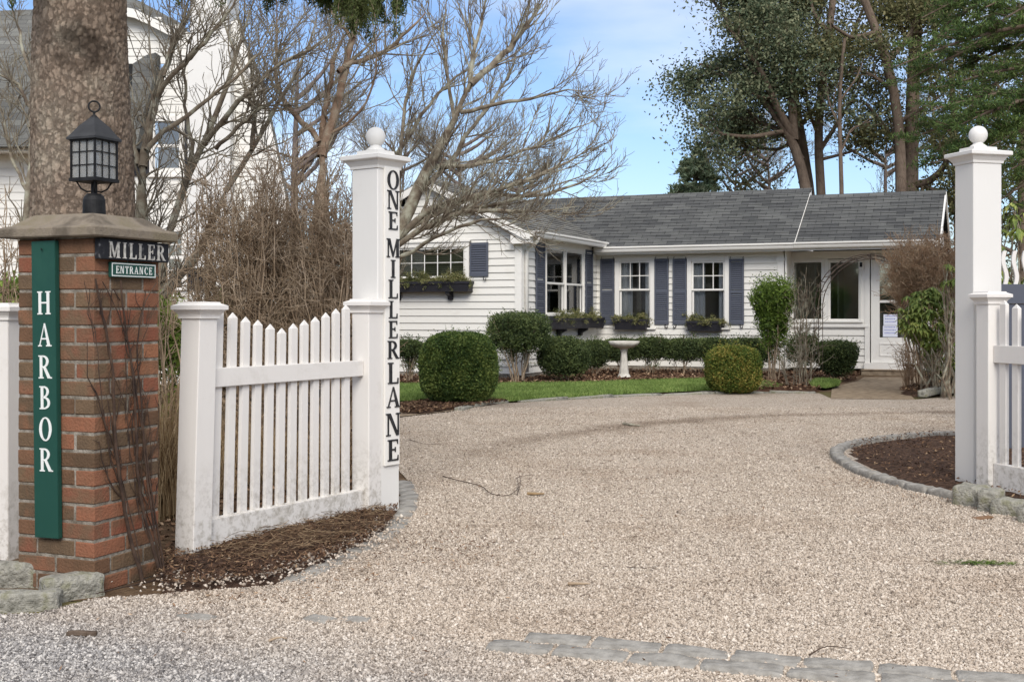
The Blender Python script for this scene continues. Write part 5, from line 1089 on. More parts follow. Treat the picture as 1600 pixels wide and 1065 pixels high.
# ================================================================ TALL WHITE HOUSE (left, behind)
BY = 20.0
def X_(px, Y=BY): return (px-800)/F_PX*Y
def Z_(py, Y=BY): return CAMH+(HOR-py)/F_PX*Y
big_h = empty('neighbour_house', (X_(250), BY, 0), 0, 'tall white clapboard house with steep grey roofs and white chimney behind bare trees', 'house')
_cot = cot
def bb(m, name, mat, parent=None, **k): return m.build(name, mat, parent or big_h, **k)
class WF:
    def __init__(s, Y): s.Y = Y
    def __call__(s, a, b, z): return (a, s.Y-b, z)
def poly_siding(name, pts, Y, row=.135, holes=()):
    """clapboards clipped to an outline given as (x,z)"""
    m = MB(); pts = [tuple(p) for p in pts]; z = min(p[1] for p in pts); zmax = max(p[1] for p in pts)
    while z < zmax-.02:
        zt = min(z+row, zmax); zm = (z+zt)/2; xs = []
        for i in range(len(pts)):
            (x0, z0), (x1, z1) = pts[i], pts[(i+1) % len(pts)]
            if (z0 > zm) != (z1 > zm): xs.append(x0+(x1-x0)*(zm-z0)/(z1-z0))
        xs.sort()
        for s, e in zip(xs[::2], xs[1::2]):
            iv = [(s, e)]
            for (h0, h1, g0, g1) in holes:
                if g0 < zm < g1: iv = [q for (s_, e_) in iv for q in (((s_, min(e_, h0)), (max(s_, h1), e_)) if h0 < e_ and h1 > s_ else ((s_, e_),)) if q[1]-q[0] > .01]
            for (s_, e_) in iv: m.add([(s_, Y-.018, z), (e_, Y-.018, z), (e_, Y-.001, zt+.003), (s_, Y-.001, zt+.003), (s_, Y+.02, z), (e_, Y+.02, z), (e_, Y+.02, zt), (s_, Y+.02, zt)], [(0, 1, 2, 3), (4, 5, 1, 0), (3, 2, 6, 7), (0, 3, 7, 4), (1, 5, 6, 2)])
        z = zt
    return bb(m, name, M_SIDING)
wl_, wu_ = (X_(252), X_(285), Z_(442), Z_(362)), (X_(243), X_(281), Z_(266), Z_(190)); wz_ = (X_(120), X_(150), Z_(442), Z_(362))
H_holes = [(w_[0]-.03, w_[1]+.03, w_[2]-.03, w_[3]+.03) for w_ in (wl_, wu_)]
poly_siding('clapboard_wall', [(X_(-300), 0), (X_(448), 0), (X_(445), Z_(330)), (X_(440), Z_(290)), (X_(428), Z_(228)), (X_(412), Z_(160)), (X_(397), Z_(112)), (X_(380), Z_(75)), (X_(373), Z_(40)), (X_(290), Z_(48)), (X_(232), Z_(150)), (X_(216), Z_(233)), (X_(-300), Z_(233))], BY, holes=H_holes)
def bwindow(w_, bars=True):
    a0, a1, z0, z1 = w_; F = WF(BY); fr = MB()
    fbox(fr, F, a0-.09, a0, 0, .05, z0-.08, z1+.09); fbox(fr, F, a1, a1+.09, 0, .05, z0-.08, z1+.09); fbox(fr, F, a0, a1, 0, .049, z1, z1+.089); fbox(fr, F, a0-.12, a1+.12, 0, .08, z0-.12, z0-.081)
    wo = bb(fr, 'window', M_TRIM); sh = MB(); zm = (z0+z1)/2
    fbox(sh, F, a0, a1, -.02, .01, zm-.025, zm+.025); 
    for i in (1, 2) if bars else (): q = a0+(a1-a0)*i/3; fbox(sh, F, q-.01, q+.01, -.015, .005, z0, z1)
    for q in (zm+(z1-zm)/2, z0+(zm-z0)/2) if bars else (): fbox(sh, F, a0, a1, -.014, .004, q-.01, q+.01)
    bb(sh, 'sash', M_TRIM, wo); g = MB(); fbox(g, F, a0, a1, -.03, -.026, z0, z1); bb(g, 'pane', M_GLASS, wo)
    g = MB(); fbox(g, F, a0-.1, a1+.1, -.5, -.48, z0-.1, z1+.1); bb(g, 'room_lining', M_DARK, wo)
bwindow(wl_); bwindow(wu_, False)
for w_ in (wl_, wu_):
    for s in (1, -1):
        q0 = w_[1]+.1 if s > 0 else w_[0]-.1-.26; F = WF(BY); m = MB(); fbox(m, F, q0, q0+.26, .02, .05, w_[2]-.1, w_[3]+.05)
        z = w_[2]
        while z < w_[3]: fbox(m, F, q0+.03, q0+.23, .051, .060, z, z+.022); z += .045
        bb(m, 'shutter', M_BOXP)
M_RB = shingles('house_shingles', 'x', .77, srgb(104, 104, 102), srgb(126, 126, 122), srgb(80, 80, 80))
def bslab(name, pts, mat=None, th=.08):
    m = MB(); k = len(pts); V = list(pts)+[(x, y+.01, z-th) for x, y, z in pts]
    m.add(V, [tuple(range(k)), tuple(range(k, 2*k))[::-1]]+[(i, (i+1) % k, k+(i+1) % k, k+i) for i in range(k)]); return bb(m, name, mat or M_RB)
zr = 7.2; Yr = 23.2
bslab('left_roof', [(X_(-300, 19.5), 19.5, Z_(233)+.02), (X_(222), 19.5, Z_(233)+.02), (X_(236), 20.6, Z_(160)), (X_(232, 22), 22.2, 6.0), (X_(190, Yr), Yr, zr), (X_(-300, Yr), Yr, zr-.2)])
m = MB(); m.box(X_(-300), X_(218), 19.46, 19.5, Z_(243), Z_(232)); m.box(X_(-300), X_(216), 19.52, 19.98, Z_(241), Z_(239)); bb(m, 'eave_board', M_TRIM)
# flared side roof (bell-cast) sweeping down beside the gable
prof = [(373, 35), (382, 72), (399, 109), (414, 157), (430, 226), (442, 288), (452, 334)]
m = MB(); V = []
for (x, y) in prof: V += [(X_(x)+.03, BY-.16, Z_(y)), (X_(x-8, BY+7), BY+7, Z_(y)), (X_(x)+.07, BY-.16, Z_(y)+.02), (X_(x-7, BY+7), BY+7, Z_(y)+.02)]
Fc = []
for i in range(len(prof)-1): a = 4*i; Fc += [(a, a+4, a+5, a+1), (a+2, a+3, a+7, a+6), (a, a+2, a+6, a+4), (a+1, a+5, a+7, a+3)]
m.add(V, Fc); bb(m, 'flared_roof', M_RB)
m = MB(); pl = [(X_(x)+.03, Z_(y)) for x, y in prof]+[(X_(x)-.10, Z_(y)-.02) for x, y in prof[::-1]]
m.prism(pl, BY-.17, BY-.13, lambda a, b_, d: (a, d, b_)); bb(m, 'rake_board', M_TRIM)
# curved lower roof between the trunk and gable
pl = [(205, 232), (205, 98), (214, 92), (226, 84), (240, 80), (240, 110), (232, 150), (222, 190), (216, 232)]
m = MB(); m.prism([(X_(x, 19.7), Z_(y, 19.7)) for x, y in pl], 19.62, 19.9, lambda a, b_, d: (a, d+(b_-4)*.12, b_)); bb(m, 'hip_roof', M_RB)
pl = [(-60, 232), (-60, 150), (-10, 120), (18, 104), (30, 90), (48, 82), (70, 84), (90, 100), (120, 232)]
m = MB(); m.prism([(X_(x, 19.5), Z_(y, 19.5)) for x, y in pl], 19.3, 19.6, lambda a, b_, d: (a, d+(b_-4)*.35, b_)); bb(m, 'dormer_roof', M_RB)
# upper dormer with its own gable roof
poly_siding('dormer_wall', [(X_(150, 20.6), Z_(100, 20.6)), (X_(300, 20.6), Z_(100, 20.6)), (X_(300, 20.6), Z_(52, 20.6)), (X_(205, 20.6), Z_(14, 20.6)), (X_(150, 20.6), Z_(-5, 20.6))], 20.6)
bslab('dormer_roof', [(X_(150, 20.4), 20.4, Z_(2, 20.4)), (X_(212, 20.4), 20.4, Z_(14, 20.4)), (X_(300, 20.4), 20.4, Z_(58, 20.4)), (X_(286, 22.5), 22.5, Z_(38, 22.5)), (X_(222, 22.5), 22.5, Z_(4, 22.5)), (X_(150, 22.5), 22.5, Z_(-30, 22.5))])
m = MB(); m.prism([(X_(150, 20.4), Z_(2, 20.4)-.02), (X_(212, 20.4), Z_(14, 20.4)-.02), (X_(300, 20.4), Z_(58, 20.4)-.02), (X_(300, 20.4), Z_(58, 20.4)-.17), (X_(212, 20.4), Z_(14, 20.4)-.17), (X_(150, 20.4), Z_(2, 20.4)-.17)], 20.34, 20.39, lambda a, b_, d: (a, d, b_)); bb(m, 'rake_board', M_TRIM)
# chimney
m = MB(); 
for (x0, x1, y0, y1) in ((300, 366, 420, 62), (304, 361, 62, -120)): 
    m.box(X_(x0), X_(x1), BY-.28, BY+.6, Z_(y0), Z_(y1)-.001*(y0 > 62))
ch_ = bb(m, 'chimney', M_PILLAR, bevel=.01)
m = MB(); m.box(X_(300), X_(365), BY-.33, BY+.65, Z_(-120), Z_(-132)); bb(m, 'chimney_cap', M_CAP, ch_)
# ================================================================ BIG SPRUCE TRUNK
def fbm(p, o=4):
    from mathutils import noise as mn
    s = 0; a = 1
    for i in range(o): s += a*mn.noise(Vector(p)*(2**i)); a *= .5
    return s
SX, SY = P(127, 300, 7.6)[0], 7.6
spr = empty('spruce_tree', (SX, SY, 0), 0, 'massive spruce trunk with flaky grey-brown bark rising behind the brick pier', 'tree')
def trunk_mesh(name, cx, cy, prof, mat, parent, nseg=240, nz=640, amp=.0085, lean=(0, 0), scar=None):
    """bark plates are real relief: two scales of cellular noise push the surface in and out"""
    from mathutils import noise as mn
    V = []; zs = np.linspace(prof[0][1], prof[-1][1], nz)
    for z in zs:
        r = np.interp(z, [p[1] for p in prof], [p[0] for p in prof])
        for i in range(nseg):
            a = 2*math.pi*i/nseg; p = Vector((math.cos(a)*r*34, math.sin(a)*r*34, z*19.))
            w_ = mn.noise_vector(p*.6)*.75; dd, pp = mn.voronoi(p+w_); e = min(.45, dd[1]-dd[0])
            rr = r+amp*(min(1, (dd[1]-dd[0])*3.2)-1)+amp*.5*mn.noise(p*1.6)+.008*mn.noise(Vector((math.cos(a)*3.5, math.sin(a)*3.5, z*1.2)))+.03*mn.noise(Vector((math.cos(a)*1.3, math.sin(a)*1.3, z*.9)))
            if scar: ds = math.hypot((math.cos(a)-scar[0])*r*1.0, (math.sin(a)-scar[1])*r)**2+((z-scar[2])*1.3)**2; rr += -.02*math.exp(-ds/.006)+.022*math.exp(-(math.sqrt(ds)-.13)**2/.003)*(1 if z < scar[2] else .4)
            V.append((cx+lean[0]*z+math.cos(a)*rr, cy+lean[1]*z+math.sin(a)*rr, z))
    i, j = np.meshgrid(np.arange(nz-1), np.arange(nseg), indexing='ij'); i = i.ravel(); j = j.ravel(); jn = (j+1) % nseg
    Q = np.stack([i*nseg+j, i*nseg+jn, (i+1)*nseg+jn, (i+1)*nseg+j], 1)
    return arr_mesh(name, np.array(V), Q, mat, parent, smooth=True)
SCA = math.atan2(-SY, -SX)+.02; SCZ = P(0, 68, SY-.28)[2]; scarred(M_SPRUCE, (math.cos(SCA)*.28, math.sin(SCA)*.28, SCZ), .17)
rt_, rb_ = pxr(72, SY), pxr(80, SY)
trunk_mesh('trunk', SX, SY, [(rb_*1.35, -.1), (rb_*1.12, .5), (rb_*1.02, 1.2), (rb_*.98, 1.8), (rt_*1.0, 2.6), (rt_*.95, 3.4), (rt_*.9, 4.2)], M_SPRUCE, spr, scar=(math.cos(SCA), math.sin(SCA), SCZ))
m = MB(); m.tube([(SX, SY, 4.15), (SX+.02, SY, 8), (SX, SY, 14)], [rt_*.9, .2, .04], 16); m.build('upper_trunk', M_SPRUCE, spr, smooth=True)
# drooping boughs whose tips hang into the top of the view
bP = []; bR = []
for (x, y, Y, z0) in ((590, 8, 6.6, 4.3), (545, -12, 6.9, 4.4), (625, -6, 6.5, 4.4), (430, -22, 7.2, 4.6), (355, -28, 7.4, 4.7), (565, -6, 6.3, 4.5), (300, -30, 7.0, 4.8), (505, -30, 6.6, 4.6), (20, -40, 7, 4.6), (640, -26, 6.8, 4.7)):
    tip = P(x, y, Y); a = np.array((SX, SY, z0)); q = []
    for t_ in np.linspace(0, 1, 10): q.append(a*(1-t_)+tip*t_+np.array((0, 0, .25*math.sin(t_*math.pi))))
    bP.append(q); bR.append(np.linspace(.03, .006, 10))
bP, bR = np.array(bP), np.array(bR)
s1 = spawn(bP, bR, 30, .18, .42, (50, 110), -1.5, n=7, tmin=.45, rtip=.0015, wig=.06, rmax=.004)
V, Q = cat_tubes([(bP, bR, 6), (*s1, 4)]); arr_mesh('boughs', V, Q, M_TWIG_B, spr)
pts = s1[0][:, 1:].reshape(-1, 3); d = np.repeat((s1[0][:, -1]-s1[0][:, 0]), 6, 0); d /= np.linalg.norm(d, axis=1, keepdims=True)
rep = 34; C = np.repeat(pts, rep, 0)+rng.normal(size=(len(pts)*rep, 3))*.016; ax = np.repeat(d, rep, 0)+rng.normal(size=(len(pts)*rep, 3))*.5
V, Q = leaf_quads(C, .032, .007, axis=ax); arr_mesh('needles', V, Q, M_SPRN, spr)

# ================================================================ BARE TREES
def bare_tree(name, label, limbs, Y0, mat, l1, l2, l3=None, group=None, seed=1, up=.25, k0=8, cat='tree', twig_mat=None, rtip=.0026, ang=(25, 60)):
    rg = np.random.default_rng(seed); Ps = []; Rs = []
    for (pts, r0, r1, dy, yo) in limbs:
        n = 14; Yl = Y0+yo; Yv = np.linspace(Yl, Yl+dy, len(pts)); p = resample([P(x, y, Y) for (x, y), Y in zip(pts, Yv)], n)
        p[1:-1] += rg.normal(size=(n-2, 3))*.008; Ps.append(p); Rs.append(np.linspace(pxr(r0, Y0), pxr(r1, Y0), n)*.8*(1+rg.normal(size=n)*.05)*np.interp(np.arange(n), (0, n-5, n-1), (1, 1, .35)))
    Ps, Rs = np.array(Ps), np.array(Rs); b = Ps[0, 0]
    root = empty(name, (b[0], b[1], 0), 0, label, cat, group)
    V, Q = tubes(Ps, Rs, k0); arr_mesh('trunk', V, Q, mat, root, smooth=True)
    l1 = (l1[0]*2.4, *l1[1:]); l2 = (l2[0]*2.4, *l2[1:]); l3 = l3 and (l3[0]*1.8, *l3[1:])
    A = spawn(Ps, Rs, *l1, ang, up, n=9, tmin=.15, rtip=rtip*1.2, wig=.11, rng=rg, rs=.42, rmax=.011)
    B = spawn(*A, *l2, ang, up*1.3, n=7, tmin=.1, rtip=rtip, wig=.11, rng=rg, rs=.6, rmax=.0055)
    parts = [(*A, 5), (*B, 4)]
    if l3: Cc = spawn(*B, *l3, (20, 55), up, n=5, tmin=.1, rtip=rtip*.8, wig=.16, rng=rg, rs=.7); parts.append((*Cc, 3))
    V, Q = cat_tubes(parts); arr_mesh('crown', V, Q, twig_mat or M_TWIG_D, root)
    return root
g_b = None
bare_tree('bare_tree', 'slender multi-stemmed bare tree with lichened grey bark, directly right of the big spruce trunk', [
    ([(214, 560), (218, 440), (222, 350), (222, 290), (223, 253)], 14, 13, 0, 0),
    ([(223, 262), (226, 236), (232, 216), (240, 161), (249, 138), (263, 98), (278, 52), (296, -10)], 10, 3.5, .5, 0),
    ([(245, 150), (262, 122), (280, 107), (306, 83), (329, 55), (364, 9), (380, -20)], 5.5, 2.5, -.3, .2),
    ([(228, 235), (237, 221), (255, 205), (275, 195), (304, 172), (341, 144), (381, 109), (415, 72), (432, 50)], 5.5, 2, .4, 0),
    ([(214, 258), (209, 220), (205, 190), (200, 150), (201, 115)], 6, 3, .3, 0),
    ([(240, 168), (238, 146), (222, 118), (206, 100)], 3, 1.4, 0, 0),
    ([(256, 120), (268, 60), (292, 36), (310, -10)], 4, 1.5, .6, .1)], 9.6, M_TWIG_L, (3.0, .35, 1.0), (5, .15, .5), (5, .08, .22), seed=3)
bare_tree('bare_tree', 'leaning bare tree with crossing pale limbs in front of the tall white house', [
    ([(236, 530), (246, 462), (268, 442), (293, 422), (315, 385), (336, 340), (352, 300)], 12, 8, .3, 0),
    ([(246, 470), (256, 385), (267, 345), (290, 285), (318, 224), (341, 172), (364, 101), (387, 43), (402, -15)], 9, 4, .6, .1),
    ([(352, 300), (388, 250), (424, 178), (467, 115), (490, 49), (500, 0)], 6, 2, .2, .3),
    ([(318, 227), (340, 196), (364, 170), (398, 132), (439, 100), (496, 72), (540, 40)], 6, 2, -.4, .3),
    ([(337, 232), (364, 205), (398, 178), (430, 152), (450, 128)], 4.5, 2.5, -.2, .2),
    ([(393, 235), (400, 190), (372, 100), (350, 40), (345, -10)], 4, 2, .5, .3),
    ([(290, 290), (300, 250), (296, 190), (285, 130), (300, 60)], 5, 2, -.3, .2)], 10.6, M_TWIG_P, (2.6, .4, 1.1), (4.5, .15, .5), (5, .08, .22), seed=5)
bare_tree('bare_tree', 'bare tree with a reddish-brown forked trunk, left of the lettered gate pillar', [
    ([(512, 560), (508, 420), (504, 330), (503, 288), (503, 236)], 15, 13, 0, 0),
    ([(503, 245), (510, 215), (518, 195), (531, 144), (542, 101), (551, 57), (562, -5)], 10.5, 6, .3, 0),
    ([(500, 232), (505, 195), (513, 150), (520, 86), (530, 68), (545, 48)], 7, 4.5, .2, .1),
    ([(528, 112), (552, 98), (582, 89), (611, 75), (640, 49), (665, 20)], 5.5, 3, .5, .1),
    ([(498, 222), (484, 200), (467, 184), (452, 170), (439, 161), (431, 149), (433, 109), (430, 30), (432, -10)], 6, 2, .2, 0),
    ([(510, 215), (560, 180), (585, 140), (590, 90), (580, 20)], 3, 1.3, -.4, .1),
    ([(552, 60), (520, 20), (500, -15)], 4, 2, .2, .2),
    ([(500, 232), (470, 250), (440, 240), (400, 235)], 3, 1.5, -.5, .1)], 11.2, M_TWIG_R, (2.8, .4, 1.1), (4.5, .15, .5), (5, .08, .22), seed=8)
bare_tree('bare_tree', 'wide-spreading bare tree whose limbs arch right from behind the lettered pillar over the cottage gable', [
    ([(585, 590), (588, 520), (594, 450), (606, 400), (624, 357), (642, 321), (663, 271), (688, 221), (713, 186), (731, 143), (740, 120)], 17, 8, 0, 0),
    ([(736, 132), (753, 114), (781, 93), (810, 57), (838, 21), (850, -8)], 7.5, 3.5, .3, 0),
    ([(720, 175), (750, 168), (788, 161), (845, 150), (899, 137), (917, 143)], 4.5, 1.6, -.4, 0),
    ([(652, 300), (675, 286), (694, 262), (712, 236), (745, 190), (774, 157), (800, 110), (815, 60)], 6, 2, .5, 0),
    ([(612, 385), (640, 348), (680, 320), (720, 310), (755, 307), (810, 286), (880, 257), (938, 222)], 7.5, 2, -.5, 0),
    ([(606, 400), (640, 368), (684, 343), (728, 332), (774, 325), (817, 332), (860, 330), (905, 322)], 6, 1.6, -.9, 0),
    ([(616, 375), (650, 345), (720, 311), (788, 303), (867, 310), (917, 272), (945, 271), (966, 232)], 6, 1.5, .6, .1),
    ([(668, 262), (700, 258), (745, 262), (790, 245), (838, 228), (899, 200), (935, 186)], 5, 1.6, .3, .05),
    ([(731, 143), (738, 92), (752, 36), (760, -10)], 5, 2.5, .3, .1),
    ([(618, 365), (622, 290), (628, 214), (634, 143), (650, 100), (672, 56), (690, 40), (712, 26)], 5.5, 1.8, .7, .1),
    ([(598, 280), (620, 240), (655, 185), (700, 125), (762, 92)], 5.5, 2, .5, .3),
    ([(596, 420), (640, 395), (690, 366), (740, 345), (790, 340), (830, 350)], 5, 1.5, -1.2, -.05),
    ([(710, 190), (700, 130), (690, 60), (700, -10)], 4, 2, .2, .0),
    ([(610, 392), (660, 350), (730, 322), (800, 320), (850, 290), (900, 282), (940, 262)], 5, 1.4, .2, -.1)], 12.6, M_TWIG_P, (2.9, .35, 1.25), (4.8, .14, .5), (4.5, .08, .24), seed=13, ang=(20, 48), up=.3, twig_mat=M_TWIG_P)
bare_tree('bare_tree', 'pale thin-limbed bare tree at the far left edge, left of the spruce trunk', [
    ([(30, 560), (36, 420), (42, 330), (48, 230), (50, 170)], 8, 6, 0, 0), ([(50, 175), (30, 130), (10, 122), (-20, 110)], 4, 2, 0, 0), ([(48, 200), (56, 150), (40, 90), (24, 30), (15, -10)], 4.5, 2, .3, 0),
    ([(50, 180), (60, 140), (62, 80), (80, 20)], 4, 2, .3, .2), ([(44, 300), (20, 250), (5, 180), (-10, 120)], 4, 1.6, .2, 0)], 10.5, M_TWIG_P, (3, .3, .9), (4, .12, .4), (4, .08, .2), seed=21)
# distant bare trees (grey haze of twigs)
def far_bare(x, ytop, ybase, Y, wpx, seed, label, mat=None, dens=1.):
    rg = np.random.default_rng(seed); limbs = [([(x, 600), (x+rg.uniform(-6, 6), ybase), (x+rg.uniform(-8, 8), (ybase+ytop)/2), (x+rg.uniform(-10, 10), ytop)], wpx*.055, wpx*.01, 0, 0)]
    for i in range(9):
        t_ = rg.uniform(.1, .75); y0 = ybase+(ytop-ybase)*t_; s = rg.choice((-1, 1)); e = rg.uniform(.25, .5)*wpx
        limbs.append(([(x, y0), (x+s*e*.4, y0-(ybase-ytop)*.10), (x+s*e*.8, y0-(ybase-ytop)*.25), (x+s*e, y0-(ybase-ytop)*rg.uniform(.3, .45))], wpx*.022, wpx*.006, rg.uniform(-1, 1), 0))
    return bare_tree('bare_tree', label, limbs, Y, mat or M_TWIG_G, (1.6*dens, .8, 2.2), (2.2, .4, 1.2), (2.5, .2, .7), seed=seed, rtip=.005, k0=6, up=.35)
far_bare(720, 195, 330, 44, 190, 31, 'hazy grey bare tree far behind the gable of the cottage')
far_bare(630, 215, 330, 46, 150, 35, 'distant twiggy bare tree showing past the ball of the lettered pillar')
far_bare(810, 250, 330, 48, 130, 36, 'low distant bare tree just above the left end of the cottage ridge')
far_bare(1150, 208, 330, 42, 130, 32, 'thin bare tree above the cottage roof beside the small conifer')
far_bare(1200, 190, 330, 40, 150, 37, 'spreading bare tree between the small conifer and the leafy oaks', dens=.7)
far_bare(1385, 180, 330, 40, 180, 38, 'bare tree with slanting grey limbs over the low right roof', dens=.7)
far_bare(460, 60, 330, 34, 240, 33, 'faint bare tree in the sky gap right of the white chimney', dens=.8)

# ================================================================ BROWN TWIGGY BUSHES
def twig_bush(name, label, pxs, ytop, Y, mat, n0=26, group=None, seed=1, dense=1., spread=.5, ybase=None, l3=True, rtip=.0020, r0=.008, dome=.25, cat='bush', tm=.2):
    rg = np.random.default_rng(seed); x0, x1 = pxs; xc = (x0+x1)/2; wid = pxr(x1-x0, Y); H = Z_(ytop, Y); cx = P(xc, 0, Y)[0]
    th = rg.uniform(0, 2*np.pi, n0); rr = np.sqrt(rg.uniform(0, 1, n0)); n = 12; Pp = np.zeros((n0, n, 3)); t_ = np.linspace(0, 1, n)
    bx = cx+rr*np.cos(th)*wid*.2; by = Y+rr*np.sin(th)*wid*.16; tx = cx+rr*np.cos(th)*wid*spread; ty = Y+rr*np.sin(th)*wid*spread*.8
    hh = H*(1-dome*rr**2)*rg.uniform(.72, .95, n0)
    Pp[:, :, 0] = bx[:, None]+(tx-bx)[:, None]*t_**1.3; Pp[:, :, 1] = by[:, None]+(ty-by)[:, None]*t_**1.3; Pp[:, :, 2] = hh[:, None]*t_
    Pp[:, 1:] += np.cumsum(rg.normal(size=(n0, n-1, 3))*.014*H/2, axis=1); Rr = np.linspace(r0, r0*.35, n)[None]*rg.uniform(.7, 1.4, n0)[:, None]
    root = empty(name, (cx, Y, 0), 0, label, cat, group)
    A = spawn(Pp, Rr, 9*dense, .15, .6, (20, 65), .25, n=7, tmin=tm, rtip=rtip, wig=.2, rng=rg); B = spawn(*A, 7*dense, .08, .3, (25, 75), .15, n=5, tmin=.1, rtip=rtip, wig=.22, rng=rg)
    parts = [(*A, 4), (*B, 3)]
    if l3: parts.append((*spawn(*B, 7, .05, .14, (25, 75), .1, n=4, rtip=rtip, wig=.22, rng=rg), 3))
    V, Q = tubes(Pp, Rr, 6); arr_mesh('stems', V, Q, mat, root, smooth=True); V, Q = cat_tubes(parts)
    # clip stray tips to the clipped outline of the bush
    arr_mesh('twigs', V, Q, mat, root); return root
twig_bush('twiggy_bush', 'dense brown leafless bush right behind the picket panel, nearest the lettered pillar', (455, 575), 205, 8.9, M_TWIG_B, 70, seed=41, dome=.3, spread=.55)
twig_bush('twiggy_bush', 'tallest dense brown leafless bush behind the middle of the picket panel', (345, 480), 190, 9.0, M_TWIG_B, 80, seed=42, dome=.25, spread=.55)
twig_bush('twiggy_bush', 'brown leafless bush between the brick pier and the thicket, more open with thick stems', (285, 385), 222, 9.2, M_TWIG_B, 34, seed=43, dome=.3, dense=.8)
twig_bush('twiggy_bush', 'second row of brown leafless bush filling the gap behind the thicket', (400, 540), 235, 10.3, M_TWIG_B, 60, seed=44, dome=.3, l3=True, spread=.6)
twig_bush('twiggy_bush', 'grey-brown open bush left of the brick pier beneath the pale tree', (-60, 60), 245, 8.2, M_TWIG_B, 22, seed=45, dense=.6, dome=.2)
twig_bush('twiggy_bush', 'sparse young bush between the brick pier and the capped panel post', (205, 300), 330, 8.4, M_TWIG_B, 10, seed=46, dense=.5)
twig_bush('twiggy_bush', 'broad rust-brown fine-twigged bush in front of the cottage door roof', (1385, 1512), 352, 18.6, M_RUST, 60, seed=47, dense=1.6, spread=.50, rtip=.003, r0=.008, dome=.12, tm=.6)
twig_bush('twiggy_bush', 'small bare reddish shrub at the foot of the right rhododendron', (1400, 1440), 525, 18.2, M_RUST, 10, seed=48, dense=1., r0=.012)
# bare rose canes at the arch
twig_bush('rose_bush', 'bare thorny canes with greenish bark spreading at the left foot of the garden arch', (1195, 1290), 536, 18.9, M_TWIG_D, 13, seed=49, dense=.6, r0=.007, rtip=.0025, spread=.42, l3=False)
twig_bush('climbing_rose', 'tall thin climbing canes winding up the left side of the garden arch', (1232, 1282), 395, 19.2, M_TWIG_L, 12, seed=50, dense=.6, r0=.009, rtip=.0025, spread=.5, l3=False)

# ornamental straw clumps behind the panel
def straw_clump(px, Y, H, n, wpx, label, seed):
    rg = np.random.default_rng(seed); cx = P(px, 0, Y)[0]; w_ = pxr(wpx, Y); k = 7; t_ = np.linspace(0, 1, k)
    b = np.stack([cx+rg.normal(size=n)*w_*.25, Y+rg.normal(size=n)*w_*.25], 1); d = rg.normal(size=(n, 2))*w_*.5; h = H*rg.uniform(.5, 1.05, n)
    Pp = np.zeros((n, k, 3)); Pp[:, :, 0] = b[:, :1]+d[:, :1]*t_**1.8; Pp[:, :, 1] = b[:, 1:]+d[:, 1:]*t_**1.8; Pp[:, :, 2] = h[:, None]*(t_-.25*t_**3*rg.uniform(0, 1, (n, 1)))
    V, Q = tubes(Pp, np.full((n, k), .0022)*(1-t_*.6), 3); tag(arr_mesh('grass_clump', V, Q, M_STRAW), label, 'ornamental grass')
straw_clump(258, 6.9, .85, 420, 60, 'tan dead ornamental grass between the brick pier and the panel post', 1)
straw_clump(330, 7.9, .6, 260, 90, 'dry grass clump seen low between the left pickets', 2)
straw_clump(430, 8.3, .5, 260, 90, 'dry grass clump seen low between the middle pickets', 3)
straw_clump(520, 8.6, .45, 200, 80, 'dry grass clump seen low between the right pickets', 4)

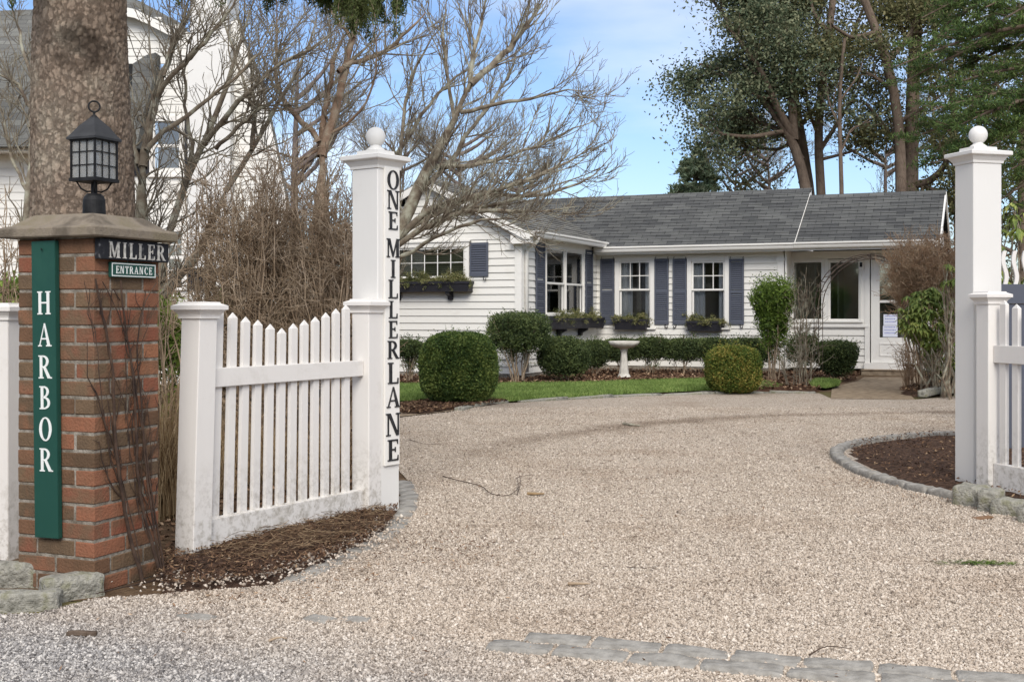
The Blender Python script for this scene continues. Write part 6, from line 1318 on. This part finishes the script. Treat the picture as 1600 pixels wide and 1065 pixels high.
# ================================================================ LEAFY SHRUBS
def shell_pts(n, rx, ry, rz, e=2.6, depth=.16, rg=rng, rough=.05, cut=None):
    """points in the outer skin of a rounded box (superellipsoid)"""
    d = rg.normal(size=(n, 3)); d /= np.linalg.norm(d, axis=1, keepdims=True); s = 1/(np.abs(d)**e).sum(1)**(1/e)
    f = 1-depth*rg.uniform(0, 1, n)**1.6+rough*.5*rg.normal(size=n); p = d*(s*f)[:, None]; return p*np.array((rx, ry, rz))
def bump_out(p, c, amp, freq, seed):
    from mathutils import noise as mn
    off = Vector((seed*3.1, 7, 1)); s = np.array([mn.noise(Vector(q)*freq+off) for q in p]); return p+(p-c)/(np.linalg.norm(p-c, axis=1, keepdims=True)+1e-6)*(s*amp)[:, None]
def leafy(name, label, c, rad, n, leaf, mat, cat='shrub', stems=0, group=None, seed=1, e=2.6, depth=.2, core=True, bumpy=.12, stem_h=None, amp2=.4, rough=.05, flare=None, sh_mat=None, thin=None):
    """c = centre, rad = half sizes; leaves fill the skin, twigs and stems inside"""
    rg = np.random.default_rng(seed); rx, ry, rz_ = rad; c = np.array(c, float)
    root = empty(name, (c[0], c[1], 0), 0, label, cat, group)
    p = shell_pts(n, rx, ry, rz_, e, depth, rg, rough)+c
    p = p[p[:, 2] > .03]
    if flare:    # narrower at the bottom (V-shaped)
        t_ = np.clip((p[:, 2]-(c[2]-rz_))/(2*rz_), 0, 1); k = (flare+(1-flare)*t_**1.25)[:, None]; p[:, :2] = c[:2]+(p[:, :2]-c[:2])*k
    t_ = np.clip((p[:, 2]-(c[2]-rz_))/(2*rz_), 0, 1); pk_ = np.clip((t_-thin[0])/thin[1], .0, 1) if thin else np.ones(len(p)); p = p[rg.uniform(size=len(p)) < pk_]
    sub = c+(p[::5]-c)*.84; p = bump_out(p, c, bumpy*min(rad), 2.2/min(rad), seed); 
    out = (p-c)/(np.linalg.norm(p-c, axis=1, keepdims=True)+1e-6); ax = out*.5+rg.normal(size=p.shape)*.6; ax[:, 2] += .25
    V, Q = leaf_quads(np.r_[p, sub], leaf[0], leaf[1], axis=np.r_[ax, ax[::5][:len(sub)]], rng=rg); V[len(p)*4:] = np.repeat(sub, 4, 0)+(V[len(p)*4:]-np.repeat(sub, 4, 0))*2.2; arr_mesh('foliage', V, Q, mat, root)
    zb = 0.; ns = max(stems, 5); hh = stem_h or max(.12, c[2]-rz_*.3)
    Pp = np.zeros((ns, 7, 3)); t_ = np.linspace(0, 1, 7); a = rg.uniform(0, 6.28, ns); q = np.sqrt(rg.uniform(.1, 1, ns))
    fx = .25 if flare and flare < .5 else .6
    Pp[:, :, 0] = c[0]+(np.cos(a)*q*rx*.2)[:, None]+(np.cos(a)*q*rx*fx)[:, None]*t_**1.2; Pp[:, :, 1] = c[1]+(np.sin(a)*q*ry*.2)[:, None]+(np.sin(a)*q*ry*fx)[:, None]*t_**1.2; Pp[:, :, 2] = t_*(c[2]+rz_*.5)
    Pp[:, 1:] += np.cumsum(rg.normal(size=(ns, 6, 3))*.02, axis=1); Rr = np.full((ns, 7), 1.)*np.linspace(.014, .005, 7)*min(1.4, max(.6, rx*1.6))
    A = spawn(Pp, Rr, 7, .15*rx+.1, .5*rx+.2, (20, 55), .2, n=5, tmin=.25, rtip=.0025, wig=.15, rng=rg)
    # loose leafy shoots: inside the skirt and a few breaking the clipped outline
    q = A[0][:, 2:].reshape(-1, 3); q = np.repeat(q, 9, 0)+rg.normal(size=(len(q)*9, 3))*.035; V, Q = leaf_quads(q, leaf[0], leaf[1], rng=rg); arr_mesh('inner_foliage', V, Q, mat, root)
    ti = rg.choice(len(p), min(len(p), 260)); o_ = out[ti]; sh = np.stack([p[ti]+o_*t*.07+np.array((0, 0, .03))*t+rg.normal(size=o_.shape)*.006 for t in np.linspace(0, 1, 6)], 1).reshape(-1, 3)
    V, Q = leaf_quads(sh, leaf[0]*.8, leaf[1]*.8, rng=rg); arr_mesh('shoots', V, Q, mat, root)
    V, Q = cat_tubes([(Pp, Rr, 6), (*A, 3)]); arr_mesh('stems', V, Q, sh_mat or M_TWIG_B, root)
    return root
def at_px(px, ybot, Y=None): g = G(px, ybot); return g
def leafy_px(label, x0, x1, ytop, ybot, n, leaf, mat, Y=None, depthr=1., zlift=0., **k):
    Yc = Y if Y else G(0, ybot)[1]; cx = P((x0+x1)/2, 0, Yc)[0]; rx = pxr((x1-x0)/2, Yc); z1 = Z_(ytop, Yc); z0 = max(.02, Z_(ybot, Yc))+zlift
    return leafy(k.pop('name', 'shrub'), label, (cx, Yc, (z0+z1)/2), (rx, rx*depthr, (z1-z0)/2), n, leaf, mat, **k)
bx = leafy_px('big round clipped boxwood with dark green leaves, left of the lawn strip', 657, 777, 519, 632, 46000, (.030, .018), M_BOXW, Y=15.6, e=3.0, depth=.13, name='boxwood', seed=61, bumpy=.04, rough=.035)
by_ = leafy_px('smaller clipped boxwood ball with golden-tipped leaves, before the window hedge', 1104, 1187, 540, 613, 30000, (.030, .018), M_BOXY, Y=17.6, e=3.2, depth=.13, name='boxwood', seed=62, bumpy=.04, rough=.035)
LS = (.036, .018)
leafy_px('low shrub with bare lower stems against the gable wall, right of the lettered pillar', 618, 662, 530, 560, 5000, LS, M_YEW, thin=(-.05, .4), Y=20.2, depth=.6, stems=12, seed=63, rough=.08)
leafy_px('tall clipped shrub at the corner of the gable, its trunks bare below', 762, 860, 488, 552, 17000, LS, M_YEW, thin=(-.05, .4), Y=19.9, depth=.5, stems=12, e=4, seed=64, rough=.06)
leafy_px('rounded dark shrub under the paired side window', 840, 922, 526, 590, 15000, LS, M_YEW, thin=(-.05, .4), Y=20.3, depth=.4, stems=6, e=2.6, seed=65)
leafy_px('small clipped shrub in the inner corner of the cottage', 905, 950, 531, 575, 7000, LS, M_YEW, thin=(-.05, .4), Y=22.0, depth=.5, stems=6, e=3, seed=66)
for i, (x0, x1, y0, y1, Y, lb) in enumerate(((944, 996, 529, 566, 22.8, 'clipped hedge shrub directly behind the stone birdbath'), (992, 1044, 527, 562, 22.7, 'clipped hedge shrub under the left front window'), (1040, 1092, 529, 564, 22.5, 'clipped hedge shrub between the two front windows'), (1086, 1140, 528, 564, 22.4, 'clipped hedge shrub under the right front window, behind the golden boxwood'), (1132, 1200, 528, 572, 22.2, 'longest clipped hedge shrub, left of the flaring topiary'))):
    leafy_px(lb, x0-3, x1+3, y0, y1, 9500, LS, M_YEW, thin=(-.05, .4), Y=Y, depth=.55, stems=8, e=4, seed=70+i, depthr=.8, rough=.07, group='clipped hedge shrubs along the cottage front')
leafy_px('wide clipped shrub right of the garden arch beside the door', 1272, 1344, 532, 588, 14000, LS, M_YEW, thin=(-.05, .4), Y=20.9, depth=.5, stems=6, e=3.5, seed=80, flare=.65)
leafy_px('faint green shrub between the arch and the wall', 1228, 1284, 520, 575, 4000, LS, M_YEW, thin=(-.05, .4), Y=21.4, depth=.6, stems=6, seed=81)
leafy_px('flaring vase-shaped topiary with a bright flat green top, right of the window shutters', 1167, 1251, 437, 562, 14000, (.045, .02), M_TOPI, bumpy=.3, rough=.12, Y=20.4, depth=.45, stems=10, e=3.4, seed=82, flare=.28, name='topiary', thin=(.12, .5))
leafy_px('bright yellow-green leafy shrub between the brick pier and the panel post', 232, 292, 476, 570, 7000, (.05, .028), M_EUON, Y=8.9, depth=.6, stems=8, seed=83)
leafy_px('green leafy shrub low behind the left of the picket panel', 330, 372, 464, 560, 3500, (.05, .028), M_EUON, Y=10.8, depth=.6, seed=84)
leafy_px('green leafy shrub behind the brick pier at the left edge', -30, 34, 440, 520, 4500, (.05, .028), M_EUON, Y=9.6, depth=.6, seed=85)
# window-box plants
def planter(c0, c1, z, n, label, seed, hgt=.16, dr=.10):
    rg = np.random.default_rng(seed); c0, c1 = np.array(c0), np.array(c1); m_ = (c0+c1)/2; t_ = rg.uniform(0, 1, n)[:, None]
    b = c0+(c1-c0)*t_; d = rg.normal(size=(n, 3))*np.array((.1, .1, .0)); d[:, 2] = hgt*rg.uniform(-.25, 1, n)*(1+.4*np.sin(t_[:, 0]*17)); root = empty('planting', (m_[0], m_[1], z), 0, label, 'plants')
    Pp = np.zeros((n, 5, 3)); s = np.linspace(0, 1, 5)
    for j in range(5): Pp[:, j, :2] = b+d[:, :2]*s[j]; Pp[:, j, 2] = z+d[:, 2]*s[j]-.06*s[j]**2
    V, Q = tubes(Pp, np.full((n, 5), .003), 3); arr_mesh('stems', V, Q, M_TWIG_L, root)
    rep = 14; C = np.repeat(Pp[:, 1:].reshape(-1, 3), rep, 0); C = C+rg.normal(size=C.shape)*.022; V, Q = leaf_quads(C, .055, .012, rng=rg); arr_mesh('leaves', V, Q, M_PLANTER, root)
def H3(u, v): q = HO+HU*u+HV*v; return q
planter(H3(pl1[0]+.03, -.12), H3(pl1[1]-.03, -.12), pl1[3], 60, 'feathery evergreen sprigs in the left front window box', 91)
planter(H3(pl2[0]+.03, -.12), H3(pl2[1]-.03, -.12), pl2[3], 60, 'feathery evergreen sprigs in the right front window box', 92)
planter(H3(U_I+.15, pl3[0]+.05), H3(U_I+.15, pl3[1]-.05), pl3[3], 110, 'grassy evergreen sprigs in the window box of the paired side window', 93, hgt=.2)
planter(H3(pl4[0]+.05, V_F-.14), H3(pl4[1]-.05, V_F-.14), pl4[3], 170, 'tangled sprigs and dry flowers in the long window box under the gable window', 94, hgt=.2)

# rhododendron: whorls of long drooping leaves
def rhodo(label, cx, Y, rx, z0, z1, nw, seed, L_=.17, mat=None):
    rg = np.random.default_rng(seed); root = empty('rhododendron', (cx, Y, 0), 0, label, 'rhododendron')
    d = rg.normal(size=(nw, 3)); d /= np.linalg.norm(d, axis=1, keepdims=True); c = np.stack([cx+d[:, 0]*rx*rg.uniform(.5, 1, nw), Y+d[:, 1]*rx*.8*rg.uniform(.5, 1, nw), (z0+z1)/2+d[:, 2]*(z1-z0)/2*rg.uniform(.6, 1, nw)], 1)
    V = []; k = 9
    for w_ in c:
        for j in range(k):
            a = 2*math.pi*j/k+rg.uniform(-.3, .3); dr = rg.uniform(.3, 1.1); l = L_*rg.uniform(.7, 1.15); h = np.array((math.cos(a), math.sin(a), 0)); s = np.array((-math.sin(a), math.cos(a), 0))*l*.14
            p0 = w_; p1 = w_+h*l*.45*math.cos(dr*.6)-W3*l*.35*dr; p2 = w_+h*l*.8*math.cos(dr)-W3*l*.8*dr; up_ = W3*l*.04
            V += [p0, p1+s, p1-up_, p0, p0, p1-up_, p1-s, p0]; V[-5] = p0; V += [p1-up_, p1+s, p2, p2, p1-s, p1-up_, p2, p2]
    V = np.array(V).reshape(-1, 4, 3); T = V[:, :3].reshape(-1, 3); arr_mesh('foliage', T, np.arange(len(T)).reshape(-1, 3), mat or M_RHODO, root)
    ns = 12; Pp = np.zeros((ns, 7, 3)); t_ = np.linspace(0, 1, 7); idx = rg.choice(nw, ns, replace=nw < ns); b = np.array((cx, Y, 0))+rg.normal(size=(ns, 3))*np.array((.12, .12, 0))
    Pp = b[:, None]*(1-t_)[None, :, None]+c[idx][:, None]*t_[None, :, None]; Pp[:, 1:-1] += rg.normal(size=(ns, 5, 3))*.04; Rr = np.full((ns, 7), 1.)*np.linspace(.018, .006, 7)
    A = spawn(Pp, Rr, 4, .15, .5, (25, 60), .2, n=5, rtip=.003, rng=rg); V, Q = cat_tubes([(Pp, Rr, 6), (*A, 4)]); arr_mesh('stems', V, Q, M_TWIG_L, root); return root
rhodo('rhododendron with long drooping yellow-green leaves, left of the right gate pillar', P(1454, 0, 17.2)[0], 17.2, .50, .70, 1.62, 190, 101)
rhodo('lower rhododendron growth with olive leaves at the pillar base side', P(1470, 0, 17.9)[0], 17.5, .38, .25, 1.0, 80, 102)
rhodo('upper rhododendron sprig touching the right gate pillar', P(1486, 0, 16.6)[0], 16.6, .16, 1.58, 1.95, 8, 103)
rhodo('rhododendron right of the right gate pillar above the baluster fence', P(1592, 0, 12.5)[0], 12.5, .35, 1.35, 2.4, 26, 104, L_=.2)

# ================================================================ GARDEN ARCH, BIRDBATH
ar = empty('garden_arch', (P(1272, 0, 19.4)[0], 19.4, 0), HA, 'dark iron garden arch with double hoops standing before the cottage door', 'arch')
wA = (G(1425, 603)[0]-G(1272, 603)[0])*1.03*19.4/19.48; hA = Z_(398, 19.2)
for nm, yo in (('hoop', 0), ('hoop', .45)):
    m = MB()
    for off in (0, .07):
        pts = [(off, yo, -.05), (off, yo, hA-wA*.55)]+[(wA/2-math.cos(a)*(wA/2-off), yo, hA-wA*.52+math.sin(a)*(wA*.52-off*.8)) for a in np.linspace(.1, math.pi-.1, 16)]+[(wA-off, yo, hA-wA*.55), (wA-off, yo, -.05)]
        m.tube(pts, .0085, 6)
    for z in np.arange(.3, hA-wA*.55, .3):
        for xx in (0, wA-.07): m.tube([(xx, yo, z), (xx+.07, yo, z+.07)], .006, 5)
    for a in np.linspace(.3, math.pi-.3, 9): m.tube([(wA/2-math.cos(a)*wA/2, yo, hA-wA*.52+math.sin(a)*wA*.52), (wA/2-math.cos(a+.08)*(wA/2-.07), yo, hA-wA*.52+math.sin(a+.08)*(wA*.52-.056))], .006, 5)
    m.build(nm, M_ARCH, ar, world=False, smooth=True)
m = MB()
for a in np.linspace(0, math.pi, 7): m.tube([(wA/2-math.cos(a)*wA/2, 0, hA-wA*.52+math.sin(a)*wA*.52), (wA/2-math.cos(a)*wA/2, .45, hA-wA*.52+math.sin(a)*wA*.52)], .007, 5)
m.build('cross_bars', M_ARCH, ar, world=False)
bb_ = G(975, 585); bY = 21.3; bX = P(975, 0, bY)[0]; zt3 = Z_(533, bY)
bath = empty('birdbath', (bX, bY, 0), 0, 'off-white stone birdbath with a scalloped bowl on a fluted pedestal', 'birdbath')
M_BATH = mat_noise('cast_white_stone', srgb(188, 184, 174), srgb(214, 210, 200), scale=8, rough=.9, bump=.4, bscale=60)
m = MB(); m.lathe([(.13, 0), (.13, .05), (.11, .07), (.085, .1), (.07, .2), (.055, .36), (.05, .44), (.07, .50), (.09, .52)], 0, 0, 24); s_ = zt3-.12
n_ = 24; m.v = [(x*(1+.06*math.cos(8*math.atan2(y, x))) if .08 < z < .45 else x, y*(1+.06*math.cos(8*math.atan2(y, x))) if .08 < z < .45 else y, z*s_/.52) for x, y, z in m.v]; m.build('pedestal', M_BATH, bath, world=False, smooth=False)
m = MB(); m.lathe([(.07, s_-.01), (.18, s_+.015), (.25, s_+.06), (.278, s_+.12), (.256, s_+.124), (.21, s_+.08), (.02, s_+.06)], 0, 0, 48); m.v = [(x*(1+.035*abs(math.sin(6*math.atan2(y, x)))) if z > s_+.06 and math.hypot(x, y) > .2 else x, y*(1+.035*abs(math.sin(6*math.atan2(y, x)))) if z > s_+.06 and math.hypot(x, y) > .2 else y, z) for x, y, z in m.v]; m.build('bowl', M_BATH, bath, world=False, smooth=True)

# ================================================================ LEAFY TREES BEHIND THE COTTAGE
def leafy_tree(name, label, limbs, Y0, bark_m, leaf_m, clump_r=.8, per=70, leaf=(.17, .10), seed=1, l1=(2.2, .6, 2.0), l2=(2.8, .3, 1.1), cl=None, flat=1., droop=0., cat='tree', mask=None, group=None):
    rg = np.random.default_rng(seed); Ps = []; Rs = []
    for (pts, r0, r1, dy, yo) in limbs:
        n = 14; Yv = np.linspace(Y0+yo, Y0+yo+dy, len(pts)); Ps.append(resample([P(x, y, Y) for (x, y), Y in zip(pts, Yv)], n)); Rs.append(np.linspace(pxr(r0, Y0), pxr(r1, Y0), n))
    Ps, Rs = np.array(Ps), np.array(Rs); b = Ps[0, 0]; root = empty(name, (b[0], b[1], 0), 0, label, cat, group)
    A = spawn(Ps[1:] if len(Ps) > 1 else Ps, Rs[1:] if len(Ps) > 1 else Rs, *l1, (30, 70), .15, n=8, tmin=.2, rtip=.01, wig=.16, rng=rg, rmax=.09); B = spawn(*A, *l2, (30, 70), .1, n=6, tmin=.2, rtip=.006, wig=.18, rng=rg, rmax=.04)
    V, Q = cat_tubes([(Ps, Rs, 9), (*A, 5), (*B, 3)]); arr_mesh('trunk', V, Q, bark_m, root, smooth=True)
    tips = np.concatenate([B[0][:, -1], B[0][:, 3], A[0][:, -1], A[0][:, -3]])
    C = np.repeat(tips, per, 0)+rg.normal(size=(len(tips)*per, 3))*np.array((clump_r, clump_r, clump_r*.62))*.5*np.repeat(rg.uniform(.5, 1.2, (len(tips), 1)), per, 0)
    if mask is not None:
        keep = np.ones(len(C), bool)
    V, Q = leaf_quads(C, leaf[0], leaf[1], rng=rg, flat=flat, droop=droop); arr_mesh('crown', V, Q, leaf_m, root); return root
leafy_tree('oak_tree', 'leafy tree leaning left with blue-green leaves, leftmost of the tall trees over the roof', [
    ([(1272, 560), (1268, 400), (1262, 302), (1256, 270), (1240, 215), (1215, 180), (1188, 150)], 13, 6, 0, 0),
    ([(1252, 250), (1225, 205), (1190, 192), (1168, 186), (1120, 178)], 6, 2, 1, 0), ([(1240, 215), (1210, 160), (1190, 110), (1160, 70), (1135, 40)], 7, 2, -1, 0),
    ([(1215, 180), (1175, 130), (1130, 110), (1092, 100)], 5, 2, .5, 0), ([(1240, 220), (1238, 150), (1225, 80), (1200, 10), (1190, -40)], 8, 3, 1.2, 0), ([(1190, 110), (1150, 50), (1120, 10), (1100, -20)], 4, 2, 0, 0),
    ([(1225, 205), (1170, 215), (1120, 208), (1085, 190)], 4, 1.5, -1, 0)], 31, M_OAKB, M_BLUEL, seed=111, clump_r=.75, per=100, leaf=(.105, .055))
leafy_tree('oak_tree', 'tall double-stemmed leafy tree right of the leaning tree, trunk splitting above the ridge', [
    ([(1276, 560), (1272, 400), (1266, 302), (1252, 220), (1240, 150), (1232, 100), (1226, 40), (1222, -30)], 12, 6, 0, 0),
    ([(1240, 150), (1260, 90), (1280, 30), (1290, -30)], 5, 3, 1, 0), ([(1248, 200), (1290, 150), (1320, 110)], 4, 2, -1, 0), ([(1232, 100), (1200, 60), (1170, 20), (1150, -20)], 4, 2, 0, 0), ([(1228, 60), (1250, 20), (1262, -30)], 4, 2, .5, 0),
    ([(1250, 215), (1215, 235), (1180, 230), (1150, 240)], 3.5, 1.4, .5, 0)], 33, M_OAKB, M_BROADL, seed=112, clump_r=.75, per=100, leaf=(.105, .055))
leafy_tree('oak_tree', 'dark straight-trunked leafy tree over the step between the two roofs', [
    ([(1288, 560), (1286, 400), (1285, 303), (1278, 240), (1276, 190), (1290, 100), (1300, 20), (1305, -40)], 9, 5, 0, 0),
    ([(1278, 240), (1310, 190), (1335, 150)], 4, 2, 1, 0), ([(1278, 210), (1262, 170), (1258, 130)], 3, 2, -1, 0), ([(1290, 100), (1330, 60), (1350, 10)], 4, 2, .5, 0), ([(1300, 60), (1270, 20), (1260, -30)], 4, 2, -.5, 0), ([(1280, 250), (1320, 240), (1345, 232)], 3, 1.5, -.6, 0)], 32, M_OAKB, M_BROADL, seed=113, clump_r=.75, per=100, leaf=(.105, .055))
leafy_tree('tall_tree', 'thick pale brown trunk with a pruned limb scar, tallest tree over the right roof', [
    ([(1408, 560), (1408, 400), (1408, 300), (1408, 230), (1405, 190), (1396, 130), (1388, 90), (1372, 50), (1350, 10), (1340, -30)], 11, 6, 0, 0),
    ([(1390, 92), (1420, 60), (1440, 0)], 5, 3, 1, 0), ([(1405, 190), (1440, 170), (1470, 150)], 3, 1.5, -.5, 0), ([(1372, 50), (1330, 60), (1300, 40)], 4, 2, -1, 0), ([(1398, 140), (1350, 110), (1320, 115)], 3, 1.6, .5, 0)], 30, M_OAKB, M_BROADL, seed=114, clump_r=.75, per=90, leaf=(.105, .055))
leafy_tree('tall_tree', 'darker broad ivy-clad trunk directly behind the pale trunk over the right roof', [
    ([(1424, 560), (1424, 400), (1424, 300), (1424, 200), (1428, 110), (1432, 40), (1436, -40)], 13, 9, 0, 0),
    ([(1424, 290), (1450, 285), (1470, 268), (1480, 250)], 7, 4, -1, 0), ([(1426, 190), (1470, 200), (1500, 180)], 5, 2, -.5, 0), ([(1430, 100), (1470, 60), (1500, 40)], 5, 2, 1, 0), ([(1425, 240), (1395, 220), (1370, 180), (1350, 160)], 5, 2, 1, 0), ([(1430, 80), (1400, 30), (1390, -20)], 5, 2, .3, 0)], 31.5, M_OAKB, M_BROADL, seed=115, clump_r=.75, per=100, leaf=(.105, .055))
leafy_tree('small_tree', 'thin pole-like tree with sparse leaves over the low right roof', [
    ([(1314, 560), (1315, 400), (1316, 303), (1313, 235), (1310, 150), (1320, 60)], 4.5, 2.5, 0, 0), ([(1313, 240), (1330, 200), (1360, 190)], 2, 1, 0, 0), ([(1312, 200), (1295, 160), (1290, 120)], 2, 1, .5, 0), ([(1311, 160), (1340, 120), (1350, 90)], 2, 1, .5, 0)], 29, M_OAKB, M_BLUEL, seed=116, clump_r=.8, per=34, leaf=(.10, .05), l1=(1.4, .6, 1.6))
leafy_tree('background_tree', 'leafy dark tree behind the right gate pillar', [
    ([(1500, 560), (1498, 400), (1495, 280), (1490, 180), (1485, 90)], 8, 4, 0, 0), ([(1496, 300), (1530, 260), (1560, 240)], 4, 2, 0, 0), ([(1494, 260), (1465, 230), (1450, 220)], 4, 2, .5, 0), ([(1492, 200), (1530, 160), (1560, 130)], 4, 2, .5, 0), ([(1495, 330), (1475, 330), (1462, 320)], 3, 1.5, .5, 0), ([(1496, 360), (1520, 350), (1545, 340)], 3, 1.5, .5, 0)], 34, M_OAKB, M_BROADL, seed=117, clump_r=.9, per=90, leaf=(.105, .055))
leafy_tree('background_tree', 'second leafy dark tree filling the gap above the balusters at the right edge', [
    ([(1600, 560), (1598, 400), (1595, 280), (1600, 180), (1605, 60)], 8, 4, 0, 0), ([(1596, 330), (1570, 300), (1545, 290)], 4, 2, 0, 0), ([(1594, 300), (1630, 260), (1660, 230)], 4, 2, .5, 0), ([(1598, 200), (1570, 150), (1550, 120)], 4, 2, .5, 0), ([(1596, 400), (1575, 390), (1555, 380)], 4, 2, .5, 0)], 30, M_OAKB, M_BROADL, seed=118, clump_r=.9, per=90, leaf=(.105, .055))
# small far conifer
def conifer(name, label, cx_px, top, base, wpx, Y, mat, seed, n=70, leaf=(.16, .05), per=46, trunk_r=.12, sway=.0, full=1.):
    rg = np.random.default_rng(seed); cx = P(cx_px, 0, Y)[0]; z1, z0 = Z_(top, Y), Z_(base, Y); W_ = pxr(wpx/2, Y); root = empty(name, (cx, Y, 0), 0, label, 'conifer')
    Pp = np.zeros((n, 8, 3)); t_ = np.linspace(0, 1, 8); q = rg.uniform(0, 1, n)**.85; a = rg.uniform(0, 6.28, n); L_ = W_*(1-q)**.75*rg.uniform(.75, 1.1, n)+.15
    zz = z0+(z1-z0)*q
    Pp[:, :, 0] = cx+(np.cos(a)*L_)[:, None]*t_; Pp[:, :, 1] = Y+(np.sin(a)*L_)[:, None]*t_; Pp[:, :, 2] = zz[:, None]+(L_*.10)[:, None]*np.sin(t_*2.6)[None]-(L_*.06)[:, None]*t_
    Rr = np.linspace(.03, .008, 8)[None]*np.ones((n, 1)); A = spawn(Pp, Rr, 5, W_*.12, W_*.34, (35, 70), .0, n=5, tmin=.2, rtip=.004, wig=.08, rng=rg)
    tr = np.array([[(cx, Y, -.1), (cx, Y, z0), (cx, Y, (z0+z1)/2), (cx, Y, z1)]]); V, Q = cat_tubes([(tr, np.array([[trunk_r*1.2, trunk_r, trunk_r*.6, .02]]), 8), (Pp, Rr, 4), (*A, 3)]); arr_mesh('trunk', V, Q, M_OAKB, root)
    base_p = np.concatenate([A[0][:, 1:].reshape(-1, 3), Pp[:, 2:].reshape(-1, 3)]); C = np.repeat(base_p, per//5, 0); C += rg.normal(size=C.shape)*np.array((1, 1, .5))*W_*.05
    V, Q = leaf_quads(C, leaf[0], leaf[1], rng=rg, flat=1.5); arr_mesh('crown', V, Q, mat, root); return root
conifer('conifer_tree', 'small distant pyramid-shaped conifer standing above the cottage ridge', 1086, 236, 330, 92, 36, M_FARCON, 121, n=90, leaf=(.2, .06), per=20)
# big near conifer on the right, layered boughs reaching in from beyond the frame
def bough_tree():
    rg = np.random.default_rng(131); X0, Y0 = P(1800, 0, 15.5)[0], 15.5; root = empty('fir_tree', (X0, Y0, 0), 0, 'dark layered conifer boughs reaching in from the right over the right gate pillar', 'conifer')
    tips = [(1432, 62), (1400, 95), (1440, 130), (1470, 30), (1500, -10), (1455, 155), (1425, 205), (1480, 190), (1500, 95), (1530, 60), (1460, 240), (1520, 150), (1545, 215), (1545, 30), (1565, 120), (1500, 225), (1580, 250), (1565, 170), (1590, 60), (1440, 20), (1560, 300), (1590, 210), (1580, 335), (1600, 150), (1540, 0), (1410, 120), (1605, 290), (1475, 120), (1510, 60), (1450, 98)]
    Pp = []; 
    for (x, y) in tips:
        Yt = Y0+rg.uniform(-2.2, 1.6); tip = P(x, y+rg.uniform(-5, 5), Yt); st = np.array((X0, Y0, tip[2]+rg.uniform(.1, .7))); t_ = np.linspace(0, 1, 12)[:, None]
        q = st*(1-t_)+tip*t_; q[:, 2] += .25*np.sin(t_[:, 0]*3.14)-.1*t_[:, 0]**3; Pp.append(q)
    Pp = np.array(Pp); Rr = np.tile(np.linspace(.05, .008, 12), (len(Pp), 1)); A = spawn(Pp, Rr, 9, .3, .85, (35, 62), -.03, n=7, tmin=.22, rtip=.004, wig=.05, rng=rg, rmax=.012)
    A[0][:, :, 2] = A[0][:, :1, 2]+(A[0][:, :, 2]-A[0][:, :1, 2])*.35
    B = spawn(*A, 9, .08, .25, (35, 60), -.05, n=4, tmin=.1, rtip=.003, wig=.05, rng=rg, rmax=.006); B[0][:, :, 2] = B[0][:, :1, 2]+(B[0][:, :, 2]-B[0][:, :1, 2])*.4
    tr = np.array([[(X0, Y0, -.1), (X0, Y0, 3), (X0, Y0, 7), (X0, Y0, 13)]]); V, Q = cat_tubes([(tr, np.array([[.3, .26, .18, .03]]), 12), (Pp, Rr, 6), (*A, 4), (*B, 3)]); arr_mesh('trunk', V, Q, M_OAKB, root)
    base_p = np.concatenate([B[0][:, 1:].reshape(-1, 3), A[0][:, 2:].reshape(-1, 3)]); C = np.repeat(base_p, 7, 0); C += rg.normal(size=C.shape)*np.array((.035, .035, .018))
    V, Q = leaf_quads(C, .075, .012, rng=rg, flat=1.5, droop=.2); arr_mesh('crown', V, Q, M_CONIF, root)
bough_tree()

# ================================================================ UNSEEN WOODLAND BEHIND THE VIEWER (added to mirror in the panes and block low sky)
rg = np.random.default_rng(77); n = 26000; th = rg.uniform(R(150), R(400), n); th = rg.uniform(R(175), R(365), n); rad_ = rg.uniform(24, 30, n); zc = rg.beta(1.4, 1.6, n)*8.5*(.7+.3*np.sin(th*9)+.15*np.sin(th*23))
C = np.stack([np.cos(th)*rad_, np.sin(th)*rad_, zc], 1); V, Q = leaf_quads(C, 1.1, .5, rng=rg)
tag(arr_mesh('woodland', V, Q, M_BROADL), 'unseen belt of mixed woodland across the street, added for the pane reflections', 'woodland', kind='stuff')

n = 16000; th = rg.uniform(R(25), R(155), n); rad_ = rg.uniform(56, 62, n); zc = rg.beta(1.3, 1.7, n)*4.6*(.75+.2*np.sin(th*21)+.1*np.sin(th*57)); C = np.stack([np.cos(th)*rad_, np.sin(th)*rad_, zc], 1); V, Q = leaf_quads(C, 1.2, .5, rng=rg)
tag(arr_mesh('woodland', V, Q, M_BROADL), 'low belt of far woodland behind the cottage and the tall house', 'woodland', kind='stuff')
